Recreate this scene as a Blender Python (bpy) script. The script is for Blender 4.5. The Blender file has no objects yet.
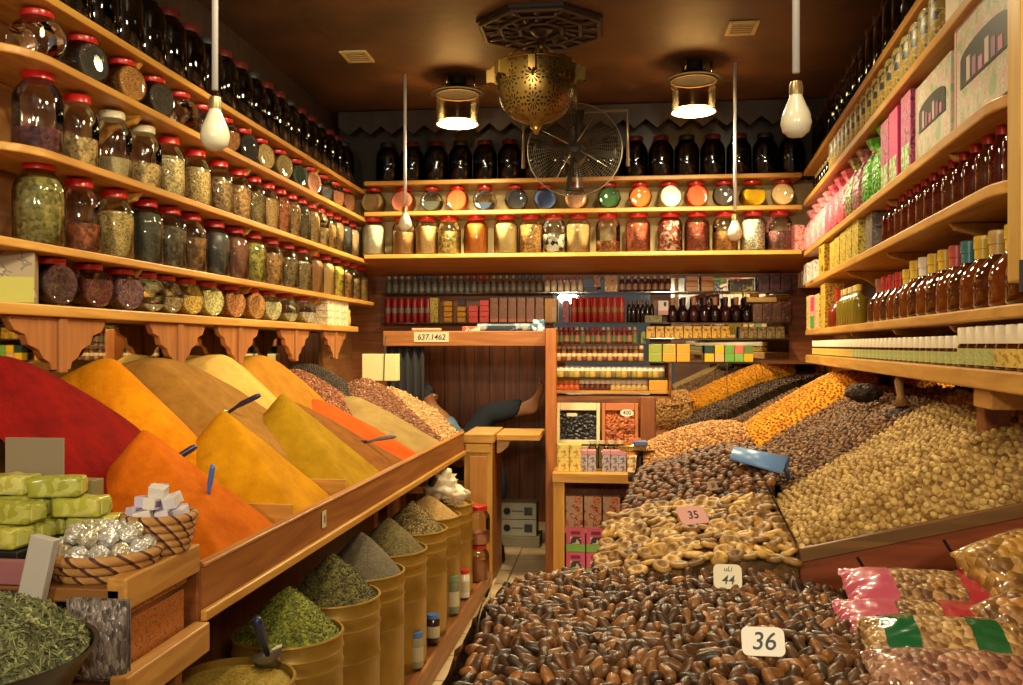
import bpy, bmesh, math, random
import numpy as np
from mathutils import Vector, Matrix, Euler, noise
random.seed(7); rng = np.random.default_rng(7)
PI = math.pi
sc = bpy.context.scene
COL = sc.collection

# ------------------------------------------------------------------ measuring the room (metres, camera at x=y=0)
F = 900.; CX = 511.5; CY = 345.; H = 1.5
T = (612 - CX) / F; SN = T / math.sqrt(1 + T * T); CS = 1 / math.sqrt(1 + T * T)
def ratio(x):
    u = (x - CX) / F
    return (-SN + CS * u) / (CS + SN * u)
def PY(x, y, Y):
    u = (x - CX) / F; t = Y / (CS + SN * u)
    return Vector(((-SN + CS * u) * t, Y, H + (CY - y) / F * t))
def pix(p):
    d = -SN * p[0] + CS * p[1]; r = CS * p[0] + SN * p[1]
    return CX + F * r / d, CY - F * (p[2] - H) / d
XL = -1.66; XLW = -1.93
KR = .0848
def XR(Y): return .708 + KR * Y
RW = .28
RANG = -math.atan(KR)
YB = 5.9; YBW = 6.2; YLB = 6.55; YS = 6.46; YM = 6.11
def Yl(x, off=.1): return (XL - off) / ratio(x)
def Yr(x, off=.06): return (.708 + off) / (ratio(x) - KR)
ZC = 3.1
LZ = [2.55, 2.36, 2.08, 1.80, 1.62]
RZ = [2.60, 2.41, 2.09, 1.888, 1.592, 1.44]
AZ = [2.60, 2.394, 2.107]

# ------------------------------------------------------------------ materials
def lin(c): return tuple(((v / 255) / 12.92 if v / 255 <= .04045 else ((v / 255 + .055) / 1.055) ** 2.4) for v in c) + (1,)
MATS = {}
def newmat(name):
    m = bpy.data.materials.new(name); m.use_nodes = True; nt = m.node_tree
    b = nt.nodes['Principled BSDF']; return m, nt, b
def plain(c, rough=.5, metal=0., coat=0., name=None, spec=.5):
    k = ('p', c, rough, metal, coat, spec)
    if k in MATS: return MATS[k]
    m, nt, b = newmat(name or 'plain'); b.inputs['Base Color'].default_value = lin(c)
    b.inputs['Roughness'].default_value = rough; b.inputs['Metallic'].default_value = metal
    b.inputs['Coat Weight'].default_value = coat; b.inputs['Specular IOR Level'].default_value = spec
    MATS[k] = m; return m
def ramp(nt, stops):
    r = nt.nodes.new('ShaderNodeValToRGB'); e = r.color_ramp.elements
    e[0].position, e[0].color = stops[0][0], lin(stops[0][1]); e[1].position, e[1].color = stops[-1][0], lin(stops[-1][1])
    for p, c in stops[1:-1]:
        n = e.new(p); n.color = lin(c)
    return r
def wood(c1, c2, axis=1, scale=1., rough=.42, knots=True, plank=0., plank_axis=0):
    k = ('w', c1, c2, axis, scale, rough, plank, plank_axis)
    if k in MATS: return MATS[k]
    m, nt, b = newmat('wood'); N = nt.nodes; L = nt.links
    tc = N.new('ShaderNodeTexCoord'); mp = N.new('ShaderNodeMapping')
    s = [14 * scale] * 3; s[axis] = 1.1 * scale; mp.inputs['Scale'].default_value = s
    L.new(tc.outputs['Object'], mp.inputs['Vector'])
    n = N.new('ShaderNodeTexNoise'); n.inputs['Scale'].default_value = 1.6; n.inputs['Detail'].default_value = 7; n.inputs['Distortion'].default_value = 1.2
    L.new(mp.outputs[0], n.inputs['Vector'])
    mid = tuple((a + d) / 2 for a, d in zip(c1, c2))
    r = ramp(nt, [(.3, c2), (.5, mid), (.7, c1)]); L.new(n.outputs[0], r.inputs[0]); out = r.outputs[0]
    if knots:
        v = N.new('ShaderNodeTexVoronoi'); v.inputs['Scale'].default_value = .55
        L.new(mp.outputs[0], v.inputs['Vector'])
        kr = ramp(nt, [(.03, (70, 35, 15)), (.13, (255, 255, 255))]); L.new(v.outputs['Distance'], kr.inputs[0])
        mx = N.new('ShaderNodeMix'); mx.data_type = 'RGBA'; mx.blend_type = 'MULTIPLY'; mx.inputs[0].default_value = .8
        L.new(out, mx.inputs[6]); L.new(kr.outputs[0], mx.inputs[7]); out = mx.outputs[2]
    if plank:
        sx = N.new('ShaderNodeSeparateXYZ'); L.new(tc.outputs['Object'], sx.inputs[0])
        mm = N.new('ShaderNodeMath'); mm.operation = 'PINGPONG'; mm.inputs[1].default_value = plank / 2
        L.new(sx.outputs[plank_axis], mm.inputs[0])
        pr = ramp(nt, [(.0, (25, 12, 6)), (.006, (255, 255, 255))]); L.new(mm.outputs[0], pr.inputs[0])
        mx = N.new('ShaderNodeMix'); mx.data_type = 'RGBA'; mx.blend_type = 'MULTIPLY'; mx.inputs[0].default_value = 1
        L.new(out, mx.inputs[6]); L.new(pr.outputs[0], mx.inputs[7]); out = mx.outputs[2]
    L.new(out, b.inputs['Base Color']); b.inputs['Roughness'].default_value = rough
    bp = N.new('ShaderNodeBump'); bp.inputs['Strength'].default_value = .12; bp.inputs['Distance'].default_value = .004
    L.new(n.outputs[0], bp.inputs['Height']); L.new(bp.outputs[0], b.inputs['Normal'])
    MATS[k] = m; return m
def grain(c1, c2, scale=120., bump=.6, rough=.75, stretch=None, c3=None):
    """loose goods: cells of varied colour with a rough surface"""
    k = ('g', c1, c2, scale, bump, rough, stretch, c3)
    if k in MATS: return MATS[k]
    m, nt, b = newmat('grain'); N = nt.nodes; L = nt.links
    tc = N.new('ShaderNodeTexCoord'); mp = N.new('ShaderNodeMapping')
    if stretch: mp.inputs['Scale'].default_value = stretch
    L.new(tc.outputs['Object'], mp.inputs['Vector'])
    v = N.new('ShaderNodeTexVoronoi'); v.inputs['Scale'].default_value = scale; L.new(mp.outputs[0], v.inputs['Vector'])
    sp = N.new('ShaderNodeSeparateColor'); L.new(v.outputs['Color'], sp.inputs[0])
    st = [(.1, c2), (.85, c1)] if not c3 else [(.15, c2), (.5, c3), (.9, c1)]
    r = ramp(nt, st); L.new(sp.outputs[0], r.inputs[0]); L.new(r.outputs[0], b.inputs['Base Color'])
    b.inputs['Roughness'].default_value = rough
    bp = N.new('ShaderNodeBump'); bp.inputs['Strength'].default_value = bump; bp.inputs['Distance'].default_value = .6 / scale; bp.invert = True
    L.new(v.outputs['Distance'], bp.inputs['Height']); L.new(bp.outputs[0], b.inputs['Normal'])
    MATS[k] = m; return m
def powder(c1, c2):
    k = ('pw', c1, c2)
    if k in MATS: return MATS[k]
    m, nt, b = newmat('powder'); N = nt.nodes; L = nt.links
    tc = N.new('ShaderNodeTexCoord')
    n = N.new('ShaderNodeTexNoise'); n.inputs['Scale'].default_value = 9; n.inputs['Detail'].default_value = 10; n.inputs['Roughness'].default_value = .72
    L.new(tc.outputs['Object'], n.inputs['Vector'])
    r = ramp(nt, [(.35, c2), (.62, c1)]); L.new(n.outputs[0], r.inputs[0]); L.new(r.outputs[0], b.inputs['Base Color'])
    b.inputs['Roughness'].default_value = .95; b.inputs['Specular IOR Level'].default_value = .1
    n2 = N.new('ShaderNodeTexNoise'); n2.inputs['Scale'].default_value = 160; n2.inputs['Detail'].default_value = 3
    L.new(tc.outputs['Object'], n2.inputs['Vector'])
    bp = N.new('ShaderNodeBump'); bp.inputs['Strength'].default_value = .5; bp.inputs['Distance'].default_value = .004
    L.new(n2.outputs[0], bp.inputs['Height']); L.new(bp.outputs[0], b.inputs['Normal'])
    MATS[k] = m; return m
def glass(tint=(250, 250, 245), gloss=1.0, rough=.03):
    """thin clear shell: sees through, reflects by Fresnel"""
    k = ('gl', tint, gloss, rough)
    if k in MATS: return MATS[k]
    m = bpy.data.materials.new('thin_glass'); m.use_nodes = True; nt = m.node_tree; nt.nodes.clear(); N = nt.nodes; L = nt.links
    o = N.new('ShaderNodeOutputMaterial'); t = N.new('ShaderNodeBsdfTransparent'); t.inputs[0].default_value = lin(tint)
    g = N.new('ShaderNodeBsdfGlossy'); g.inputs['Roughness'].default_value = rough; g.inputs[0].default_value = (gloss, gloss, gloss, 1)
    f = N.new('ShaderNodeFresnel'); f.inputs[0].default_value = 1.5
    ma = N.new('ShaderNodeMath'); ma.operation = 'MULTIPLY_ADD'; ma.inputs[1].default_value = 1.0; ma.inputs[2].default_value = .02
    L.new(f.outputs[0], ma.inputs[0])
    x = N.new('ShaderNodeMixShader'); L.new(ma.outputs[0], x.inputs[0]); L.new(t.outputs[0], x.inputs[1]); L.new(g.outputs[0], x.inputs[2]); L.new(x.outputs[0], o.inputs[0])
    MATS[k] = m; return m
def printed(base, cols, scale=30., rough=.4, stretch=(1, 1, 1), q0=.53):
    """printed cardboard: blotches of a few inks on a ground colour"""
    k = ('pr', base, tuple(cols), scale, stretch, rough, q0)
    if k in MATS: return MATS[k]
    m, nt, b = newmat('printed'); N = nt.nodes; L = nt.links
    tc = N.new('ShaderNodeTexCoord'); mp = N.new('ShaderNodeMapping'); mp.inputs['Scale'].default_value = stretch
    L.new(tc.outputs['Object'], mp.inputs['Vector'])
    n = N.new('ShaderNodeTexNoise'); n.inputs['Scale'].default_value = scale; n.inputs['Detail'].default_value = 3; n.inputs['Distortion'].default_value = .6
    L.new(mp.outputs[0], n.inputs['Vector'])
    st = [(.0, base), (q0 - .03, base)]; q = q0
    for c in cols: st.append((q, c)); q += .055
    r = ramp(nt, st); r.color_ramp.interpolation = 'CONSTANT' if len(cols) > 1 else 'LINEAR'
    L.new(n.outputs[0], r.inputs[0]); L.new(r.outputs[0], b.inputs['Base Color']); b.inputs['Roughness'].default_value = rough
    MATS[k] = m; return m
def emit(c, s):
    k = ('e', c, s)
    if k in MATS: return MATS[k]
    m, nt, b = newmat('lit_bulb'); b.inputs['Base Color'].default_value = lin(c); b.inputs['Emission Color'].default_value = lin(c); b.inputs['Emission Strength'].default_value = s
    MATS[k] = m; return m

PINE = dict(c1=(208, 158, 76), c2=(174, 120, 48))
def pine(axis): return wood(PINE['c1'], PINE['c2'], axis)
def brownw(axis, **k): return wood((150, 88, 42), (104, 54, 24), axis, **k)
M_RED = plain((178, 22, 18), .3, coat=.4); M_GLASS = glass(); M_WHITE = plain((235, 228, 212), .4)
M_MIRROR = plain((196, 196, 190), .02, 1.0, name='mirror'); M_BRASS = plain((190, 140, 60), .28, 1.0); M_STEEL = plain((170, 168, 160), .3, 1.0)
M_BLACK = plain((18, 16, 16), .5); M_BLUE = plain((70, 110, 190), .35); M_INK = plain((25, 22, 30), .6)

# ------------------------------------------------------------------ meshes
class MB:
    def __init__(s): s.v = []; s.f = []
    def add(s, v, f):
        o = len(s.v); s.v += [tuple(p) for p in v]; s.f += [tuple(i + o for i in q) for q in f]; return s
    def box(s, x0, y0, z0, x1, y1, z1, M=None):
        v = [Vector((x, y, z)) for z in (z0, z1) for y in (y0, y1) for x in (x0, x1)]
        if M: v = [M @ p for p in v]
        return s.add(v, [(0, 2, 3, 1), (4, 5, 7, 6), (0, 1, 5, 4), (2, 6, 7, 3), (0, 4, 6, 2), (1, 3, 7, 5)])
    def lathe(s, prof, n=24, M=None, cap=True, wob=None):
        v = []
        for r, z in prof:
            for i in range(n):
                a = 2 * PI * i / n; rr = r * (wob(a) if wob else 1); v.append(Vector((rr * math.cos(a), rr * math.sin(a), z)))
        if M: v = [M @ p for p in v]
        f = [(k * n + i, k * n + (i + 1) % n, (k + 1) * n + (i + 1) % n, (k + 1) * n + i) for k in range(len(prof) - 1) for i in range(n)]
        if cap:
            if prof[0][0] > 1e-6: f.append(tuple(reversed(range(n))))
            if prof[-1][0] > 1e-6: f.append(tuple((len(prof) - 1) * n + i for i in range(n)))
        return s.add(v, f)
    def tube(s, pts, r, n=8, closed=False):
        pts = [Vector(p) for p in pts]; m = len(pts); v = []
        up = None
        for i, p in enumerate(pts):
            a = pts[(i - 1) % m] if (closed or i > 0) else p; b = pts[(i + 1) % m] if (closed or i < m - 1) else p
            t = (b - a).normalized()
            if up is None: up = t.orthogonal().normalized()
            up = (up - t * up.dot(t)).normalized(); w = t.cross(up)
            rr = r[i] if isinstance(r, (list, tuple)) else r
            for k in range(n):
                c = 2 * PI * k / n; v.append(p + (up * math.cos(c) + w * math.sin(c)) * rr)
        f = [(i * n + k, i * n + (k + 1) % n, ((i + 1) % m) * n + (k + 1) % n, ((i + 1) % m) * n + k) for i in range(m if closed else m - 1) for k in range(n)]
        if not closed: f += [tuple(reversed(range(n))), tuple((m - 1) * n + k for k in range(n))]
        return s.add(v, f)
    def prism(s, poly, t0, t1, fn):
        """poly of 2-D points, swept from t0 to t1; fn(a,b,t) -> 3-D"""
        n = len(poly); v = [fn(a, b, t) for t in (t0, t1) for a, b in poly]
        f = [tuple(range(n)), tuple(reversed(range(n, 2 * n)))] + [(i, i + n, (i + 1) % n + n, (i + 1) % n) for i in range(n)]
        return s.add(v, f)
    def mesh(s, name, mat=None, smooth=False, bevel=0., recalc=True, seg=2):
        me = bpy.data.meshes.new(name); me.from_pydata([tuple(p) for p in s.v], [], s.f)
        if bevel or recalc:
            bm = bmesh.new(); bm.from_mesh(me)
            if recalc: bmesh.ops.recalc_face_normals(bm, faces=bm.faces)
            if bevel: bmesh.ops.bevel(bm, geom=list(bm.edges), offset=bevel, segments=seg, affect='EDGES', profile=.5, clamp_overlap=True)
            bm.to_mesh(me); bm.free()
        if mat: me.materials.append(mat)
        if smooth:
            me.polygons.foreach_set('use_smooth', [True] * len(me.polygons))
            if smooth == 2:
                me.set_sharp_from_angle(angle=math.radians(40))
        return me
def obj(name, me, parent=None, mat=None, loc=(0, 0, 0), rot=None):
    o = bpy.data.objects.new(name, me); COL.objects.link(o); o.location = loc
    if rot is not None: o.rotation_euler = rot
    if parent: o.parent = parent
    if mat:
        if not me.materials: me.materials.append(mat)
        elif me.materials[0] != mat:
            o.material_slots[0].link = 'OBJECT'; o.material_slots[0].material = mat
    return o
def tag(o, label, cat, group=None, kind=None):
    o['label'] = label; o['category'] = cat
    if group: o['group'] = group
    if kind: o['kind'] = kind
    return o
def thing(name, label, cat, loc=(0, 0, 0), rot=None, group=None):
    o = bpy.data.objects.new(name, None); COL.objects.link(o); o.location = loc; o.empty_display_size = .05
    if rot is not None: o.rotation_euler = rot
    return tag(o, label, cat, group)
def struct(name, me, mat=None):
    o = obj(name, me, None, mat); o['kind'] = 'structure'; return o
def boxm(name, a, b, mat=None, bevel=.0, M=None):
    return MB().box(*a, *b, M=M).mesh(name, mat, bevel=bevel)
_O = 'first second third fourth fifth sixth seventh eighth ninth tenth eleventh twelfth thirteenth fourteenth fifteenth sixteenth seventeenth eighteenth nineteenth'.split()
_TN = {2: 'twent', 3: 'thirt', 4: 'fort', 5: 'fift', 6: 'sixt', 7: 'sevent'}
def nth(i):
    i += 1
    if i < 20: return _O[i - 1]
    return _TN[i // 10] + ('ieth' if i % 10 == 0 else 'y-' + _O[i % 10 - 1])

# ------------------------------------------------------------------ the room shell
DARKW = wood((62, 40, 26), (34, 20, 13), 0, .7, .5, knots=False)
struct('floor', boxm('floor', (-2.2, -1.5, -.05), (2.2, 7.9, 0)))
def tiles():
    m, nt, b = newmat('floor_tiles'); N = nt.nodes; L = nt.links
    tc = N.new('ShaderNodeTexCoord'); br = N.new('ShaderNodeTexBrick'); br.offset = 0
    for k, v in (('Scale', 1.), ('Mortar Size', .006), ('Brick Width', .33), ('Row Height', .33)): br.inputs[k].default_value = v
    br.inputs['Color1'].default_value = lin((200, 178, 140)); br.inputs['Color2'].default_value = lin((188, 164, 126)); br.inputs['Mortar'].default_value = lin((110, 88, 60))
    n = N.new('ShaderNodeTexNoise'); n.inputs['Scale'].default_value = 6; n.inputs['Detail'].default_value = 6
    mx = N.new('ShaderNodeMix'); mx.data_type = 'RGBA'; mx.blend_type = 'MULTIPLY'; mx.inputs[0].default_value = .5
    r = ramp(nt, [(.35, (170, 150, 130)), (.6, (255, 255, 255))])
    L.new(tc.outputs['Object'], br.inputs['Vector']); L.new(tc.outputs['Object'], n.inputs['Vector']); L.new(n.outputs[0], r.inputs[0])
    L.new(br.outputs['Color'], mx.inputs[6]); L.new(r.outputs[0], mx.inputs[7]); L.new(mx.outputs[2], b.inputs['Base Color']); b.inputs['Roughness'].default_value = .35
    return m
bpy.data.objects['floor'].data.materials.append(tiles())
def ceil_mat():
    m, nt, b = newmat('carved_ceiling'); N = nt.nodes; L = nt.links
    tc = N.new('ShaderNodeTexCoord'); v = N.new('ShaderNodeTexVoronoi'); v.inputs['Scale'].default_value = 9; v.feature = 'DISTANCE_TO_EDGE'
    L.new(tc.outputs['Object'], v.inputs['Vector']); n = N.new('ShaderNodeTexNoise'); n.inputs['Scale'].default_value = 3; L.new(tc.outputs['Object'], n.inputs['Vector'])
    r = ramp(nt, [(.3, (58, 38, 23)), (.7, (92, 60, 34))]); L.new(n.outputs[0], r.inputs[0]); L.new(r.outputs[0], b.inputs['Base Color'])
    b.inputs['Roughness'].default_value = .55
    bp = N.new('ShaderNodeBump'); bp.inputs['Strength'].default_value = .25; bp.inputs['Distance'].default_value = .01; L.new(v.outputs[0], bp.inputs['Height']); L.new(bp.outputs[0], b.inputs['Normal'])
    return m
struct('ceiling', boxm('ceiling', (-2.2, -.6, ZC), (2.2, 6.4, ZC + .06), ceil_mat()))
DW = wood((48, 30, 18), (28, 16, 9), 2, .8, .5, knots=False)
CREAM = plain((214, 190, 132), .7)
struct('wall_left', boxm('wall_left', (XLW - .08, -1.0, 0), (XLW, 7.8, ZC), wood((150, 100, 52), (112, 66, 30), 1, .7)))
def skewbox(name, o0, o1, y0, y1, z0, z1, mat=None, bevel=0):
    mb = MB(); v = [(XR(y) + o, y, z) for z in (z0, z1) for y in (y0, y1) for o in (o0, o1)]
    mb.add(v, [(0, 2, 3, 1), (4, 5, 7, 6), (0, 1, 5, 4), (2, 6, 7, 3), (0, 4, 6, 2), (1, 3, 7, 5)])
    return mb.mesh(name, mat, bevel=bevel)
struct('wall_right', skewbox('wall_right', RW, RW + .08, -1.0, 7.0, 0, ZC, wood((150, 100, 52), (112, 66, 30), 1, .7)))
# dark panels behind the topmost jars (left, right, back)
struct('trim_1', boxm('trim_1', (XLW + .001, 2.0, LZ[0]), (XLW + .015, YBW, ZC - .002), DW))
struct('trim_2', skewbox('trim_2', RW - .015, RW - .001, 2.0, YBW, RZ[0], ZC - .002, DW))
# back wall: cream upper part, dark top, sloping cove under the lowest jar shelf, lower part with a doorway
struct('wall_back', boxm('wall_back', (XLW, YBW, 2.078), (XR(YBW) + RW, YBW + .08, ZC), CREAM))
struct('trim_3', boxm('trim_3', (XLW + .02, YBW - .016, AZ[0] + .002), (XR(YBW) + RW - .02, YBW - .001, ZC - .002), DW))
ZSF = PY(560, 275, YLB)[2]
cove = MB().prism([(YB + .01, AZ[2] - .03), (YLB, ZSF), (YLB, ZSF + .06), (YBW + .1, AZ[2] - .03)], XLW + .002, XR(YB) + RW - .01, lambda a, b, t: (t, a, b))
struct('trim_4', cove.mesh('trim_4', wood((186, 128, 58), (150, 92, 36), 0)))
XD0 = PY(386, 340, YLB)[0]; XD1 = PY(547, 400, YLB)[0]; XRB = XR(YLB) + RW
lb = MB(); lb.box(XLW, YLB, 1.60, XRB, YLB + .05, ZSF + .06); lb.box(XD1, YLB, 0, XRB, YLB + .05, 1.60)
lb.box(XLW, YLB, 0, XD0, YLB + .05, 1.60)
struct('wall_back_lower', lb.mesh('wall_back_lower', brownw(0)))
al = MB(); al.box(-2.0, 7.62, 0, .1, 7.68, 2.1)
struct('wall_alcove', al.mesh('wall_alcove', wood((128, 70, 34), (84, 42, 18), 2, .9, .45, plank=.13, plank_axis=0)))
a2 = MB(); a2.box(XD1 + .02, YLB + .052, 0, XD1 + .07, 7.62, 2.1)
struct('wall_alcove_right', a2.mesh('wall_alcove_right', wood((110, 60, 28), (74, 38, 16), 2, .9)))
a3 = MB(); a3.box(-2.0, YLB + .052, ZSF, .1, 7.68, ZSF + .06)
struct('ceiling_alcove', a3.mesh('ceiling_alcove', DARKW))
# carved valance of points above the top jars at the back
vz = MB(); n = 22; x0, x1 = XL - .2, XR(5.95) + .2
poly = [(x0, 3.09)] + [p for i in range(n) for p in ((x0 + (x1 - x0) * i / n, 2.99), (x0 + (x1 - x0) * (i + .5) / n, 2.93))] + [(x1, 2.99), (x1, 3.09)]
vz.prism(poly, 5.985, 6.005, lambda a, b, t: (a, t, b))
struct('trim_5', vz.mesh('trim_5', DW))

# ------------------------------------------------------------------ shelves
def shelf_left(name, z, y0, y1, label, th=.026, rnd=.2, ext=0):
    pts = [(XLW + .002, y1), (XL + ext, y1)]
    for i in range(9):
        a = i / 8 * PI / 2; pts.append((XL + ext - rnd * (1 - math.cos(a)), y0 + rnd * (1 - math.sin(a))))
    pts.append((XLW + .002, y0))
    me = MB().prism(pts, z - th, z, lambda a, b, t: (a, b, t)).mesh('shelf_board', pine(1), bevel=.005)
    t = thing('wall_shelf', label, 'shelf', (0, 0, 0)); obj('shelf_board', me, t); return t
def bracket_left(t, y, z, h=.1, w=.022):
    poly = [(XLW + .002, z), (XL - .035, z), (XL - .06, z - .03), (XL - .15, z - h * .55), (XL - .2, z - h), (XLW + .002, z - h)]
    obj('bracket', MB().prism(poly, y - w / 2, y + w / 2, lambda a, b, q: (a, q, b)).mesh('bracket', pine(2), bevel=.003), t)
shn = ['topmost', 'second from the top', 'third from the top', 'fourth from the top']
LS = []
for i in range(4):
    t = shelf_left('wall_shelf', LZ[i], 1.9 if i in (0, 3) else 2.32, YB + .28, f'long pine shelf on the left wall, {shn[i]}, packed with glass jars', ext=-.01 if i == 0 else 0)
    for y in (3.1, 4.1, 5.1): bracket_left(t, y, LZ[i] - .026)
    LS.append(t)
t = shelf_left('wall_shelf', LZ[4], 1.9, YB - .12, 'lowest left wall shelf, with scalloped arch brackets hanging below it', th=.035)
# arcade of scalloped brackets below the lowest left shelf
def arch_half(y, w, d, sgn, z):
    pts = [(0, 0), (0, -d)]
    prof = [(.12, -1), (.16, -.86), (.3, -.78), (.4, -.62), (.62, -.52), (.68, -.34), (.9, -.26), (1, -.1), (1, 0)]
    return [(y, z)] + [(y, z - d)] + [(y + sgn * w * a, z + d * b) for a, b in prof]
ybr = [Yl(62, .02), Yl(180, .02), Yl(240, .02), Yl(296, .02), Yl(336, .02)]
BRM = wood((176, 116, 62), (140, 84, 42), 2)
for k, y in enumerate(ybr):
    w = .22 if k == 0 else .2
    z = LZ[4] - .036
    p = MB(); p.box(XL - .05, y - .02, z - .17, XL - .012, y + .02, z)
    obj('bracket_post', p.mesh('bracket_post', BRM, bevel=.004), t)
    for sg in (-1, 1):
        obj('scalloped_bracket', MB().prism(arch_half(y + sg * .021, w, .16, sg, z), XL - .045, XL - .022, lambda a, b, q: (q, a, b)).mesh('scalloped_bracket', BRM, bevel=.002), t)
# mirror strip on the left wall under the shelf
def mirror_panel(name, me, label): return tag(obj(name, me), label, 'mirror')
mirror_panel('wall_mirror', boxm('wall_mirror', (XLW + .002, 2.0, 1.2), (XLW + .01, 5.75, 1.575), M_MIRROR), 'long mirror strip on the left wall behind the scalloped brackets')

def shelf_right(z, y0, y1, label, th=.032, rnd=.22, depth0=0.):
    pts = [(RW - .002, y1), (depth0, y1)]
    for i in range(9):
        a = i / 8 * PI / 2; pts.append((depth0 + rnd * (1 - math.cos(a)), y0 + rnd * (1 - math.sin(a))))
    pts.append((RW - .002, y0))
    me = MB().prism(pts, z - th, z, lambda a, b, q: (XR(b) + a, b, q)).mesh('shelf_board', pine(1), bevel=.005)
    t = thing('wall_shelf', label, 'shelf'); obj('shelf_board', me, t); return t
def bracket_right(t, y, z, h=.1, w=.022):
    poly = [(RW - .002, z), (.035, z), (.05, z - .02), (.12, z - h * .45), (.19, z - h), (RW - .002, z - h)]
    obj('bracket', MB().prism(poly, y - w / 2, y + w / 2, lambda a, b, q: (XR(q) + a, q, b)).mesh('bracket', pine(2), bevel=.003), t)
rl = ['topmost right wall shelf, carrying dark jars up to the ceiling', 'right wall shelf with the yellow-labelled packets, second from the top',
      'right wall shelf carrying the floral boxes and pink gift packs', 'right wall shelf carrying the red-capped dark bottles',
      'right wall shelf carrying the big amber oil bottles', 'lowest right wall shelf, lined with white-lidded small jars']
for i in range(6):
    t = shelf_right(RZ[i], [1.9, 1.9, 2.1, 2.1, 2.0, 1.9][i], YB - .03 if i < 3 else 5.78, rl[i], rnd=.22 if i in (2, 3) else .12, th=.05 if i == 5 else .032)
    if i in (2, 3, 4):
        for y in ((2.75, 3.6, 4.5) if i != 4 else (2.75, 3.5, 4.4)): bracket_right(t, y, RZ[i] - .034, .09 if i < 4 else .07)
    if i == 5:
        for y in (2.4,):
            obj('support_block', skewbox('support_block', .02, .1, y - .07, y + .07, RZ[5] - .1, RZ[5] - .052, pine(1), .004), t)
mirror_panel('wall_mirror', skewbox('wall_mirror', RW - .012, RW - .002, 1.9, 5.75, 1.18, 1.385, M_MIRROR), 'mirror strip on the right wall under the lowest shelf')
p = thing('wooden_post', 'yellow pine post at the near end of the right wall shelves', 'post', (ratio(1013.5) * 1.82, 1.82, 0))
obj('shaft', boxm('shaft', (0, -.03, 1.62), (.05, .03, 3.09), wood((205, 165, 80), (176, 132, 56), 2), .004), p)
obj('switch_box', boxm('switch_box', (-.003, -.034, 1.6), (.046, -.0305, 1.66), M_BLACK), p)

bl = ['topmost back wall shelf, under the dark row of upright jars', 'back wall shelf carrying round jars of coloured powders', 'thick back wall shelf carrying the row of large upright jars']
for i in range(3):
    xa, xb = XL + .002, XR(YB) - .004
    t = thing('wall_shelf', bl[i], 'shelf')
    obj('shelf_board', boxm('shelf_board', (xa, YB, AZ[i] - .028), (xb, YBW - .001, AZ[i]), pine(0), .005), t)

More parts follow.
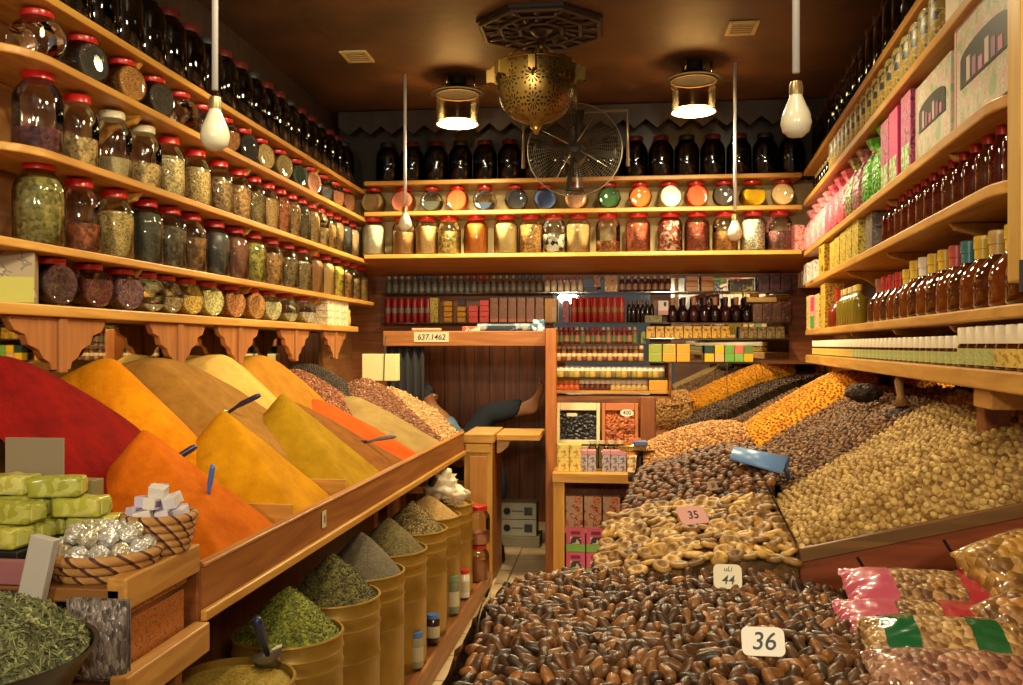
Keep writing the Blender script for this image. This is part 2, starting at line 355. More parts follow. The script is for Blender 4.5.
# ------------------------------------------------------------------ jars
def jar_meshes():
    G = {}
    h, r = .24, .068
    prof = [(.0, .002), (r * .9, .002), (r, .012), (r, h * .62), (r * .97, h * .70), (r * .88, h * .77), (r * .7, h * .84), (r * .57, h * .875), (r * .56, h * .92)]
    G['tall_body'] = MB().lathe(prof, 26, cap=False).mesh('jar_body', M_GLASS, 1)
    lp = [(0, h * .89), (r * .62, h * .89), (r * .64, h * .895), (r * .64, h * .985), (r * .6, h), (0, h)]
    G['tall_lid'] = MB().lathe(lp, 26, cap=False).mesh('lid', M_RED, 2)
    for q in range(1, 9):
        hh = .004 + h * .76 * q / 8 if q < 8 else h * .8
        top = [(r * .93, min(hh, h * .62))]
        if hh > h * .7: top += [(r * .89, h * .70), (r * .76, hh - .004)]
        top += [(top[-1][0] * .6, hh + .003), (0, hh + .005)]
        G['tall_%d' % q] = MB().lathe([(0, .006), (r * .9, .006), (r * .93, .014)] + top, 22, cap=False).mesh('contents', None, 2)
    # flat round biscuit jar: a drum with its face to the room, mouth on top
    R, D = .067, .058
    MX = Matrix.Rotation(PI / 2, 4, 'Y')
    dp = [(0, -D), (R * .72, -D), (R * .8, -D * 1.0), (R * .93, -D * .86), (R, -D * .5), (R, D * .5), (R * .93, D * .86), (R * .8, D), (R * .72, D * .97), (R * .5, D * .93), (0, D * .93)]
    b = MB(); b.lathe(dp, 30, Matrix.Translation((0, 0, R)) @ MX, cap=False)
    b.lathe([(.040, R * 1.75), (.040, R * 2.05)], 20, cap=False)
    G['round_body'] = b.mesh('jar_body', M_GLASS, 2)
    G['round_lid'] = MB().lathe([(0, R * 1.93), (.045, R * 1.93), (.046, R * 1.95), (.046, R * 2.18), (.043, R * 2.22), (0, R * 2.22)], 24, cap=False).mesh('lid', M_RED, 2)
    for q in range(1, 9):
        m = MB(); lev = R * (-1 + 1.9 * q / 8); poly = []
        r2 = R * .94
        if q == 8: poly = [(r2 * math.cos(a * PI / 15), r2 * math.sin(a * PI / 15)) for a in range(30)]
        else:
            a0 = math.asin(max(-1, min(1, lev / r2)))
            poly = [(r2 * math.cos(PI - a0 + (PI + 2 * a0) * i / 20), r2 * math.sin(PI - a0 + (PI + 2 * a0) * i / 20)) for i in range(21)]
        m.prism(poly, -D * .84, D * .86, lambda a, bb, t: (t, a, bb + R))
        G['round_%d' % q] = m.mesh('contents', None, 0, bevel=.004 if q == 8 else .002)
    # big barrel-shouldered jar standing on the back shelf
    h, r = .265, .083
    prof = [(0, .002), (r * .9, .002), (r, .015), (r * 1.0, h * .66), (r * .95, h * .74), (r * .82, h * .81), (r * .7, h * .86), (r * .68, h * .92)]
    G['big_body'] = MB().lathe(prof, 28, cap=False).mesh('jar_body', M_GLASS, 1)
    G['big_lid'] = MB().lathe([(0, h * .88), (r * .75, h * .88), (r * .77, h * .89), (r * .77, h * .985), (r * .72, h), (0, h)], 26, cap=False).mesh('lid', M_RED, 2)
    for q in range(1, 9):
        hh = h * .78 * q / 8
        top = [(r * .94, min(hh, h * .66))]
        if hh > h * .68: top += [(r * .9, h * .73), (r * .78, hh)]
        top += [(top[-1][0] * .6, hh + .002), (0, hh + .004)]
        G['big_%d' % q] = MB().lathe([(0, .006), (r * .9, .006), (r * .94, .016)] + top, 24, cap=False).mesh('contents', None, 2)
    return G
JM = jar_meshes()
M_GLASSD = glass((120, 118, 110))
def jar(kind, loc, rot, cont, fill, label, group, lid=M_RED, sc_=1., body=None, name='glass_jar'):
    t = thing(name, label, 'jar', loc, rot, group); t.scale = (sc_,) * 3
    obj('jar_body', JM[kind + '_body'], t, body or M_GLASS)
    if lid: obj('lid', JM[kind + '_lid'], t, lid)
    if fill: obj('contents', JM['%s_%d' % (kind, fill)], t, cont)
    return t
def cont(c, sz=150., bump=.6, dk=.6, rough=.7):
    c = tuple(min(255, int(v * 1.12 + 8)) for v in c); sz = sz * 1.25
    return grain(c, tuple(int(v * dk) for v in c), sz, bump, rough)
fine = lambda c: cont(c, 400., .25, .85)
# left wall, jars standing on the third and fourth shelves, seen from the near end on
row3 = [(38, (88, 40, 56), 3, 'purple flowers', 60), (77, (176, 150, 100), 4, 'pale chips', 90), (112, (176, 160, 120), 3, 'grey-cream powder', 400), (143, (190, 165, 110), 4, 'cream roots', 90),
        (168, (188, 170, 122), 7, 'pale cream flakes', 120), (195, (186, 160, 104), 7, 'tan flakes', 120), (218, (150, 120, 80), 7, 'brown bark', 70), (237, (168, 130, 80), 7, 'light brown roots', 70),
        (252, (120, 100, 60), 7, 'olive leaves', 90), (266, (176, 140, 88), 7, 'sandy seeds', 200), (278, (150, 84, 44), 8, 'red-brown bark', 60), (289, (140, 108, 64), 8, 'brown twigs', 60),
        (299, (90, 80, 56), 8, 'dark leaves', 90), (309, (170, 140, 90), 8, 'tan seeds', 200), (318, (186, 160, 110), 5, 'cream pieces', 60), (326, (176, 138, 80), 7, 'amber resin', 60),
        (334, (150, 120, 70), 8, 'brown seeds', 160), (342, (60, 60, 56), 8, 'black seeds', 200), (350, (176, 150, 110), 8, 'beige powder', 400)]
row4 = [(39, (128, 120, 58), 8, 'olive-green pods', 70), (79, (150, 80, 44), 4, 'reddish bark', 50), (114, (172, 150, 92), 7, 'cream seeds', 190), (145, (62, 62, 48), 8, 'black-green seeds', 260),
        (169, (84, 74, 54), 7, 'dark nuts', 50), (190, (120, 84, 44), 6, 'brown nuts', 50), (214, (54, 54, 50), 8, 'black seeds', 260), (234, (112, 66, 42), 8, 'red-brown powder', 400),
        (252, (140, 130, 52), 8, 'yellow-green pods', 60), (270, (150, 110, 60), 7, 'mottled seeds', 80), (286, (110, 92, 56), 7, 'dull brown leaves', 90), (300, (124, 104, 62), 7, 'brown-green leaves', 90),
        (312, (156, 108, 58), 8, 'orange-brown powder', 400), (324, (196, 160, 96), 8, 'sandy powder', 400), (334, (196, 180, 70), 8, 'yellow flowers', 60), (343, (160, 120, 70), 7, 'tan bark', 80),
        (351, (140, 120, 74), 6, 'brown twigs', 60), (359, (150, 122, 60), 7, 'ochre seeds', 90)]
for row, z, nm, k in ((row3, LZ[2], 'third', 1.0), (row4, LZ[3], 'fourth', 1.02)):
    for i, (x, c, f, what, g) in enumerate(row):
        s_ = k * (1.08 if x < 50 else 1.0)
        no_lid = nm == 'third' and x in (112, 143)
        jar('tall', (XL - .095, Yl(x, .095), z + .001), (0, 0, random.random() * 6), cont(c, g), f,
            f'{"stoppered" if no_lid else "red-lidded"} jar of {what}, {nth(i)} from near end, left wall {nm} shelf', 'upright jars on the left wall shelves',
            plain((200, 190, 160), .3) if no_lid else M_RED, s_)
row2 = [(37, (190, 180, 150), 0, 'nearly empty'), (82, (60, 54, 50), 8, 'dark grey leaves'), (122, (168, 118, 60), 8, 'tan seeds'), (152, (60, 52, 44), 8, 'dark brown pods'),
        (178, (190, 180, 150), 0, 'clear and empty'), (200, (110, 70, 60), 4, 'dull red petals'), (222, (140, 90, 50), 6, 'brown chips'), (241, (30, 30, 34), 8, 'black seeds'), (258, (176, 150, 100), 8, 'pale tan powder'), (277, (160, 140, 92), 8, 'olive-tan powder'),
        (293, (60, 74, 60), 7, 'dark green leaves'), (307, (200, 140, 110), 8, 'pinkish powder'), (320, (50, 44, 50), 5, 'dark berries'), (332, (140, 84, 50), 6, 'reddish-brown powder'), (343, (130, 80, 44), 7, 'rust powder')]
row5 = [(50, (84, 50, 52), 8, 'purple dried petals'), (88, (104, 40, 36), 6, 'dark red petals'), (120, (126, 84, 96), 7, 'mauve rosebuds'), (144, (170, 160, 120), 2, 'a little pale powder'), (163, (150, 130, 90), 4, 'grey-tan leaves'),
        (184, (196, 160, 70), 5, 'yellow flakes'), (205, (200, 190, 130), 7, 'pale yellow flakes'), (228, (186, 124, 72), 7, 'peach pieces'), (249, (192, 138, 76), 8, 'orange-tan rings'), (266, (206, 196, 150), 6, 'cream and green pieces'), (284, (180, 176, 130), 3, 'pale lumps'), (302, (214, 204, 180), 4, 'white lumps')]
for row, z, nm, s0 in ((row2, LZ[1], 'second', 1.04), (row5, LZ[4], 'fifth', 1.0)):
    for i, (x, c, f, what) in enumerate(row):
        jar('round', (XL - .085, Yl(x, .085), z + .001), (0, 0, -.28), cont(c, 130 if f and nm == 'fifth' else 220), f,
            f'flat round jar, {what}, {nth(i)} from near end, left wall {nm} shelf', 'round biscuit jars on the left wall shelves', M_RED, s0)
# dark jars on the topmost shelves
darkc = [(26, 22, 22), (50, 38, 24), (84, 52, 28), (34, 34, 30), (96, 70, 36), (22, 24, 30)]
def drow(pts, nm, grp, rnd):
    for i, p in enumerate(pts):
        c = darkc[(i * 5 + i // 3) % 6]
        jar('tall', p, (0, 0, i), cont(c, 160), 4 + (i * 7) % 5, f'dark upright jar, {nth(i)} {nm}', grp, plain((70, 16, 14), .3) if i % 3 else M_BLACK, 1.18, M_GLASSD)
drow([(XL - .11, 2.75 + .168 * i, LZ[0] + .001) for i in range(19)], 'from the near end above the topmost left wall shelf', 'dark jars above the topmost left shelf', 0)
drow([(XR(2.75 + .168 * i) + .1, 2.75 + .168 * i, RZ[0] + .001) for i in range(18)], 'from the near end above the topmost right wall shelf', 'dark jars above the topmost right shelf', 0)
drow([(-1.53 + .1685 * i, 6.05, AZ[0] + .001) for i in range(17)], 'from the left corner above the topmost back shelf', 'dark jars above the topmost back shelf', 0)
# back wall, round jars
rowb = [(374, (150, 120, 70), 7, 'tan pieces'), (404, (216, 140, 112), 8, 'pink powder'), (432, (70, 74, 60), 4, 'dark grey-green powder'), (458, (196, 92, 40), 8, 'orange powder'), (485, (40, 60, 90), 3, 'a layer of deep blue powder'), (516, (36, 34, 36), 8, 'black stones'),
        (545, (80, 100, 150), 7, 'blue stones'), (577, (220, 176, 140), 5, 'pale pink powder'), (609, (50, 96, 40), 8, 'green powder'), (640, (206, 110, 26), 8, 'deep orange powder'), (669, (226, 220, 206), 8, 'white crystals'), (696, (206, 88, 44), 8, 'orange-red powder'),
        (724, (60, 48, 40), 8, 'dark brown powder'), (752, (236, 184, 20), 6, 'bright yellow powder'), (783, (216, 190, 140), 8, 'beige powder')]
for i, (x, c, f, what) in enumerate(rowb):
    jar('round', (ratio(x) * 6.0, 6.0, AZ[1] + .001), (0, 0, -PI / 2 + random.uniform(-.25, .25)), cont(c, 300, .3, .9), f, f'round jar of {what} on the middle back wall shelf', 'round jars on the middle back shelf', M_RED, 1.13)
rowc = [(373, (226, 216, 190), 8, 'white powder', 400), (404, (190, 140, 80), 6, 'light brown powder', 400), (427, (206, 170, 112), 7, 'beige powder', 400), (449, (206, 180, 100), 6, 'pale sticks', 40), (476, (204, 120, 30), 8, 'orange powder', 400), (506, (206, 180, 120), 8, 'cream powder', 400),
        (531, (196, 150, 80), 7, 'golden pieces', 90), (554, (228, 222, 206), 5, 'white cubes', 34), (578, (200, 170, 112), 7, 'beige flakes', 300), (608, (176, 112, 70), 3, 'reddish chunks', 60), (638, (168, 80, 48), 7, 'red-brown seeds', 90), (670, (170, 60, 40), 8, 'red and cream pieces', 60), (697, (140, 60, 34), 7, 'dark red peppers', 70), (725, (176, 120, 60), 5, 'tan chips', 90), (753, (232, 224, 200), 8, 'white lumps', 100), (779, (150, 100, 96), 5, 'mauve flowers', 80)]
for i, (x, c, f, what, g) in enumerate(rowc):
    cm = grain(c, (226, 200, 170), g, .6, .6, None, (120, 30, 24)) if x == 670 else (grain(c, (40, 34, 30), g, .8, .5, None, c) if x == 554 else cont(c, g))
    jar('big', (ratio(x) * 6.0, 6.0, AZ[2] + .001), (0, 0, i), cm, f, f'large upright jar of {what} on the thick back shelf', 'large jars on the thick back shelf', M_RED, .98)
t = tag(obj('pink_packet', boxm('pink_packet', (-.045, -.04, 0), (.045, .04, .17), printed((206, 150, 150), [(220, 130, 60), (150, 60, 80)], 60), .004), loc=(ratio(799) * 6.0 - .01, 6.03, AZ[2] + .001)), 'pink printed packet at the right end of the thick back shelf', 'packet')

# ------------------------------------------------------------------ small bottles, jars and boxes
def bm_bottle(r, h, neck, capr, capz):
    prof = [(0, .001), (r * .92, .001), (r, .006), (r, h * .62), (r * .92, h * .68), (neck * 1.4, h * .76), (neck, h * .8), (neck, h * .9)]
    b = MB().lathe(prof, 16, cap=False).mesh('bottle_body', None, 1)
    c = MB().lathe([(0, h * capz), (capr, h * capz), (capr, h * .99), (capr * .85, h), (0, h)], 14, cap=False).mesh('cap', None, 2)
    l = MB().lathe([(r * 1.012, h * .14), (r * 1.012, h * .5)], 16, cap=False).mesh('paper_label', None, 1)
    return b, c, l
B_WINE = bm_bottle(.033, .172, .013, .0155, .84)
def bm_flask(r, h, neck, capr):
    prof = [(0, .001), (r * .9, .001), (r, .008), (r, h * .34), (r * .97, h * .42), (r * .82, h * .52), (r * .55, h * .6), (neck * 1.25, h * .65), (neck, h * .68), (neck, h * .9)]
    b = MB().lathe(prof, 20, cap=False).mesh('bottle_body', None, 1)
    c = MB().lathe([(0, h * .69), (capr * .9, h * .69), (capr * .9, h * .82), (capr, h * .825), (capr, h * .99), (capr * .85, h), (0, h)], 16, cap=False).mesh('cap', None, 2)
    l = MB().lathe([(r * 1.012, h * .08), (r * 1.012, h * .3)], 16, cap=False).mesh('paper_label', None, 1)
    return b, c, l
B_DARK = bm_flask(.0365, .178, .015, .018)
B_OIL = bm_flask(.058, .205, .019, .023)
B_VIAL = bm_bottle(.0158, .158, .007, .0095, .82)
B_SM = bm_bottle(.021, .115, .009, .012, .82)
B_ROSE = bm_bottle(.036, .19, .012, .014, .85)
def bottle(B, name, cat, loc, body, capm, label, group, lab=None, s_=1.):
    t = thing(name, label, cat, loc, None, group); t.scale = (s_,) * 3
    obj('bottle_body', B[0], t, body); obj('cap', B[1], t, capm)
    if lab: obj('paper_label', B[2], t, lab)
    return t
JSM = (MB().lathe([(0, .001), (.028, .001), (.03, .005), (.03, .044), (.026, .05), (.026, .056)], 16, cap=False).mesh('jar_body', None, 1),
       MB().lathe([(0, .05), (.0295, .05), (.0295, .083), (.028, .085), (0, .085)], 16, cap=False).mesh('lid', None, 2),
       MB().lathe([(.0304, .006), (.0304, .04)], 16, cap=False).mesh('paper_label', None, 1))
def smalljar(loc, body, lid, lab, label, group, s_=1.):
    t = thing('small_jar', label, 'jar', loc, None, group); t.scale = (s_,) * 3
    obj('jar_body', JSM[0], t, body); obj('lid', JSM[1], t, lid)
    if lab: obj('paper_label', JSM[2], t, lab)
    return t
AMBER = plain((70, 30, 10), .06, coat=.6); HONEY = plain((100, 46, 12), .06, coat=.6); DRED = plain((66, 14, 10), .08, coat=.6); DARKB = plain((26, 14, 14), .1, coat=.5); OLIVEB = plain((120, 104, 30), .12, coat=.5); CLEARB = plain((92, 92, 84), .1, coat=.6)
YCAP = plain((214, 176, 50), .35); RCAP = plain((176, 36, 24), .35); WCAP = plain((226, 214, 190), .35); GCAP = plain((60, 120, 130), .35)
_bx = {}
def carton(name, cat, loc, size, mat, label, group=None, rot=0., face=None, bevel=.002, fname='printed_panel'):
    k = tuple(round(v, 4) for v in size) + (id(mat),)
    if k not in _bx: _bx[k] = boxm(name, (-size[0] / 2, -size[1] / 2, 0), (size[0] / 2, size[1] / 2, size[2]), mat, bevel)
    if face is None:
        return tag(obj(name, _bx[k], None, None, loc, (0, 0, rot)), label, cat, group)
    t = thing(name, label, cat, loc, (0, 0, rot), group); obj('carton_body', _bx[k], t)
    for (pts, fm, fn) in face:        # panels printed on the side that faces the room: (u0,v0,u1,v1) in fractions, on -x or -y
        ax, u0, v0, u1, v1 = pts; sx, sy, sz = size
        if ax == 'x': me = boxm(fn, (-sx / 2 - .0015, (u0 - .5) * sy, v0 * sz), (-sx / 2 - .0002, (u1 - .5) * sy, v1 * sz), fm)
        else: me = boxm(fn, ((u0 - .5) * sx, -sy / 2 - .0015, v0 * sz), ((u1 - .5) * sx, -sy / 2 - .0002, v1 * sz), fm)
        obj(fn, me, t)
    return t
def rp(x, off, z): # a point on a right wall shelf seen at column x, OFF behind its front edge
    y = Yr(x, off); return (XR(y) + off, y, z + .001)
# R4: dark bottles with red caps
for i in range(15):
    y = 2.2 + .108 * i
    bottle(B_WINE, 'syrup_bottle', 'bottle', (XR(y) + .075, y, RZ[3] + .001), DRED if i % 3 else AMBER, RCAP, f'dark red bottle with red cap, {nth(i)} from the near end of its right wall row', 'red-capped bottles on the right wall')
for i in range(6):
    y = 2.25 + .2 * i
    bottle(B_WINE, 'syrup_bottle', 'bottle', (XR(y) + .165, y, RZ[3] + .001), DRED, RCAP, f'dark red bottle standing behind the red-capped front row, {nth(i)} from the near end', 'second row of red-capped bottles')
YG = printed((196, 176, 76), [(150, 120, 40), (110, 90, 30)], 90)
for i, x in enumerate((862, 855, 849, 843, 838)):
    y = Yr(x, .05); carton('tea_tin', 'tin', (XR(y) + .07, y, RZ[3] + .001), (.1, .15, .172 - .006 * i), YG, f'yellow-green patterned tin, {nth(i)} counting from the red-capped bottles', 'yellow-green tins on the right wall', RANG)
y = Yr(875, .06); carton('grey_packet', 'packet', (XR(y) + .08, y, RZ[3] + .001), (.09, .14, .165), printed((96, 88, 84), [(140, 130, 120), (60, 50, 56)], 40), 'grey foil packet between the yellow-green tins and the red-capped bottles', rot=RANG)
YEL = printed((226, 186, 60), [(150, 110, 40)], 70); CRM = printed((226, 206, 140), [(190, 150, 60), (120, 90, 40)], 80)
y = Yr(829, .05); carton('yellow_box', 'box', (XR(y) + .06, y, RZ[3] + .001), (.1, .2, .165), YEL, 'yellow carton with dark marks beside the patterned tins', None, RANG, [(('x', .6, .75, .8, .92), plain((60, 60, 30)), 'printed_mark'), (('x', .2, .1, .4, .3), plain((70, 60, 30)), 'printed_mark')])
for i, (x, h) in enumerate(((817, .12), (810, .13), (804.5, .1))):
    y = Yr(x, .05); carton('white_pack', 'packet', (XR(y) + .07, y, RZ[3] + .001), (.1, .2, h), printed((226, 216, 206), [(200, 170, 170), (150, 120, 120)], 30), f'white printed packet, {nth(i)} beyond the yellow carton', 'white packets at the back of the right wall', RANG)
# R5: big oil bottles with long necks
caps5 = [DARKB, YCAP, YCAP, plain((196, 160, 90), .35), YCAP, GCAP, plain((190, 80, 80), .35), YCAP, YCAP, WCAP, YCAP, YCAP, RCAP, RCAP, RCAP, plain((150, 90, 70), .35)]
cw = ['black', 'yellow', 'yellow', 'tan', 'yellow', 'blue-green', 'pink', 'yellow', 'yellow', 'white', 'yellow', 'yellow', 'red', 'red', 'red', 'brown']
for i in range(16):
    y = 2.1 + .122 * i
    bottle(B_OIL, 'oil_bottle', 'bottle', (XR(y) + .08, y, RZ[4] + .001), (HONEY, AMBER)[i % 2] if i else DARKB, caps5[i], f'big amber oil bottle with {cw[i]} cap, {nth(i)} from the near end of its shelf', 'amber oil bottles on the right wall', s_=1. if i < 11 else .9)
for i in range(7):
    y = 2.35 + .2 * i
    bottle(B_OIL, 'oil_bottle', 'bottle', (XR(y) + .2, y, RZ[4] + .001), AMBER, DARKB, f'amber oil bottle with dark cap in the rear row, {nth(i)} from the near end', 'rear row of amber oil bottles', s_=1.05)
for i in range(7):
    y = 4.3 + .072 * i
    bottle(B_ROSE, 'green_bottle', 'bottle', (XR(y) + .06, y, RZ[4] + .001), OLIVEB, WCAP if i % 2 else YCAP, f'slim olive-green bottle, {nth(i)} in the row beyond the amber bottles', 'olive bottles on the right wall', s_=.98)
y = 4.92; t = bottle(B_OIL, 'rust_bottle', 'bottle', (XR(y) + .07, y, RZ[4] + .001), plain((120, 40, 20), .2), RCAP, 'rust-brown bottle with red cap at the far end of the olive bottles', None)
for i, (yy, h, m, lb_) in enumerate(((5.1, .24, YEL, 'tall yellow carton beyond the rust-brown bottle'), (5.32, .2, CRM, 'cream-yellow carton beside the pink and green box'), (5.72, .21, CRM, 'cream-yellow printed carton at the far end of the oil shelf'))):
    carton('yellow_box', 'box', (XR(yy) + .06, yy, RZ[4] + .001), (.1, .17, h), m, lb_, None, RANG)
carton('pink_green_box', 'box', (XR(5.53) + .06, 5.53, RZ[4] + .001), (.1, .17, .2), plain((216, 150, 150)), 'pink carton with a green foot among the yellow cartons', None, RANG, [(('x', .05, .55, .95, .95), plain((206, 60, 110)), 'pink_panel'), (('x', .05, .03, .95, .4), plain((80, 150, 50)), 'green_panel')])
# R6: small jars with white lids
LABG = printed((176, 182, 120), [(120, 140, 60), (210, 200, 150)], 120); LABY = printed((216, 190, 100), [(170, 120, 40)], 120)
for i in range(48):
    y = 2.03 + .0755 * i
    big = 1.25 if i < 8 else 1.0
    smalljar((XR(y) + .045, y, RZ[5] + .001), AMBER, WCAP, LABG if 3 < i < 30 else LABY, f'small amber jar with white lid, {nth(i)} from the near end of the lowest right shelf', 'white-lidded small jars on the right wall', big)
# R3: floral gift boxes, pink packs
FLO = printed((206, 170, 166), [(210, 200, 180), (170, 190, 150), (210, 176, 172), (150, 176, 130)], 22, q0=.42); PNK = printed((186, 80, 130), [(206, 120, 160), (140, 50, 90)], 30)
for i, (x, wy, h, lb_) in enumerate(((985, .5, .29, 'large floral gift box with an arched black window, nearest the wooden post'), (944, .4, .245, 'smaller floral gift box with a black window behind the largest one'))):
    y = (2.38, 2.87)[i]
    t = thing('gift_box', lb_, 'box', (XR(y) + .09, y, RZ[2] + .001), (0, 0, RANG), 'floral gift boxes')
    obj('carton_body', boxm('carton_body', (-.07, -wy / 2, 0), (.07, wy / 2, h), FLO, .003), t)
    poly = [(-.38 * wy, h * .36), (.38 * wy, h * .36), (.38 * wy, h * .62)] + [(.38 * wy * math.cos(a), h * .62 + h * .1 * math.sin(a)) for a in [q * PI / 10 for q in range(1, 10)]] + [(-.38 * wy, h * .62)]
    obj('window_panel', MB().prism(poly, -.0722, -.0703, lambda a, b, q: (q, a, b)).mesh('window_panel', plain((14, 12, 18), .45)), t)
    for k in range(6):
        obj('incense_bundle', boxm('incense_bundle', (-.0738, -.3 * wy + k * .1 * wy, h * .38), (-.0723, -.3 * wy + k * .1 * wy + .06 * wy, h * (.5 + .05 * (k % 3))), plain([(196, 130, 150), (150, 110, 140), (200, 180, 170)][k % 3], .6)), t)
    obj('edge_band', boxm('edge_band', (-.0712, wy / 2 - .018, .002), (-.0703, wy / 2 - .001, h - .003), plain((206, 160, 156))), t)
for i, (x, h, m, w_) in enumerate(((915, .27, PNK, 'magenta'), (902, .265, plain((206, 50, 120), .4), 'hot pink'), (893, .26, PNK, 'magenta'))):
    y = Yr(x, .05); carton('pink_box', 'box', (XR(y) + .07, y, RZ[2] + .001), (.1, .14, h), m, f'{w_} gift box, {nth(i)} beyond the floral boxes', 'magenta boxes on the right wall', RANG, [(('x', .1, .05, .9, .35), printed((120, 180, 60), [(220, 220, 200)], 40), 'green_panel')])
def sachet(name, loc, rot, w, h, d, mat, label, group, knot):
    t = thing(name, label, 'gift bag', loc, (0, 0, rot), group)
    prof = [(.0, .0), (.8, .0), (1.0, .1), (1.02, .35), (.9, .6), (.45, .76), (.3, .8), (.6, .92), (.75, 1.0)]
    M_ = Matrix.Diagonal((d / 2, w / 2, h, 1))
    obj('pouch', MB().lathe(prof, 18, M_, cap=False, wob=lambda a: 1 + .06 * math.sin(7 * a)).mesh('pouch', mat, 1), t)
    obj('ribbon', MB().lathe([(.36, .77), (.42, .79), (.36, .82)], 14, M_, cap=False).mesh('ribbon', knot, 1), t)
    return t
GRN = grain((110, 190, 60), (50, 120, 30), 60, .6, .4); GPK = grain((190, 110, 130), (110, 80, 60), 60, .6, .4)
for i, (x, m, w_) in enumerate(((884, GRN, 'bright green'), (873, GRN, 'green'), (863, GPK, 'dusky pink'), (855, grain((150, 170, 80), (110, 60, 60), 60, .6, .4), 'green-brown'))):
    y = Yr(x, .05); sachet('potpourri_bag', (XR(y) + .07, y, RZ[2] + .001), RANG, .18, .27, .12, m, f'{w_} potpourri bag, {nth(i)} beyond the magenta boxes', 'green potpourri bags', plain((200, 60, 110), .4))
PKB = [grain((226, 120, 140), (190, 50, 80), 70, .6, .35), grain((236, 180, 180), (210, 110, 130), 70, .6, .35)]
for i, x in enumerate((847, 840, 833.5, 827.5, 822, 816.5, 811)):
    y = Yr(x, .05); sachet('rose_petal_bag', (XR(y) + .07, y, RZ[2] + .001), RANG, .22, .26, .12, PKB[i > 2], f'{"pale" if i > 2 else "deep"} pink petal bag with knotted top, {nth(i)} beyond the green bags', 'pink petal bags on the right wall', plain((214, 70, 60), .4))
# R2: packets with yellow labels
JLAB = printed((150, 130, 70), [(210, 170, 50), (90, 110, 120), (70, 60, 40)], 34)
for i in range(17):
    y = 2.86 + .125 * i
    t = thing('spice_packet', f'clear spice tube with yellow label, {nth(i)} from the near end of the second right shelf', 'packet', (XR(y) + .065, y, RZ[1] + .001), None, 'yellow-labelled spice tubes'); t.scale = (1.1, 1.1, 1.12)
    obj('tube_body', MB().lathe([(0, .001), (.05, .001), (.053, .006), (.053, .12), (.049, .13), (0, .13)], 20, cap=False).mesh('tube_body', JLAB, 2) if i == 0 else bpy.data.meshes['tube_body'], t)
    obj('cap', MB().lathe([(0, .13), (.046, .13), (.046, .142), (0, .142)], 18, cap=False).mesh('tube_cap', plain((120, 110, 90), .3), 2) if i == 0 else bpy.data.meshes['tube_cap'], t)
y = 2.66; carton('white_bag', 'packet', (XR(y) + .07, y, RZ[1] + .001), (.1, .13, .15), plain((232, 222, 196), .5), 'plain white packet at the near end of the yellow-labelled tubes', None, RANG, [(('x', .05, .7, .95, .97), plain((236, 232, 220), .4), 'folded_top')])
for i in range(8):
    y = 5.0 + .1 * i
    bottle(B_SM, 'dark_vial', 'bottle', (XR(y) + .06, y, RZ[1] + .001), DARKB, plain((196, 180, 120), .3), f'dark vial with pale cap, {nth(i)} in the far row of the second right shelf', 'dark vials on the second right shelf', s_=1.2)

# left wall extras: parcels at the ends of rows
WB = printed((222, 212, 176), [(170, 150, 110), (200, 180, 140)], 60)
for r_ in range(4):
    for k in range(3):
        y = 5.27 + .142 * k
        carton('white_soap_box', 'box', (XL - .07, y, LZ[4] + .001 + .042 * r_), (.1, .139, .0405), WB, f'white soap carton, {nth(r_)} layer up, {nth(k)} column past the lowest left round jars', 'stacked white soap cartons')
t = thing('yellow_figure_bottle', 'yellow bottle beyond the white soap cartons on the lowest left shelf', 'bottle', (XL - .06, 5.70, LZ[4] + .001))
obj('bottle_body', MB().lathe([(0, 0), (.03, 0), (.032, .05), (.026, .08), (.03, .1), (.014, .12), (.014, .14)], 14).mesh('bottle_body', plain((216, 170, 60), .4), 1), t)
obj('cap', MB().lathe([(.018, .14), (.02, .16), (.012, .17), (0, .172)], 12).mesh('cap', plain((226, 150, 30), .4), 1), t)
carton('herb_box', 'box', (XL - .1, Yl(12, .1), LZ[4] + .001), (.13, .1, .155), printed((150, 130, 90), [(110, 90, 60), (176, 160, 120)], 20), 'printed box with a yellow-green lower half beside the purple petal jar', None, .5, [(('y', .02, .02, .98, .5), plain((176, 170, 40), .4), 'green_panel')])

# ------------------------------------------------------------------ lower back wall: glass shelves of small goods
def zB(y): return PY(560, y, YS)[2]
def bshelf(x0, x1, yp, label, mat=None, th=.008, y0=YS - .06):
    z = zB(yp); a = ratio(x0) * YS; b = ratio(x1) * YS
    tag(obj('glass_shelf', boxm('glass_shelf', (a, y0, z - th), (b, YLB - .011, z), mat or plain((60, 52, 40), .1, coat=.5), .001)), label, 'shelf'); return z
GSH_ = plain((86, 74, 56), .12, coat=.5)
mirror_panel('back_mirror', boxm('back_mirror', (ratio(553) * YLB, YLB - .01, zB(403)), (ratio(650) * YLB, YLB - .002, 1.974), M_MIRROR), 'mirror panel behind the rows of small jars above the leaning trays')
mirror_panel('back_mirror', boxm('back_mirror', (ratio(656) * YM, YM, .85), (ratio(671) * YM, YM + .008, 1.14), M_MIRROR), 'narrow low mirror strip beside the brown post, under the small jar shelves')
mirror_panel('back_mirror', boxm('back_mirror', (ratio(671.5) * YM, YM, .85), (ratio(726.6) * YM, YM + .008, 1.375), M_MIRROR), 'mirror panel between the brown post and the seam, showing the nut heaps')
mirror_panel('back_mirror', boxm('back_mirror', (ratio(727.4) * YM, YM, .85), (XR(YM) + .2, YM + .008, 1.375), M_MIRROR), 'mirror panel next to the right wall showing heaps and shelves')
mirror_panel('back_mirror', boxm('back_mirror', (ratio(671) * YLB, YLB - .01, 1.40), (XRB - .3, YLB - .002, ZSF - .03), M_MIRROR), 'mirror panel behind the yellow cartons and dark bottles')
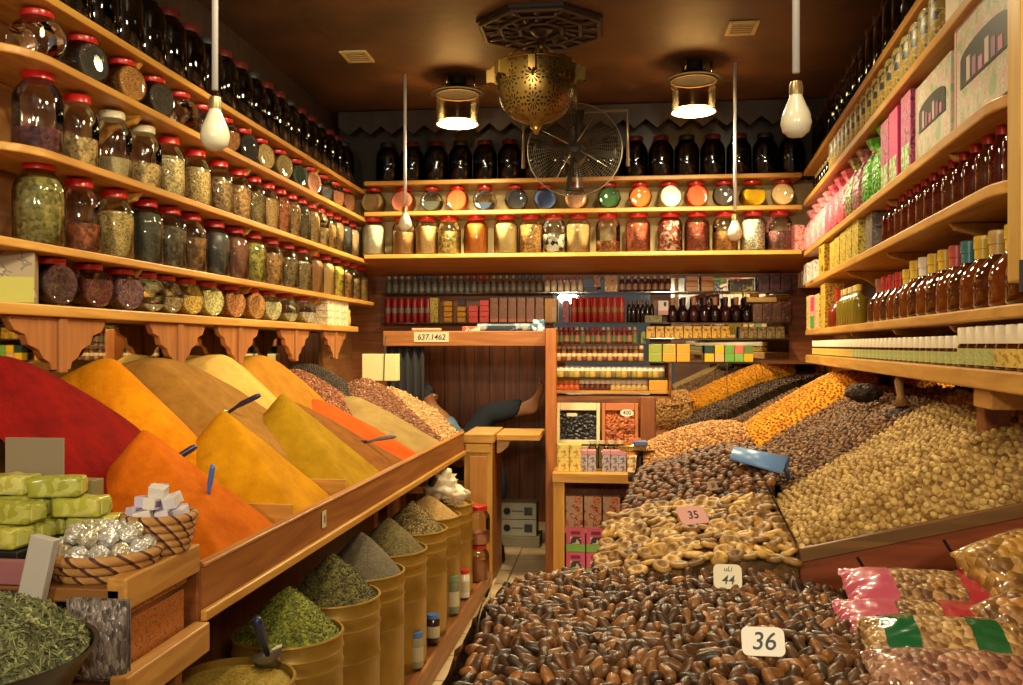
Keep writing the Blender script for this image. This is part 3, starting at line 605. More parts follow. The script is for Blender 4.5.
lg0 = MB(); lg0.box(XD1 + .02, YM + .012, 0, ratio(671) * YM, YLB - .012, 1.14); lg0.box(ratio(671.2) * YM, YM + .012, 0, XR(YM) + RW - .002, YLB - .012, 1.37)
struct('trim_6', lg0.mesh('trim_6', brownw(0)))
z1 = bshelf(383, 795, 292.5, 'uppermost thin glass shelf on the lower back wall')
z2 = bshelf(383, 632, 322.5, 'glass shelf under the row of red cans')
z2r = bshelf(633, 788, 323, 'glass shelf under the dark round-shouldered bottles')
z3 = bshelf(552, 640, 344, 'glass shelf under the two-tone small bottles')
z3r = bshelf(643, 788, 338.5, 'glass shelf under the long row of yellow cartons')
z4 = bshelf(550, 646, 361, 'glass shelf under the double row of cream-lidded jars')
z4r = bshelf(645, 760, 361.5, 'glass shelf under the stacked coloured boxes')
z5 = bshelf(552, 666, 377.5, 'glass shelf under the white-capped row')
z6 = bshelf(552, 670, 390, 'lowest glass shelf with orange and white lids', pine(0), .02)
def bx(x): return ratio(x) * YS
for i in range(24):
    cc = [(140, 150, 150), (60, 100, 140), (150, 130, 110), (190, 60, 50)][(i // 4) % 4]
    bottle(B_SM, 'small_bottle', 'bottle', (bx(389 + 6.55 * i), YS, z1 + .001), CLEARB if i < 14 else plain((110, 80, 60), .15, coat=.5), plain(cc, .4), f'small clear bottle on the uppermost glass shelf, {nth(i)} from the left wall', 'small bottles on the uppermost glass shelf', plain((110, 104, 94)) if i % 2 else plain((90, 96, 96)), 1.1)
for i in range(6):
    bottle(B_SM, 'white_label_bottle', 'bottle', (bx(547.5 + 6.6 * i), YS, z1 + .001), plain((206, 190, 166), .3), plain((170, 60, 44), .4), f'white-labelled bottle with red cap on the uppermost glass shelf, {nth(i)} of six', 'white-labelled bottles', plain((220, 206, 180)), .95)
carton('dark_box', 'box', (bx(591), YS, z1 + .001), (.09, .07, .032), plain((46, 46, 60)), 'flat dark box beside the white-labelled bottles')
carton('brown_box', 'box', (bx(597), YS - .02, z1 + .0335), (.05, .05, .085), printed((160, 100, 40), [(90, 50, 20)], 60), 'small brown box standing on the flat dark box')
carton('tan_box', 'box', (bx(611), YS, z1 + .001), (.09, .07, .115), printed((176, 120, 50), [(110, 60, 24), (210, 170, 90)], 40), 'tan figured box beside the dark and white small jars')
for i in range(8):
    bottle(B_SM, 'brown_vial', 'bottle', (bx(622 + 6.6 * i), YS, z1 + .001), plain((70, 36, 28), .15, coat=.4), plain((206, 180, 150), .4), f'brown vial with pale cap on the uppermost glass shelf, {nth(i)} of eight', 'brown vials on the uppermost glass shelf', plain((150, 110, 90)), .98)
for i, (x, h) in enumerate(((692, .1), (707, .1))):
    for k in range(3):
        carton('mustard_tin', 'tin', (bx(x), YS, z1 + .001 + k * .036), (.085, .07, .034), plain((176, 120, 30), .35), f'flat mustard-yellow tin, {nth(k)} in the {nth(i)} stack on the uppermost glass shelf', 'stacked mustard tins')
carton('blue_packet', 'packet', (bx(716.5), YS, z1 + .001), (.04, .03, .075), printed((40, 80, 110), [(190, 210, 220)], 60), 'small blue packet beside the mustard tins')
carton('patterned_box', 'box', (bx(742), YS, z1 + .001), (.16, .06, .085), printed((60, 44, 26), [(90, 110, 60), (200, 170, 90)], 26), 'dark green patterned box near the right end of the uppermost glass shelf')
for i in range(3):
    carton('dark_red_box', 'box', (bx(763 + 11 * i), YS, z1 + .001), (.07, .07, .115), printed((44, 24, 30), [(110, 30, 36)], 50), f'dark maroon carton, {nth(i)} at the right end of the uppermost glass shelf', 'maroon cartons')
# cans
CAN = (MB().lathe([(0, 0), (.021, 0), (.022, .003), (.022, .166), (.016, .178), (0, .18)], 16, cap=False).mesh('can_body', None, 2), MB().lathe([(.0224, .07), (.0224, .105)], 16, cap=False).mesh('printed_band', None, 1))
def can(x, z, c, band, label, group, s_=1.):
    t = thing('red_can', label, 'can', (bx(x), YS, z), None, group); t.scale = (s_,) * 3
    obj('can_body', CAN[0], t, plain(c, .35)); obj('printed_band', CAN[1], t, plain(band, .5))
for i in range(7): can(388 + 6.7 * i, z2 + .001, (150, 34, 34), (130, 120, 112), f'red can with grey band, {nth(i)} from the left wall on the can shelf', 'red cans left of the yellow box', 1.02)
for i in range(8): can(574 + 6.8 * i, z2 + .001, (176, 42, 28), (160, 116, 76), f'orange-red can with tan band, {nth(i)} of the eight before the dark bottles', 'orange-red cans', 1.02)
carton('yellow_carton', 'box', (bx(435), YS, z2 + .001), (.06, .07, .18), YG, 'tall yellow speckled carton beside the red cans')
for i, x in enumerate((448.5, 462)):
    for k in range(4 if i == 0 else 3):
        carton('mustard_tin', 'tin', (bx(x), YS, z2 + .001 + k * .0395), (.066, .07, .038), plain((186, 130, 30), .35), f'round-cornered mustard tin, {nth(k)} in the {nth(i)} stack beside the speckled carton', 'mustard tins beside the red cans', 0., None, .008)
carton('black_packet', 'packet', (bx(462), YS, z2 + .121), (.05, .05, .05), plain((30, 26, 28), .4), 'small black packet on top of the shorter mustard stack')
for i, (x, n_) in enumerate(((474, 3), (485, 4))):
    for k in range(n_):
        carton('red_box', 'box', (bx(x), YS, z2 + .001 + k * .0405), (.066, .07, .039), plain((210, 60, 44), .4), f'red-orange carton, {nth(k)} in the {nth(i)} red stack on the can shelf', 'stacked red cartons')
for i in range(6):
    carton('speckled_box', 'box', (bx(494.7 + 9.05 * i), YS, z2 + .001), (.0585, .07, .178), printed((140, 84, 52), [(84, 46, 26), (176, 120, 76)], 90), f'brown speckled carton, {nth(i)} in the block between red and yellow boxes', 'brown speckled cartons', 0, [(('y', 0.02, .02, .98, .14), plain((200, 110, 80)), 'lower_band')])
carton('ochre_box', 'box', (bx(551), YS, z2 + .001), (.085, .07, .17), plain((190, 130, 26), .4), 'ochre carton at the end of the brown speckled block', None, 0, [(('y', .6, .05, .98, .65), plain((200, 170, 130)), 'printed_panel')])
carton('maroon_packet', 'packet', (bx(566), YS, z2 + .001), (.045, .05, .16), printed((120, 20, 40), [(170, 50, 80)], 40), 'maroon packet squeezed beside the orange-red cans')
for i in range(6):
    bottle(B_VIAL, 'dark_vial', 'bottle', (bx(629 + 4.6 * i), YS, z2r + .002), DARKB, plain((90, 70, 60), .4), f'slim dark vial with dull cap, {nth(i)} beside the orange-red cans', 'dark vials beside the cans')
carton('white_card', 'card', (bx(663), YS - .03, z2r + .055), (.07, .004, .1), plain((226, 216, 214), .5), 'white and pink card propped among the dark bottles', None, 0, [(('y', 0.02, .02, .98, .3), plain((214, 150, 170)), 'pink_panel'), (('y', .55, .6, .8, .9), plain((40, 40, 50)), 'printed_mark')])
carton('green_tray', 'box', (bx(653), YS - .03, z2r + .001), (.12, .05, .05), printed((110, 104, 40), [(150, 150, 70), (70, 70, 30)], 60), 'low box of green sprigs under the white card')
for i in range(8):
    bottle(B_DARK, 'round_dark_bottle', 'bottle', (bx(672.5 + 10.6 * i), YS, z2r + .001), plain([(40, 12, 18), (30, 10, 16), (56, 16, 22)][i % 3], .2, coat=.4), plain([(170, 120, 90), (60, 20, 24)][i % 2], .4), f'dark round-shouldered bottle, {nth(i)} from the white card', 'round-shouldered dark bottles')
for i in range(4):
    carton('brown_carton', 'box', (bx(757 + 9.6 * i), YS, z2r + .001), (.062, .07, .145 if i else .13), printed([(110, 84, 60), (80, 60, 44)][i % 2], [(150, 50, 44), (150, 120, 80)], 50), f'dull brown figured carton, {nth(i)} beyond the dark bottles', 'brown figured cartons')
tag(obj('hanging_paper', boxm('hanging_paper', (bx(745), YS - .075, z1 - .08), (bx(775), YS - .062, z1 - .045), plain((226, 190, 110), .6), .006)), 'pale folded paper hanging at the shelf edge near the right corner', 'paper')
for i in range(16):
    ca = [(206, 190, 160), (196, 60, 44), (196, 60, 44), (170, 110, 80)][(i * 3 + i // 5) % 4]
    bottle(B_SM, 'tonic_bottle', 'bottle', (bx(556 + 5.25 * i), YS, z3 + .001), plain([(110, 30, 28), (120, 90, 60)][i % 5 == 0], .3), plain(ca, .4), f'small red-brown bottle, {nth(i)} from the corner post on its glass shelf', 'red-brown small bottles', plain([(150, 110, 80), (90, 110, 60)][i % 2]), 1.05)
for i in range(9):
    carton('yellow_soap_box', 'box', (bx(650.5 + 9.3 * i), YS, z3r + .001), (.06, .07, .085), printed((206, 160, 50), [(150, 100, 30), (120, 60, 30)], 70), f'yellow soap carton, {nth(i)} from the brown post in the yellow row', 'yellow soap cartons in a row')
for i in range(5):
    carton('dull_soap_box', 'box', (bx(743 + 9.1 * i), YS, z3r + .001), (.058, .07, .08), printed((140, 118, 66), [(90, 60, 30)], 70), f'dull yellow carton, {nth(i)} past the yellow row towards the right wall', 'dull yellow cartons')
carton('green_vial_box', 'box', (bx(643), YS, z3 + .001), (.035, .05, .085), printed((90, 110, 40), [(150, 140, 60)], 60), 'thin green carton at the right end of the red-brown bottles')
for r_ in range(2):
    for i in range(18):
        lidc = WCAP if r_ else plain((206, 176, 120), .4)
        smalljar((bx(553.5 + 5.15 * i), YS, z4 + .001 + r_ * .0553), plain([(110, 60, 40), (170, 120, 70)][(i + r_) % 2], .3), plain((214, 184, 140), .4), None, f'cream-lidded tiny jar, {nth(i)} from the corner post, {"upper" if r_ else "lower"} layer', 'double row of cream-lidded jars', .64)
cl = [(150, 160, 50), (216, 150, 20), (216, 150, 20)]
for i, x in enumerate((655, 669, 683)):
    for k in range(2):
        c = (216, 150, 24) if (i, k) in ((1, 0), (2, 0), (2, 1)) or i == 1 and k == 1 and False else (146, 156, 46) if i == 0 else (176, 156, 40)
        carton('coloured_box', 'box', (bx(x), YS, z4r + .001 + .062 * k), (.09, .07, .061), plain(c, .35), f'{"amber" if c[0] > 200 else "olive-green"} square carton, {nth(k)} layer of the {nth(i)} stack past the brown post', 'amber and green cartons')
cols = [[(226, 176, 30), (216, 170, 110), (110, 170, 70), (130, 176, 80), (226, 176, 30)], [(30, 60, 50), (226, 176, 30), (110, 160, 70), (206, 110, 90), (100, 130, 60)]]
nm_ = [['yellow', 'peach', 'green', 'pale green', 'yellow'], ['dark green', 'yellow', 'green', 'pink', 'moss green']]
for k in range(2):
    for i, x in enumerate((709, 719, 729, 738.5, 748)):
        carton('coloured_box', 'box', (bx(x), YS, z4r + .001 + .058 * k), (.062, .07, .057), plain(cols[k][i], .35), f'{nm_[k][i]} small carton, {nth(k)} layer of the {nth(i)} stack near the mirror seam', 'small coloured cartons')
for i in range(21):
    smalljar((bx(556 + 5.25 * i), YS, z5 + .001), plain([(150, 130, 50), (190, 150, 70), (120, 90, 50)][i % 3], .3), WCAP, None, f'white-capped little jar, {nth(i)} from the corner post, above the lowest glass shelf', 'white-capped little jars', .98 * .95)
for i in range(18):
    lc = plain((216, 130, 30), .4) if i < 5 else WCAP
    smalljar((bx(556 + 5.2 * i), YS, z6 + .001), plain([(190, 80, 50), (90, 40, 30), (180, 150, 90)][0 if i < 5 else 1 if i < 11 else 2], .3), lc, None, f'little jar with {"orange" if i < 5 else "white"} lid, {nth(i)} from the corner post on the lowest shelf', 'little jars on the lowest glass shelf', .9)
carton('ochre_block', 'box', (bx(658), YS - .02, z6 + .001), (.13, .07, .075), plain((206, 146, 40), .4), 'plain ochre carton at the right end of the lowest glass shelf')

# ------------------------------------------------------------------ doorway, posts, counter, table
def text_mesh(txt, size, mat, ext=.0004, shear=0.):
    cu = bpy.data.curves.new('lettering', 'FONT'); cu.body = txt; cu.size = size; cu.extrude = ext; cu.align_x = 'CENTER'; cu.align_y = 'CENTER'; cu.shear = shear; cu.offset = size * .006
    o = bpy.data.objects.new('lettering_tmp', cu); COL.objects.link(o)
    dg = bpy.context.evaluated_depsgraph_get(); dg.update(); me = bpy.data.meshes.new_from_object(o.evaluated_get(dg)); bpy.data.objects.remove(o)
    me.name = 'lettering'; me.materials.clear(); me.materials.append(mat); return me
YP = 5.98
xa, xb = ratio(383) * YP, ratio(546) * YP
zt, zb = PY(460, 331, YP)[2], PY(460, 346, YP)[2]
t = thing('doorway_beam', 'brown pine beam across the doorway, with the handwritten number sign', 'beam', (0, 0, 0)); t['kind'] = 'thing'
obj('beam_board', boxm('beam_board', (xa, YP, zb), (xb - .004, YP + .13, zt), wood((176, 112, 56), (130, 76, 34), 0), .004), t)
sx0, sx1 = ratio(414) * YP, ratio(449) * YP
s = thing('number_sign', 'pale paper sign with handwritten number fixed to the doorway beam', 'sign', ((sx0 + sx1) / 2, YP - .003, PY(430, 337, YP)[2]), (PI / 2, 0, 0))
obj('sign_card', boxm('sign_card', (-(sx1 - sx0) / 2, -.034, -.001), ((sx1 - sx0) / 2, .034, .0015), plain((196, 184, 150), .6)), s)
obj('lettering', text_mesh('637.1462', .052, M_INK, shear=.15), s, loc=(0, -.002, .002))
carton('folded_cloth', 'cloth', (ratio(508) * YP, YP + .07, zt + .001), (.44, .07, .05), printed((30, 50, 66), [(90, 110, 130), (150, 150, 150)], 14), 'dark blue folded cloth lying on the doorway beam', bevel=.015)
carton('red_folder', 'packet', (ratio(470) * YP, YP + .06, zt + .001), (.12, .07, .03), printed((196, 70, 44), [(226, 200, 170)], 14), 'red and white packet on the doorway beam', rot=.1)
carton('pale_packet', 'packet', (ratio(425) * YP, YP + .06, zt + .001), (.2, .06, .02), plain((196, 150, 110), .4), 'flat pinkish packet at the left end of the doorway beam', rot=.08, bevel=.006)
carton('blue_white_packet', 'packet', (ratio(538) * YP, YP + .06, zt + .001), (.08, .07, .075), printed((60, 110, 150), [(220, 220, 220)], 30), 'blue and white packet on the beam next to the corner post')
xp0, xp1 = ratio(545.5) * 5.86, ratio(556) * 5.86
t = thing('corner_post', 'orange pine post between the doorway and the small jar shelves', 'post', ((xp0 + xp1) / 2, 5.9, 0))
obj('shaft', boxm('shaft', (-(xp1 - xp0) / 2, -.04, 0), ((xp1 - xp0) / 2, .08, zb + .115), wood((190, 116, 54), (150, 84, 34), 2), .004), t)
q0, q1 = ratio(640.5) * 5.9, ratio(655) * 5.9
t = thing('brown_post', 'short brown pine post left of the nut heap mirror', 'post', ((q0 + q1) / 2, 5.95, 0))
obj('shaft', boxm('shaft', (-(q1 - q0) / 2, -.03, 0), ((q1 - q0) / 2, .09, 1.16), wood((150, 88, 40), (110, 58, 24), 2), .004), t)
# alcove things
def cab(name, label, cat, parts, loc=(0, 0, 0)):
    t = thing(name, label, cat, loc)
    for nm, a, b, m in parts: obj(nm, boxm(nm, a, b, m, .004), t)
    return t
cx0, cx1 = ratio(464) * 5.55, ratio(492) * 5.55
zc = PY(470, 434, 5.55)[2]; zf = PY(470, 443, 5.55)[2]
W_ = cx1 - cx0
parts = [('side_panel', (0, .0, .0), (W_, .03, zf), pine(2)), ('top_rail', (-.004, -.012, zf + .001), (W_ + .01, .5, zc), pine(0)), ('return_panel', (W_ - .03, .031, 0), (W_, .5, zf), wood((150, 92, 40), (110, 62, 26), 2)),
         ('moulding', (.012, -.01, zf - .06), (W_ - .012, -.001, zf - .005), pine(0)), ('raised_panel', (.035, -.008, .14), (W_ - .035, -.001, zf - .08), wood((210, 150, 76), (182, 118, 52), 2)), ('skirting', (0, -.008, 0), (W_, -.001, .1), pine(0))]
cab('counter_cabinet', 'pale pine counter end beside the row of spice bins', 'counter', parts, (cx0, 5.55, 0))
fx0, fx1 = ratio(487) * 5.7, ratio(540) * 5.7
t = thing('counter_flap', 'hinged pine counter flap bridging the doorway', 'counter flap', (0, 0, 0))
obj('board', boxm('board', (cx1 + .013, 5.66, zc - .05), (ratio(540) * 5.7, 6.0, zc - .012), pine(0), .004), t)
obj('cleat', boxm('cleat', (cx1 + .013, 6.001, zc - .05), (ratio(544) * 5.95, 6.05, zc - .008), pine(0), .004), t)
obj('flap_bracket', MB().prism([(cx1 + .013, zc - .052), (cx1 + .1, zc - .052), (cx1 + .085, zc - .09), (cx1 + .04, zc - .13), (cx1 + .013, zc - .135)], 5.68, 5.71, lambda a, b, q: (a, q, b)).mesh('flap_bracket', wood((190, 150, 100), (160, 120, 70), 0), bevel=.003), t)
zb0 = .02
for k in range(2):
    x = ratio(519) * 6.7
    t = thing('device_box', f'{"upper" if k else "lower"} of the two pale boxes on the alcove floor behind the doorway', 'box', (x, 6.75, .02 + .125 * k + .06), None, 'pale boxes on the alcove floor')
    obj('carton_body', boxm('carton_body', (-.135, -.1, 0), (.135, .1, .12), plain((150, 146, 130), .5), .004), t)
    obj('round_mark', MB().lathe([(0, 0), (.026, 0), (.026, .002), (0, .002)], 18, Matrix.Translation((-.085, -.1015, .06)) @ Matrix.Rotation(PI / 2, 4, 'X')).mesh('round_mark', M_BLACK), t)
    obj('dark_panel', boxm('dark_panel', (.045, -.1025, .03), (.105, -.1002, .09), plain((40, 44, 44), .3)), t)
    obj('printed_band', boxm('printed_band', (-.05, -.1025, .055), (.035, -.1002, .065), plain((90, 90, 84), .3)), t)
tag(obj('box_plinth', boxm('box_plinth', (x - .16, 6.63, 0), (x + .16, 6.9, .0795), plain((120, 110, 90), .7), .004)), 'low grey plinth carrying the two pale boxes in the alcove', 'plinth')
# shoe
sh = MB(); prof = []
for i in range(13):
    u = i / 12; w = .034 + .012 * math.sin(u * PI) + (.006 if u > .6 else 0); hgt = .085 * (1 - u) ** .7 + .04 * math.sin(min(1, u * 1.1) * PI) ** .6 * .6 + .018
    if u in (0, 1): w *= .5
    prof.append([(w * math.cos(a), u * .25, max(0, hgt * math.sin(a)) ) for a in [q * PI / 10 for q in range(11)]])
for p in prof: sh.v += p
sh.f = [(i * 11 + k, i * 11 + k + 1, (i + 1) * 11 + k + 1, (i + 1) * 11 + k) for i in range(12) for k in range(10)] + [tuple(range(11)), tuple(12 * 11 + k for k in range(11))] + [tuple([i * 11 for i in range(13)] + [i * 11 + 10 for i in range(12, -1, -1)])]
t = tag(obj('black_shoe', sh.mesh('black_shoe', plain((20, 18, 18), .35), 1), loc=(ratio(503) * 6.2, 6.2, .016), rot=(0, 0, 2.6)), 'black shoe on the floor at the doorway', 'shoe')
so = obj('sole', MB().prism([(.04 * math.cos(a), .125 + .132 * math.sin(a)) for a in [q * PI / 10 for q in range(20)]], -.015, -.001, lambda a, b, q: (a, b, q)).mesh('sole', M_BLACK), t)
# table unit with shelves
tx0, tx1 = ratio(552.5) * 5.62, ratio(637) * 5.62
ztb = PY(553, 473, 5.6)[2]; zms = PY(553, 530, 5.6)[2]
TW = tx1 - tx0
cab('shelf_table', 'pine shelf table of small wares beside the corner post', 'table', [('table_top', (0, 0, ztb - .06), (TW, .46, ztb), pine(0)), ('leg', (.005, .005, 0), (.075, .06, ztb - .061), pine(2)), ('leg', (TW - .05, .005, 0), (TW - .005, .06, ztb - .061), pine(2)),
    ('shelf', (.006, .061, zms - .03), (TW - .006, .455, zms), pine(0)), ('back_panel', (.006, .456, 0), (TW - .006, .47, ztb - .061), brownw(2)), ('floor_shelf', (.006, .061, .03), (TW - .006, .455, .05), pine(0))], (tx0, 5.6, 0))
def tx(x, Y=5.7): return ratio(x) * Y
PKC = printed((180, 150, 130), [(206, 110, 50), (90, 60, 60), (200, 190, 170)], 26)
for i in range(3):
    carton('picture_packet', 'packet', (tx(574.5 + 18.5 * i, 5.72), 5.72, zms + .001), (.108, .1, .2), PKC, f'packet with orange pictures, {nth(i)} from the leg on the shelf under the table', 'orange picture packets')
for k in range(2):
    for i in range(2):
        z_ = .051 + .152 * k
        carton('pink_tea_box', 'box', (tx(576 + 20 * i, 5.72), 5.72, z_), (.118, .12, .15), plain((206, 90, 130), .4), f'pink and green tea box, {nth(k)} layer, {nth(i)} from the table leg', 'pink and green tea boxes', 0,
               [(('y', .0, .0, 1, .3), plain((120, 176, 80), .4), 'green_panel'), (('y', .2, .33, .8, .62), printed((60, 50, 50), [(200, 190, 180)], 30), 'picture_panel'), (('y', .25, .72, .75, .85), plain((130, 30, 60)), 'printed_band')])
for i in range(2):
    for k in range(2):
        carton('yellow_herb_box', 'box', (tx(563.5 + 12 * i, 5.72), 5.72, ztb + .001 + k * .0855), (.074, .09, .084), printed((222, 196, 110), [(196, 160, 60), (170, 140, 60)], 40), f'yellow carton, {"upper" if k else "lower"} one of the {nth(i)} stack on the pine table', 'yellow cartons on the table')
for i, x in enumerate((583.5, 592, 606, 614.5, 622)):
    for k in range(2):
        carton('lilac_box', 'box', (tx(x, 5.72), 5.72, ztb + .001 + k * .052), (.05, .07, .051), printed((176, 166, 176), [(60, 60, 80), (120, 110, 140)], 50), f'lilac-grey printed carton, {"upper" if k else "lower"} one of the {nth(i)} stack on the pine table', 'lilac cartons on the table')
    carton('pink_lid_box', 'box', (tx(x, 5.72), 5.72, ztb + .106), (.05, .07, .028), plain((206, 140, 150), .4), f'flat pink carton on top of the {nth(i)} lilac stack', 'flat pink cartons')
for k in range(2):
    carton('cream_box', 'box', (tx(632.5, 5.72), 5.72, ztb + .001 + k * .05), (.07, .08, .049), printed((226, 210, 176), [(170, 120, 60)], 40), f'cream carton, {"upper" if k else "lower"}, at the scale end of the pine table', 'cream cartons')
carton('orange_packet', 'packet', (tx(633, 5.78), 5.80, ztb + .001), (.1, .06, .2), printed((206, 110, 40), [(60, 30, 30), (220, 200, 160), (40, 40, 60)], 16), 'orange and dark packet standing behind the cream cartons')
for i in range(4):
    t = thing('empty_jar', f'small empty clear jar, {nth(i)} from the black prune tray, behind the lilac cartons', 'jar', (tx(592.5 + 9.2 * i, 5.84), 5.84, ztb + .001), None, 'empty jars on the table')
    obj('jar_body', MB().lathe([(0, .001), (.028, .001), (.029, .006), (.029, .13), (.02, .15), (.02, .165)], 16, cap=False).mesh('jar_body', glass((215, 205, 180)), 1) if i == 0 else o_j.data, t)
    if i == 0: o_j = t.children[0]
    obj('lid', MB().lathe([(.022, .16), (.022, .178), (0, .179)], 14).mesh('lid', plain((200, 190, 160), .3), 2) if i == 0 else o_l.data, t)
    if i == 0: o_l = [c for c in t.children if c.name.startswith('lid')][0]
# leaning display trays
zt0, zt1 = PY(570, 444, 5.98)[2], PY(570, 402, 6.06)[2]
tag(obj('tray_riser', boxm('tray_riser', (tx0, 5.92, ztb + .001), (tx1, 6.058, zt0 - .006), plain((176, 160, 120), .6), .003)), 'pale riser block behind the lilac cartons, under the leaning trays', 'riser')
def ltray(xl, xr, label, mat, cmat, names, ztop=0.):
    xa, xb = ratio(xl) * 6.0, ratio(xr) * 6.0; w = xb - xa; hgt = zt1 - zt0 + ztop
    t = thing('display_tray', label, 'tray', ((xa + xb) / 2, 5.955, zt0), (-.16, 0, 0))
    for nm, a, b in (('rim', (-w / 2, -.03, 0), (-w / 2 + .022, .03, hgt)), ('rim', (w / 2 - .022, -.03, 0), (w / 2, .03, hgt)), ('rim', (-w / 2 + .023, -.03, 0), (w / 2 - .023, .03, .03)), ('rim', (-w / 2 + .023, -.03, hgt - .05), (w / 2 - .023, .03, hgt)), ('backing', (-w / 2 + .023, .02, .031), (w / 2 - .023, .03, hgt - .051))):
        obj(nm, boxm(nm, a, b, mat, .003), t)
    b = MB(); n = 22
    for j in range(n + 1):
        for i in range(n + 1):
            b.v.append((-w / 2 + .024 + (w - .048) * i / n, -.012 - .014 * noise.noise((i * .9, j * .9, xl)), .032 + (hgt - .085) * j / n))
    b.f = [(j * (n + 1) + i, j * (n + 1) + i + 1, (j + 1) * (n + 1) + i + 1, (j + 1) * (n + 1) + i) for j in range(n) for i in range(n)]
    c = obj(names, b.mesh(names, cmat, 1), t)
    return t, w, hgt
tr, w_, h_ = ltray(557, 600, 'leaning white-rimmed tray of black prunes behind the table', plain((216, 196, 150), .5), grain((26, 24, 30), (8, 8, 12), 45, 1.0, .35), 'prune_layer')
tr2, w2, h2 = ltray(602, 638, 'leaning tray of orange dried shrimp-like pieces next to the prune tray', plain((176, 100, 50), .5), grain((206, 110, 50), (120, 50, 20), 50, 1., .5), 'orange_layer')
tr2['label'] = 'leaning tray of orange dried pieces next to the black prune tray'
carton('price_card', 'card', (ratio(572) * 5.93, 5.932, PY(572, 415, 5.93)[2] - .01), (.07, .003, .022), plain((216, 200, 170), .6), 'narrow blank pale card stuck in the black prune tray')
cd = thing('price_card', 'small white card with dark figures stuck in the orange tray', 'card', (ratio(627) * 5.9, 5.905, PY(627, 413, 5.9)[2]), (PI / 2 - .1, 0, -.15))
obj('card_sheet', MB().prism([(.045 * math.cos(a) * (1 if i % 2 else .97), .024 * math.sin(a)) for i, a in enumerate([q * PI / 8 for q in range(16)])], -.001, .001, lambda a, b, q: (a, b, q)).mesh('card_sheet', plain((226, 216, 196), .6)), cd)
obj('lettering', text_mesh('400', .036, M_INK), cd, loc=(0, 0, .0012))

# ------------------------------------------------------------------ the person resting in the alcove
def skin_body(name, verts, edges, radii, mat, parent=None, root=0, sub=2):
    me = bpy.data.meshes.new(name); me.from_pydata(verts, edges, []); o = bpy.data.objects.new(name, me); COL.objects.link(o)
    md = o.modifiers.new('skin', 'SKIN')
    for i, r in enumerate(radii):
        v = me.skin_vertices[0].data[i]; v.radius = (r, r) if not isinstance(r, tuple) else r; v.use_root = (i == root)
    md.use_smooth_shade = True
    s_ = o.modifiers.new('sub', 'SUBSURF'); s_.levels = sub; s_.render_levels = sub
    dg = bpy.context.evaluated_depsgraph_get(); dg.update(); m2 = bpy.data.meshes.new_from_object(o.evaluated_get(dg)); bpy.data.objects.remove(o)
    m2.name = name; m2.materials.clear(); m2.materials.append(mat); m2.polygons.foreach_set('use_smooth', [True] * len(m2.polygons))
    return obj(name, m2, parent)
YQ = 6.9
def pp(x, y, dy=0): return PY(x, y, YQ + dy)
SKIN = plain((176, 118, 78), .5)
per = thing('person', 'person reclining behind the counter flap, dark trousers, bare foot propped on the post', 'person', (pp(462, 452)[0], YQ, 0))
O0 = Vector(per.location)
def L_(p): return tuple(Vector(p) - O0)
hip = pp(462, 462); sho = pp(437, 419); nek = pp(431, 409); hed = pp(425, 398); kne = pp(486, 414); ank = pp(531, 407); knb = pp(497, 470, .2); anb = pp(497, 520, .15)
foot_t = ank + Vector((.075, -.01, .20)); heel = ank + Vector((.06, 0, -.03)); ball = ank + Vector((.082, -.005, .13))
vs = [hip, (hip + sho) / 2 + Vector((-.02, 0, .02)), sho, nek, hed, hed + Vector((0, 0, .06)), kne, (kne + ank) / 2 + Vector((0, 0, -.015)), ank, heel, ball, foot_t,
      hip + Vector((0, .12, -.02)), knb, anb, sho + Vector((.01, -.17, -.03)), sho + Vector((.14, -.2, -.2)), hip + Vector((.1, -.14, .02)), sho + Vector((.01, .17, -.03)), sho + Vector((.14, .2, -.2)), hip + Vector((.1, .16, .05))]
ed = [(0, 1), (1, 2), (2, 3), (3, 4), (4, 5), (0, 6), (6, 7), (7, 8), (8, 9), (8, 10), (10, 11), (0, 12), (12, 13), (13, 14), (2, 15), (15, 16), (16, 17), (2, 18), (18, 19), (19, 20)]
rd = [.12, .12, .11, .055, .085, .075, .07, .062, .036, .034, .03, .016, .1, .065, .04, .055, .042, .032, .055, .042, .032]
skin_body('body', [L_(p) for p in vs], ed, rd, SKIN, per)
# toes
for k in range(5):
    a = foot_t + Vector((.004, -.034 + .017 * k, -.012)); ln = (.045, .042, .038, .034, .03)[k]
    skin_body('toe', [L_(a), L_(a + Vector((-.004, 0, ln * .55))), L_(a + Vector((-.016, 0, ln)))], [(0, 1), (1, 2)], [.012 if k == 0 else .009, .011 if k == 0 else .0085, .007], SKIN, per, sub=1)
TROU = plain((30, 34, 44), .85)
lg = [hip, (hip + kne) / 2, kne + Vector((-.01, 0, .0)), (kne + ank) / 2, ank + Vector((-.1, 0, 0)), ank + Vector((-.075, 0, -.01)), hip + Vector((0, .12, -.02)), knb, anb + Vector((0, 0, .12))]
skin_body('trousers', [L_(p) for p in lg], [(0, 1), (1, 2), (2, 3), (3, 4), (4, 5), (0, 6), (6, 7), (7, 8)], [.14, .115, .095, .085, .072, .066, .125, .1, .085], TROU, per)
skin_body('shirt', [L_(hip + Vector((0, 0, .0))), L_((hip + sho) / 2 + Vector((-.02, 0, .02))), L_(sho), L_(sho + Vector((.01, -.17, -.03))), L_(sho + Vector((.1, -.19, -.14))), L_(sho + Vector((.01, .17, -.03))), L_(sho + Vector((.1, .19, -.14)))], [(0, 1), (1, 2), (2, 3), (3, 4), (2, 5), (5, 6)], [.145, .145, .13, .08, .06, .08, .06], plain((120, 140, 160), .8), per)
hb = MB(); 
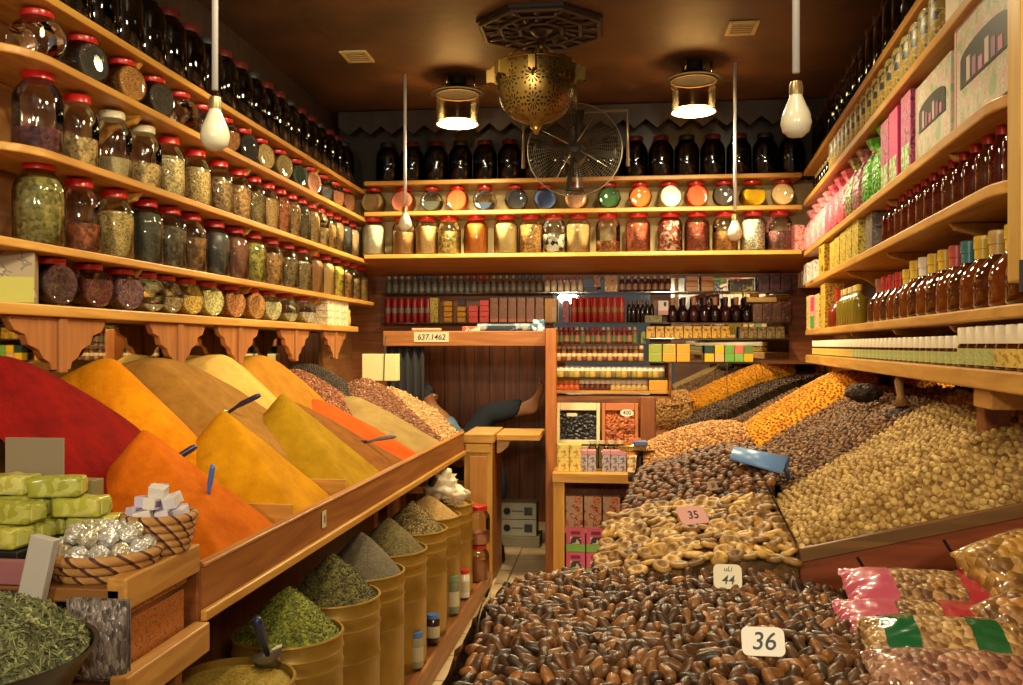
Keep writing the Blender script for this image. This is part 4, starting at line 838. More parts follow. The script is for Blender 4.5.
for j in range(11):
    for i in range(20):
        th = PI * j / 10 * .56; ph = 2 * PI * i / 20; rr = 1 + .04 * noise.noise((i * .8, j * .9, 3))
        hb.v.append((.098 * rr * math.sin(th) * math.cos(ph) - .012, .09 * rr * math.sin(th) * math.sin(ph), .105 * rr * math.cos(th)))
hb.f = [(j * 20 + i, j * 20 + (i + 1) % 20, (j + 1) * 20 + (i + 1) % 20, (j + 1) * 20 + i) for j in range(10) for i in range(20)]
obj('hair', hb.mesh('hair', plain((16, 13, 12), .6), 1), per, loc=L_(hed + Vector((0, 0, .025))), rot=(0, -.62, 0))
fc = MB(); fc.lathe([(0, -.012), (.008, -.008), (.012, 0), (.009, .012), (0, .03)], 10); obj('nose', fc.mesh('nose', SKIN, 1), per, loc=L_(hed + Vector((.088, 0, .0))), rot=(0, .5, 0))
for sg in (-1, 1):
    obj('eye', MB().lathe([(0, -.009), (.008, -.004), (.009, 0), (.008, .004), (0, .009)], 10).mesh('eye', plain((220, 214, 205), .2), 1), per, loc=L_(hed + Vector((.075, .03 * sg, .022))))
    obj('ear', MB().lathe([(0, -.028), (.012, -.018), (.016, 0), (.012, .018), (0, .028)], 10).mesh('ear', SKIN, 1), per, loc=L_(hed + Vector((0, .087 * sg, .005))))
obj('mouth', MB().lathe([(0, -.022), (.006, -.01), (.007, 0), (.006, .01), (0, .022)], 8).mesh('mouth', plain((140, 74, 60), .5), 1), per, loc=L_(hed + Vector((.082, 0, -.04))), rot=(PI / 2, 0, 0))
for sg, w3 in ((-1, vs[17]), (1, vs[20])):   # hands resting on the lap
    base = Vector(w3) + Vector((.05, 0, 0))
    skin_body('hand', [L_(w3), L_(base)] , [(0, 1)], [.03, (.034, .02)], SKIN, per, sub=1)
    for k in range(4):
        st = base + Vector((.01, -.027 + .018 * k, 0)); ln = (.062, .07, .066, .052)[k]
        skin_body('finger', [L_(st), L_(st + Vector((ln * .5, 0, .004))), L_(st + Vector((ln * .85, 0, -.018)))], [(0, 1), (1, 2)], [.0095, .009, .007], SKIN, per, sub=1)
    st = base + Vector((-.015, -.03 * sg, .005)); skin_body('thumb', [L_(st), L_(st + Vector((.03, -.018 * sg, .004))), L_(st + Vector((.055, -.02 * sg, -.004)))], [(0, 1), (1, 2)], [.011, .01, .008], SKIN, per, sub=1)
zse = min(hip[2] - .16, .8)
cab('alcove_bench', 'low dark bench behind the counter flap, under the reclining person', 'bench', [('seat', (-.5, -.25, zse - .05), (.13, .3, zse), brownw(0)), ('backrest', (-.72, -.25, zse - .05), (-.665, .3, zse + .42), brownw(2)), ('leg', (-.5, -.25, 0), (-.44, -.19, zse - .051), brownw(2)), ('leg', (.07, -.25, 0), (.13, -.19, zse - .051), brownw(2)), ('leg', (-.5, .24, 0), (-.44, .3, zse - .051), brownw(2)), ('leg', (.07, .24, 0), (.13, .3, zse - .051), brownw(2))], (hip[0], YQ, 0))
# cream board and dark stand by the left corner
cb0 = PY(362, 354, 5.75); cb1 = PY(397, 381, 5.75)
t = tag(obj('hanging_carton', boxm('hanging_carton', (cb0[0], 5.75, cb1[2]), (cb1[0], 5.83, cb0[2]), plain((236, 220, 160), .6), .003)), 'plain cream carton hanging by a string below the shelf corner', 'box')
obj('string', MB().tube([((cb0[0] + cb1[0]) / 2 + .03, 5.747, cb1[2] + .002), ((cb0[0] + cb1[0]) / 2 + .035, 5.747, cb0[2]), ((cb0[0] + cb1[0]) / 2 + .03, 5.79, cb0[2] + .12)], .003).mesh('string', M_BLACK), t)
tag(obj('dark_curtain', MB().prism([(PY(386, 350, 6.0)[0] + .26 * i / 24, 6.02 + .018 * math.sin(i * 1.3)) for i in range(25)] + [(PY(386, 350, 6.0)[0] + .26 * (24 - i) / 24, 6.03 + .018 * math.sin((24 - i) * 1.3)) for i in range(25)], .6, zb - .005, lambda a, b, q: (a, b, q)).mesh('dark_curtain', plain((24, 20, 22), .9), 1)), 'dark curtain hanging at the left side of the doorway', 'curtain')

# ------------------------------------------------------------------ loose goods helpers
def surf(name, x0, x1, y0, y1, nx, ny, fn, mat, keep=None, floor=None):
    xs = np.linspace(x0, x1, nx); ys = np.linspace(y0, y1, ny); b = MB(); idx = {}
    P = [[fn(x, y) for x in xs] for y in ys]
    def vid(j, i):
        if (j, i) not in idx: idx[(j, i)] = len(b.v); b.v.append((xs[i], ys[j], P[j][i]))
        return idx[(j, i)]
    for j in range(ny - 1):
        for i in range(nx - 1):
            if keep is None or keep((xs[i] + xs[i + 1]) / 2, (ys[j] + ys[j + 1]) / 2):
                b.f.append((vid(j, i), vid(j, i + 1), vid(j + 1, i + 1), vid(j + 1, i)))
    return b.mesh(name, mat, 1, recalc=False)
def solid(mesh, zbot):
    """closes a height field down to zbot so that it has body"""
    bm = bmesh.new(); bm.from_mesh(mesh); be = [e for e in bm.edges if e.is_boundary]
    r = bmesh.ops.extrude_edge_only(bm, edges=be)
    for v in [g for g in r['geom'] if isinstance(g, bmesh.types.BMVert)]: v.co.z = zbot
    bm.to_mesh(mesh); bm.free(); return mesh
def ellipsoid(a, b, c, nu=8, nv=5, dent=0., end=1.):
    m = MB()
    for j in range(nv + 1):
        th = PI * j / nv
        for i in range(nu):
            ph = 2 * PI * i / nu; k = math.sin(th)
            if 0 < j < nv or i == 0: m.v.append((a * math.cos(th) * end, b * k * math.cos(ph), c * k * math.sin(ph) - dent * k * (1 if math.sin(ph) > .5 else 0)))
    def id_(j, i): return 0 if j == 0 else (1 + (nv - 1) * nu if j == nv else 1 + (j - 1) * nu + i % nu)
    for j in range(nv):
        for i in range(nu):
            q = (id_(j, i), id_(j + 1, i), id_(j + 1, i + 1), id_(j, i + 1)); q = tuple(dict.fromkeys(q)); m.f.append(q)
    return m
def poisson(n, x0, x1, y0, y1, rmin, keep, tries=30):
    cell = rmin / 1.42; grid = {}; out = []
    for _ in range(n * tries):
        x = random.uniform(x0, x1); y = random.uniform(y0, y1)
        if not keep(x, y): continue
        gx, gy = int(x / cell), int(y / cell); ok = True
        for dx in (-2, -1, 0, 1, 2):
            for dy in (-2, -1, 0, 1, 2):
                q = grid.get((gx + dx, gy + dy))
                if q and (q[0] - x) ** 2 + (q[1] - y) ** 2 < rmin * rmin: ok = False; break
            if not ok: break
        if ok:
            grid[(gx, gy)] = (x, y); out.append((x, y))
            if len(out) >= n: break
    return out
def normal(fn, x, y, e=.01):
    return Vector((fn(x - e, y) - fn(x + e, y), fn(x, y - e) - fn(x, y + e), 2 * e)).normalized()
def pose(fn, x, y, lift, tilt):
    n = normal(fn, x, y); q = Vector((0, 0, 1)).rotation_difference(n)
    return Matrix.Translation((x, y, fn(x, y) + lift)) @ q.to_matrix().to_4x4() @ Euler((random.uniform(-tilt, tilt), random.uniform(-tilt, tilt), random.uniform(0, 6.28))).to_matrix().to_4x4()
def merged(name, shapes, mats, mtx, smooth=True):
    """one mesh of many loose pieces (pieces nobody would count)"""
    V = []; Fc = []; off = 0; S = [np.array([tuple(p) for p in s.v]) for s in shapes]
    for k, M in enumerate(mtx):
        s = k % len(shapes); A = np.array(M); V.append(S[s] @ A[:3, :3].T + A[:3, 3]); Fc += [tuple(i + off for i in f) for f in shapes[s].f]; off += len(S[s])
    me = bpy.data.meshes.new(name); me.from_pydata(np.concatenate(V).tolist(), [], Fc); me.materials.append(mats)
    if smooth: me.polygons.foreach_set('use_smooth', [True] * len(me.polygons))
    return me
def pieces(c1, c2, c3=None, rough=.5, size=30., coat=0., rand=True):
    """colour that varies from piece to piece (per-island) with blotches"""
    k = ('pc', c1, c2, c3, rough, size, coat)
    if k in MATS: return MATS[k]
    m, nt, b = newmat('pieces'); N = nt.nodes; L = nt.links
    g = N.new('ShaderNodeNewGeometry'); oi = N.new('ShaderNodeObjectInfo'); ad = N.new('ShaderNodeMath'); ad.operation = 'ADD'; fr = N.new('ShaderNodeMath'); fr.operation = 'FRACT'
    L.new(g.outputs['Random Per Island'], ad.inputs[0]); L.new(oi.outputs['Random'], ad.inputs[1]); L.new(ad.outputs[0], fr.inputs[0])
    r = ramp(nt, [(.0, c2), (.6, c3 or tuple((p + q) // 2 for p, q in zip(c1, c2))), (1., c1)]); L.new(fr.outputs[0], r.inputs[0])
    tc = N.new('ShaderNodeTexCoord'); n = N.new('ShaderNodeTexNoise'); n.inputs['Scale'].default_value = size; n.inputs['Detail'].default_value = 4; L.new(tc.outputs['Object'], n.inputs['Vector'])
    r2 = ramp(nt, [(.3, (120, 110, 100)), (.6, (255, 255, 255))]); L.new(n.outputs[0], r2.inputs[0])
    mx = N.new('ShaderNodeMix'); mx.data_type = 'RGBA'; mx.blend_type = 'MULTIPLY'; mx.inputs[0].default_value = .8
    L.new(r.outputs[0], mx.inputs[6]); L.new(r2.outputs[0], mx.inputs[7]); L.new(mx.outputs[2], b.inputs['Base Color'])
    b.inputs['Roughness'].default_value = rough; b.inputs['Coat Weight'].default_value = coat; b.inputs['Coat Roughness'].default_value = .2
    bp = N.new('ShaderNodeBump'); bp.inputs['Strength'].default_value = .5; bp.inputs['Distance'].default_value = .003; L.new(n.outputs[0], bp.inputs['Height']); L.new(bp.outputs[0], b.inputs['Normal'])
    MATS[k] = m; return m

# ------------------------------------------------------------------ left spice counter
RA = Vector((-.992, 2.10, .967)); RB = Vector((-.902, 5.45, .967))
def xr_(y): return RA.x + (RB.x - RA.x) * (y - RA.y) / (RB.y - RA.y)
def railbox(o0, o1, y0, y1, z0, z1):
    b = MB(); v = [(xr_(y) + o, y, z) for z in (z0, z1) for y in (y0, y1) for o in (o0, o1)]
    return b.add(v, [(0, 2, 3, 1), (4, 5, 7, 6), (0, 1, 5, 4), (2, 6, 7, 3), (0, 4, 6, 2), (1, 3, 7, 5)])
sp = thing('spice_counter', 'long pine counter with raised front rail holding the powdered spice heaps', 'counter', (-1.4, 3.8, 0))
iv = Matrix.Translation((1.4, -3.8, 0))
def spart(nm, b, mat, bev=.004):
    b.v = [tuple(iv @ Vector(p)) for p in b.v]; obj(nm, b.mesh(nm, mat, bevel=bev), sp)
RW_ = wood((168, 106, 48), (126, 72, 30), 1)
spart('front_rail', railbox(-.022, 0, 2.10, 5.45, .855, .9565), RW_)
spart('rail_cap', railbox(-.026, .005, 2.10, 5.45, .957, .967), wood((186, 126, 60), (146, 90, 38), 1))
spart('lower_moulding', railbox(-.03, .014, 2.09, 5.455, .828, .854), pine(1))
b = MB(); b.box(XLW + .02, 2.075, .80, xr_(2.1) - .001, 2.099, .975); spart('end_board', b, brownw(0))
b = MB(); b.box(XLW + .02, 2.10, .80, xr_(2.1) - .03, 5.5, .827); spart('base_board', b, brownw(1))
for yy in (2.73, 3.26):
    b = MB(); b.box(XL + .1, yy - .008, .828, xr_(yy) - .023, yy + .008, 1.0); spart('divider', b, pine(0), .002)
b = MB(); b.box(XLW + .02, 2.2, 0, -1.45, 5.4, .799); spart('cupboard_body', b, brownw(2))
for yy in (2.3, 5.4):
    b = MB(); b.box(-1.42, yy - .03, .101, -1.36, yy + .03, .799); spart('support', b, brownw(2))
t = tag(obj('rail_label', boxm('rail_label', (0, 0, 0), (.003, .035, .055), plain((206, 190, 150), .5)), loc=(xr_(3.0) + .0015, 2.93, .885)), 'small pale paper label stuck on the counter rail', 'label')
obj('printed_mark', boxm('printed_mark', (.003, .01, .015), (.0036, .025, .04), plain((120, 100, 80))), t)

HE = [ # name, label colour, tip x,y,z, front slope, side slope, material, round
 ('red', -1.72, 2.36, 1.47, 1.15, .48, powder((128, 14, 8), (96, 8, 8)), .05, 'deep red paprika heap against the left wall'),
 ('orangeyellow', -1.70, 2.90, 1.455, 1.0, 1.7, powder((214, 138, 14), (190, 108, 8)), .03, 'orange-yellow turmeric heap between the red and tan heaps'),
 ('tan', -1.70, 3.25, 1.45, .98, .42, powder((158, 112, 48), (134, 92, 36)), .09, 'broad tan spice heap behind the yellow cones'),
 ('cream', -1.72, 3.80, 1.46, 1.2, .75, powder((206, 166, 86), (186, 144, 70)), .06, 'pale cream spice heap between the tan and ochre heaps'),
 ('ochre', -1.74, 4.30, 1.45, 1.25, .5, powder((170, 116, 34), (146, 96, 24)), .07, 'ochre spice heap below the scalloped brackets'),
 ('paprika', -1.33, 2.44, 1.26, .74, 1.12, powder((200, 104, 14), (172, 82, 8)), .01, 'bright orange paprika cone at the near end of the counter'),
 ('yellow', -1.33, 2.965, 1.275, .80, 1.15, powder((196, 136, 12), (170, 112, 8)), .008, 'golden yellow cone behind the orange paprika cone'),
 ('mustard', -1.34, 3.55, 1.30, .78, 1.05, powder((172, 132, 22), (148, 110, 14)), .008, 'mustard-coloured cone with the sharpest tip, third along the rail'),
 ('brown', -1.46, 3.97, 1.24, .64, .5, powder((140, 88, 36), (116, 68, 26)), .05, 'strip of brown spice between mustard cone and orange strip'),
 ('orange', -1.50, 4.42, 1.225, .62, .5, powder((196, 84, 22), (172, 68, 14)), .05, 'orange-red spice strip with the metal scoop'),
 ('grey', -1.45, 4.92, 1.215, .6, .55, powder((150, 124, 74), (130, 104, 60)), .05, 'grey-beige spice heap next to the nuts'),
 ('almond', -1.76, 4.86, 1.36, .72, .5, None, .06, ''), ('pepper', -1.8, 5.2, 1.385, .8, .5, None, .08, ''), ('nutmix', -1.5, 5.36, 1.29, .66, .45, None, .05, ''), ('cashew', -1.36, 5.56, 1.27, .66, .5, None, .04, '')]
def hval(k, x, y):
    n_, hx, hy, hz, sf, ss, m, rd_, lb_ = HE[k]
    if k > 10 and y < 4.25: return -9.
    if k < 5 and x > -1.22: return -9. + k
    dx = x - hx; s1 = sf if dx > 0 else (1.25 if k in (5, 6, 7) else .5); dy = y - hy
    d = math.sqrt((s1 * dx) ** 2 + (ss * dy) ** 2 + (rd_ * sf) ** 2) - rd_ * sf
    if k == 2 and dy < 0: d += .9 * max(0, -dy - .12)
    return min(hz - d, .955 + 1.0 * (xr_(y) - .028 - x)) + .005 * noise.noise((x * 7, y * 7, k)) + .002 * noise.noise((x * 28, y * 28, k))
NX, NY = 130, 400
X_0, X_1, Y_0, Y_1 = XLW + .022, -.90, 2.101, 5.449
gx = np.linspace(X_0, X_1, NX); gy = np.linspace(Y_0, Y_1, NY)
HV = np.array([[[hval(k, x, y) for x in gx] for y in gy] for k in range(len(HE))])
own = HV.argmax(0); top = HV.max(0)
def ltop(x, y):
    return max(hval(k, x, y) for k in range(len(HE)))
def lown(x, y):
    v = [hval(k, x, y) for k in range(len(HE))]; return v.index(max(v))
heapobj = {}
for k, he in enumerate(HE):
    b = MB(); idx = {}
    def vid(j, i):
        if (j, i) not in idx:
            x = min(gx[i], xr_(gy[j]) - .0235)
            idx[(j, i)] = len(b.v); b.v.append((x, gy[j], max(.925 - .001 * k, HV[k, j, i])))
        return idx[(j, i)]
    near = HV[k] >= top - .012
    for j in range(NY - 1):
        for i in range(NX - 1):
            if gx[i] > xr_(gy[j]) - .03: continue
            if near[j, i] or near[j + 1, i + 1] or near[j + 1, i] or near[j, i + 1]:
                b.f.append((vid(j, i), vid(j, i + 1), vid(j + 1, i + 1), vid(j + 1, i)))
    if not b.f: continue
    me = b.mesh('heap_' + he[0], None, 1, recalc=False)
    heapobj[k] = me
    if he[6]:
        tag(obj('spice_heap', me, None, he[6]), he[8], 'spice heap', 'powdered spice heaps on the left counter')
def region_pts(k, n, rmin):
    return poisson(n, X_0 + .05, X_1, 3.9, Y_1, rmin, lambda x, y: x < xr_(y) - .03 and lown(x, y) == k, 12)
ALM_S = [ellipsoid(.013, .007, .005, 6, 4), ellipsoid(.011, .0075, .0055, 6, 4)]
def lstuff(k, name, n, rmin, shapes, mat, base, label, cat):
    o = tag(obj(name, heapobj[k], None, base), label, cat, None, 'stuff')
    pts = region_pts(k, n, rmin); f = lambda x, y: hval(k, x, y)
    me = merged(name, shapes, mat, [pose(f, x, y, .002, .5) for x, y in pts])
    obj('loose_pieces', me, o)['kind'] = 'stuff'
lstuff(11, 'almonds', 1500, .014, ALM_S, pieces((190, 120, 66), (120, 60, 28)), plain((110, 60, 30), .8), 'reddish almonds heaped below the wall brackets on the left counter', 'nuts')
lstuff(12, 'peppercorns', 2600, .010, [ellipsoid(.006, .006, .006, 6, 4)], pieces((96, 72, 48), (44, 32, 24)), plain((50, 38, 28), .8), 'dark brown peppercorn heap in the far corner of the left counter', 'spice')
lstuff(13, 'shelled_nuts', 1500, .014, ALM_S, pieces((190, 130, 80), (110, 62, 34)), plain((110, 66, 36), .8), 'mixed brown nuts at the far end of the left counter', 'nuts')
lstuff(14, 'cashews', 700, .014, ALM_S, pieces((232, 200, 140), (190, 140, 84)), plain((170, 120, 70), .8), 'pale cashew nuts at the far corner of the counter rail', 'nuts')
# scoops in the spices
def scoop(loc, rot, label, handle, blade=M_STEEL, s_=1., name='spice_scoop'):
    t = thing(name, label, 'scoop', loc, rot); t.scale = (s_,) * 3
    pr = []
    b = MB()
    for i in range(9):
        u = i / 8; r = .034 - .006 * u
        for j in range(9):
            a = PI + PI * j / 8; b.v.append((r * math.cos(a), .02 + u * .1 * (1 - .25 * abs(j - 4) / 4 * (u > .9)), r * .8 * math.sin(a) + .02))
    b.f = [(i * 9 + j, i * 9 + j + 1, (i + 1) * 9 + j + 1, (i + 1) * 9 + j) for i in range(8) for j in range(8)] + [tuple(range(9))]
    me = b.mesh('blade', None, 1); o = obj('blade', me, t, blade); sd = o.modifiers.new('thick', 'SOLIDIFY'); sd.thickness = .002
    obj('handle', MB().tube([(0, .02, .01), (0, -.02, .02), (0, -.04, .024), (0, -.1, .03), (0, -.115, .031)], [.006, .007, .0105, .0105, .007], 10).mesh('handle', None, 1), t, handle)
    return t
DBL = plain((34, 36, 70), .35)
def on_l(x, y, dz=0): return (x, y, ltop(x, y) + dz)
def atl(px, X):
    return X / ratio(px)
scoop(on_l(-1.36, atl(166, -1.36), .02), (-.4, .1, 2.3), 'scoop with dark blue handle lying on the orange-yellow heap', DBL)
scoop(on_l(-1.4, atl(234, -1.4), .015), (-.35, .1, 1.6), 'scoop with dark blue handle stuck between the tan heap and mustard cone', DBL)
scoop(on_l(-1.13, atl(209, -1.13), .0), (-1.2, .1, .6), 'scoop with bright blue handle standing up in the golden yellow spice', M_BLUE, M_STEEL, .75)
scoop(on_l(-1.1, atl(371, -1.1), .006), (-.05, .1, 1.75), 'small steel scoop with grey handle on the orange-red strip', plain((120, 110, 110), .4), plain((50, 44, 40), .4, .4))

# ------------------------------------------------------------------ bins below the counter
lg_ = thing('bin_plinth', 'low wooden plinth along the aisle under the spice bins', 'plinth', (0, 0, 0))
b = MB(); v = [(x, y, z) for z in (.001, .1) for (x, y) in ((-1.44, 2.0), (-.86, 2.0), (-1.44, 5.5), (-.765, 5.5))]
b.add(v, [(0, 2, 3, 1), (4, 5, 7, 6), (0, 1, 5, 4), (2, 6, 7, 3), (0, 4, 6, 2), (1, 3, 7, 5)]); obj('platform', b.mesh('platform', wood((150, 96, 48), (110, 64, 28), 1), bevel=.004), lg_)
b = MB(); v = [(x, y, z) for z in (.001, .112) for (x, y) in ((-.859, 2.0), (-.842, 2.0), (-.764, 5.5), (-.747, 5.5))]
b.add(v, [(0, 2, 3, 1), (4, 5, 7, 6), (0, 1, 5, 4), (2, 6, 7, 3), (0, 4, 6, 2), (1, 3, 7, 5)]); obj('front_board', b.mesh('front_board', wood((166, 106, 52), (122, 72, 30), 1), bevel=.003), lg_)
def tin_mat():
    m, nt, b = newmat('gold_tin'); N = nt.nodes; L = nt.links; tc = N.new('ShaderNodeTexCoord'); n = N.new('ShaderNodeTexNoise'); n.inputs['Scale'].default_value = 5; n.inputs['Detail'].default_value = 6
    L.new(tc.outputs['Object'], n.inputs['Vector']); r = ramp(nt, [(.35, (136, 104, 36)), (.65, (172, 136, 56))]); L.new(n.outputs[0], r.inputs[0]); L.new(r.outputs[0], b.inputs['Base Color'])
    b.inputs['Metallic'].default_value = .45; b.inputs['Roughness'].default_value = .38; return m
TIN = tin_mat()
BR = .168; BZ = .505
bp_ = []
hh = BZ
prof = [(0, 0), (BR, 0), (BR, .02)]
for zz in (.30, .41, .455): prof += [(BR, zz - .006), (BR + .004, zz), (BR, zz + .006)]
prof += [(BR, hh - .008), (BR + .005, hh - .004), (BR + .003, hh), (BR - .004, hh), (BR - .005, hh - .06)]
BIN = MB().lathe(prof, 48, cap=False).mesh('bin_body', TIN, 2)
bins = [(2.31, (170, 140, 30), (120, 96, 20), 'ground yellow spice', 300, .05), (2.72, (136, 140, 40), (70, 78, 22), 'yellow-green cut herb', 110, .17), (3.14, (112, 104, 44), (48, 44, 22), 'dark green dried herb', 90, .18), (3.49, (112, 100, 76), (84, 74, 54), 'grey-brown fine seeds', 260, .185),
        (3.885, (116, 100, 48), (74, 64, 28), 'olive seeds', 160, .165), (4.32, (150, 124, 66), (80, 64, 30), 'brown twigs and seeds', 70, .16), (4.68, (176, 140, 80), (140, 106, 54), 'tan flakes', 200, .13), (5.04, (150, 120, 60), (110, 84, 40), 'pale chips', 160, .08)]
for i, (y, c1, c2, what, g, hh_) in enumerate(bins):
    x = -1.005 - BR + .16 + .022 * (y - 2.4) 
    t = thing('spice_bin', f'gold metal bin of {what}, {nth(i)} from the near end under the counter', 'bin', (x, y, .101), None, 'gold spice bins under the counter')
    obj('bin_body', BIN, t)
    f = lambda xx, yy: BZ - .02 + .92 * hh_ * max(0, 1 - (math.hypot(xx, yy) / (BR * .97)) ** 1.25) + .006 * noise.noise((xx * 20, yy * 20, i * 3.3))
    b = MB(); nr, na = 16, 36; b.v.append((0, 0, f(0, 0)))
    for r_ in range(1, nr + 1):
        for a in range(na):
            rr = (BR - .007) * r_ / nr; xx, yy = rr * math.cos(2 * PI * a / na), rr * math.sin(2 * PI * a / na); b.v.append((xx, yy, f(xx, yy)))
    b.f = [(0, 1 + a, 1 + (a + 1) % na) for a in range(na)] + [(1 + (r_ - 1) * na + a, 1 + r_ * na + a, 1 + r_ * na + (a + 1) % na, 1 + (r_ - 1) * na + (a + 1) % na) for r_ in range(1, nr) for a in range(na)]
    ch = obj('spice_contents', b.mesh('spice_contents', grain(c1, c2, g, 1.0, .8), 1), t)
    if i in (1, 2, 5):
        pts = poisson(1100, -BR, BR, -BR, BR, .0085, lambda xx, yy: math.hypot(xx, yy) < BR - .01, 14)
        me = merged('cut_leaves', [ellipsoid(.009, .0022, .0016, 5, 3), ellipsoid(.006, .004, .0012, 5, 3)], pieces(tuple(min(255, int(v * 1.15)) for v in c1), c2, rough=.8), [pose(f, xx, yy, .001, .6) for xx, yy in pts])
        obj('loose_pieces', me, ch)['kind'] = 'stuff'
scoop(PY(268, 655, 2.36), (-.75, -.3, .5), 'grey metal scoop with dark blue handle in the near yellow bin', plain((30, 40, 80), .4), plain((120, 110, 90), .35, .6), 1.3)
# white plastic bag on the far bin
def lump(name, r, mat, label, cat, loc, amp=.35, seed=0, scale=(1, 1, 1), fr=2.2, group=None, kinds=None):
    m = MB(); nu, nv = 28, 18
    for j in range(nv + 1):
        for i in range(nu):
            th = PI * j / nv; ph = 2 * PI * i / nu; d = Vector((math.sin(th) * math.cos(ph), math.sin(th) * math.sin(ph), math.cos(th)))
            k = 1 + amp * noise.fractal(d * fr + Vector((seed, 0, 0)), 1., 2., 3) ; p = d * r * k; m.v.append((p.x * scale[0], p.y * scale[1], p.z * scale[2]))
    m.f = [(j * nu + i, j * nu + (i + 1) % nu, (j + 1) * nu + (i + 1) % nu, (j + 1) * nu + i) for j in range(nv) for i in range(nu)]
    return m.mesh(name, mat, 1)
t = thing('plastic_bag', 'crumpled white plastic bag with black print on the far bin', 'bag', (-.95, 4.9, .72))
obj('bag_body', lump('bag_body', (.095), plain((206, 190, 160), .35), '', '', None, .5, 4, (1.05, 1, .85), 2.6), t)
obj('bag_corner', lump('bag_corner', .06, plain((216, 200, 172), .35), '', '', None, .5, 9, (1.2, 1, .8), 2.6), t, loc=(.09, -.02, -.04))
obj('printed_mark', MB().lathe([(0, 0), (.02, .0), (.022, .05), (0, .05)], 8).mesh('printed_mark', M_BLACK), t, loc=(-.03, -.085, .02), rot=(.2, .5, 0))
# jars and bottles on the plinth
def bigjar(loc, c, label, s_=1., f=6):
    return jar('big', loc, None, cont(c, 300, .3, .85), f, label, 'red-lidded jars by the counter', M_RED, s_)
jx = ratio(478) * 5.3
jar('big', (jx, 5.3, .101), None, cont((170, 106, 56), 300, .3, .85), 6, 'lower red-lidded jar of brown powder on the plinth end', 'stacked red-lidded jars', M_RED, .82)
jar('big', (jx, 5.3, .101 + .265 * .82 + .001), None, cont((196, 130, 104), 300, .3, .85), 3, 'upper red-lidded jar, stacked on the jar of brown powder', 'stacked red-lidded jars', M_RED, .86)
def tinyjar(px, y0, Y, c, capc, h, r, label, name='capped_jar'):
    t = thing(name, label, 'jar', (ratio(px) * Y, Y, .1135), None, 'small capped jars on the plinth')
    obj('jar_body', MB().lathe([(0, .001), (r, .001), (r, h * .8), (r * .8, h * .86), (0, h * .86)], 18).mesh('jar_body', plain(c, .12, coat=.5), 2), t)
    obj('cap', MB().lathe([(0, h * .862), (r * .9, h * .862), (r * .9, h), (0, h)], 18).mesh('cap', plain(capc, .35), 2), t)
    obj('paper_label', MB().lathe([(r * 1.01, h * .2), (r * 1.01, h * .6)], 18, cap=False).mesh('paper_label', plain((190, 180, 150), .6), 1), t)
YJ = lambda px: 1
def yj(px, off=-.03):  # along the front board
    r_ = ratio(px); return (-.859 - .0271 * 2.0 + off) / (r_ - .0271)
for px, h, c, cc, lb_ in ((416, .15, (150, 140, 110), (80, 120, 190), 'blue-capped jar of pale powder on the plinth before the seed bins'), (433, .13, (50, 36, 40), (80, 120, 190), 'blue-capped dark jar beside the jar of pale powder'), (453, .19, (110, 120, 90), (120, 140, 110), 'greenish bottle on the plinth near the plain bins'), (464, .15, (216, 206, 190), (190, 50, 40), 'white bottle with red cap on the plinth near the stacked jars')):
    tinyjar(px, 0, yj(px), c, cc, h, .032, lb_)

# ------------------------------------------------------------------ near left: herb bowl, soap tray, baskets, steps
st_ = thing('display_step', 'two-tier wooden display step at the near end of the spice counter', 'display stand', (-1.3, 1.9, 0))
iv = Matrix.Translation((1.3, -1.9, 0)); sp = st_
zU, zL = 1.0, .815
LW = wood((206, 154, 78), (156, 104, 46), 1)
b = MB(); b.box(-1.75, 1.74, zU - .03, -1.0, 2.07, zU); spart('upper_board', b, wood((150, 104, 56), (112, 70, 34), 0))
b = MB(); b.box(-1.03, 1.74, zU - .045, -.985, 2.07, zU + .022); spart('upper_lip', b, LW)
b = MB(); b.box(-1.75, 1.70, zL - .03, -.98, 2.07, zL); spart('lower_board', b, wood((120, 74, 36), (86, 50, 24), 0))
b = MB(); b.box(-1.0, 1.70, zL - .05, -.96, 2.07, zL + .02); spart('lower_lip', b, LW)
b = MB(); b.box(-1.75, 1.70, zL - .09, -1.0, 1.725, zL - .031); spart('front_apron', b, wood((130, 62, 36), (96, 42, 24), 0))
for xx in (-1.7, -1.06):
    b = MB(); b.box(xx, 1.76, 0, xx + .05, 1.81, zL - .031); spart('leg', b, brownw(2))
    b = MB(); b.box(xx, 1.98, 0, xx + .05, 2.03, zL - .031); spart('leg', b, brownw(2))
b = MB(); b.box(-1.75, 2.03, zL + .001, -1.2, 2.06, zU - .031); spart('back_board', b, M_BLACK)
# carved box
CARV = printed((176, 100, 40), [(90, 40, 16), (214, 140, 60), (110, 54, 20)], 90, .4)
t = thing('carved_box', 'carved orange-brown wooden box under the upper step board', 'box', (-1.085, 1.9, zL + .001), (0, 0, 0))
obj('box_body', boxm('box_body', (-.06, -.13, 0), (.075, .14, .118), wood((150, 84, 36), (110, 56, 22), 1), .004), t)
obj('carved_panel', boxm('carved_panel', (.0752, -.12, .012), (.078, .13, .106), CARV), t)
obj('box_lid', boxm('box_lid', (-.065, -.135, .119), (.08, .145, .13), CARV, .003), t)
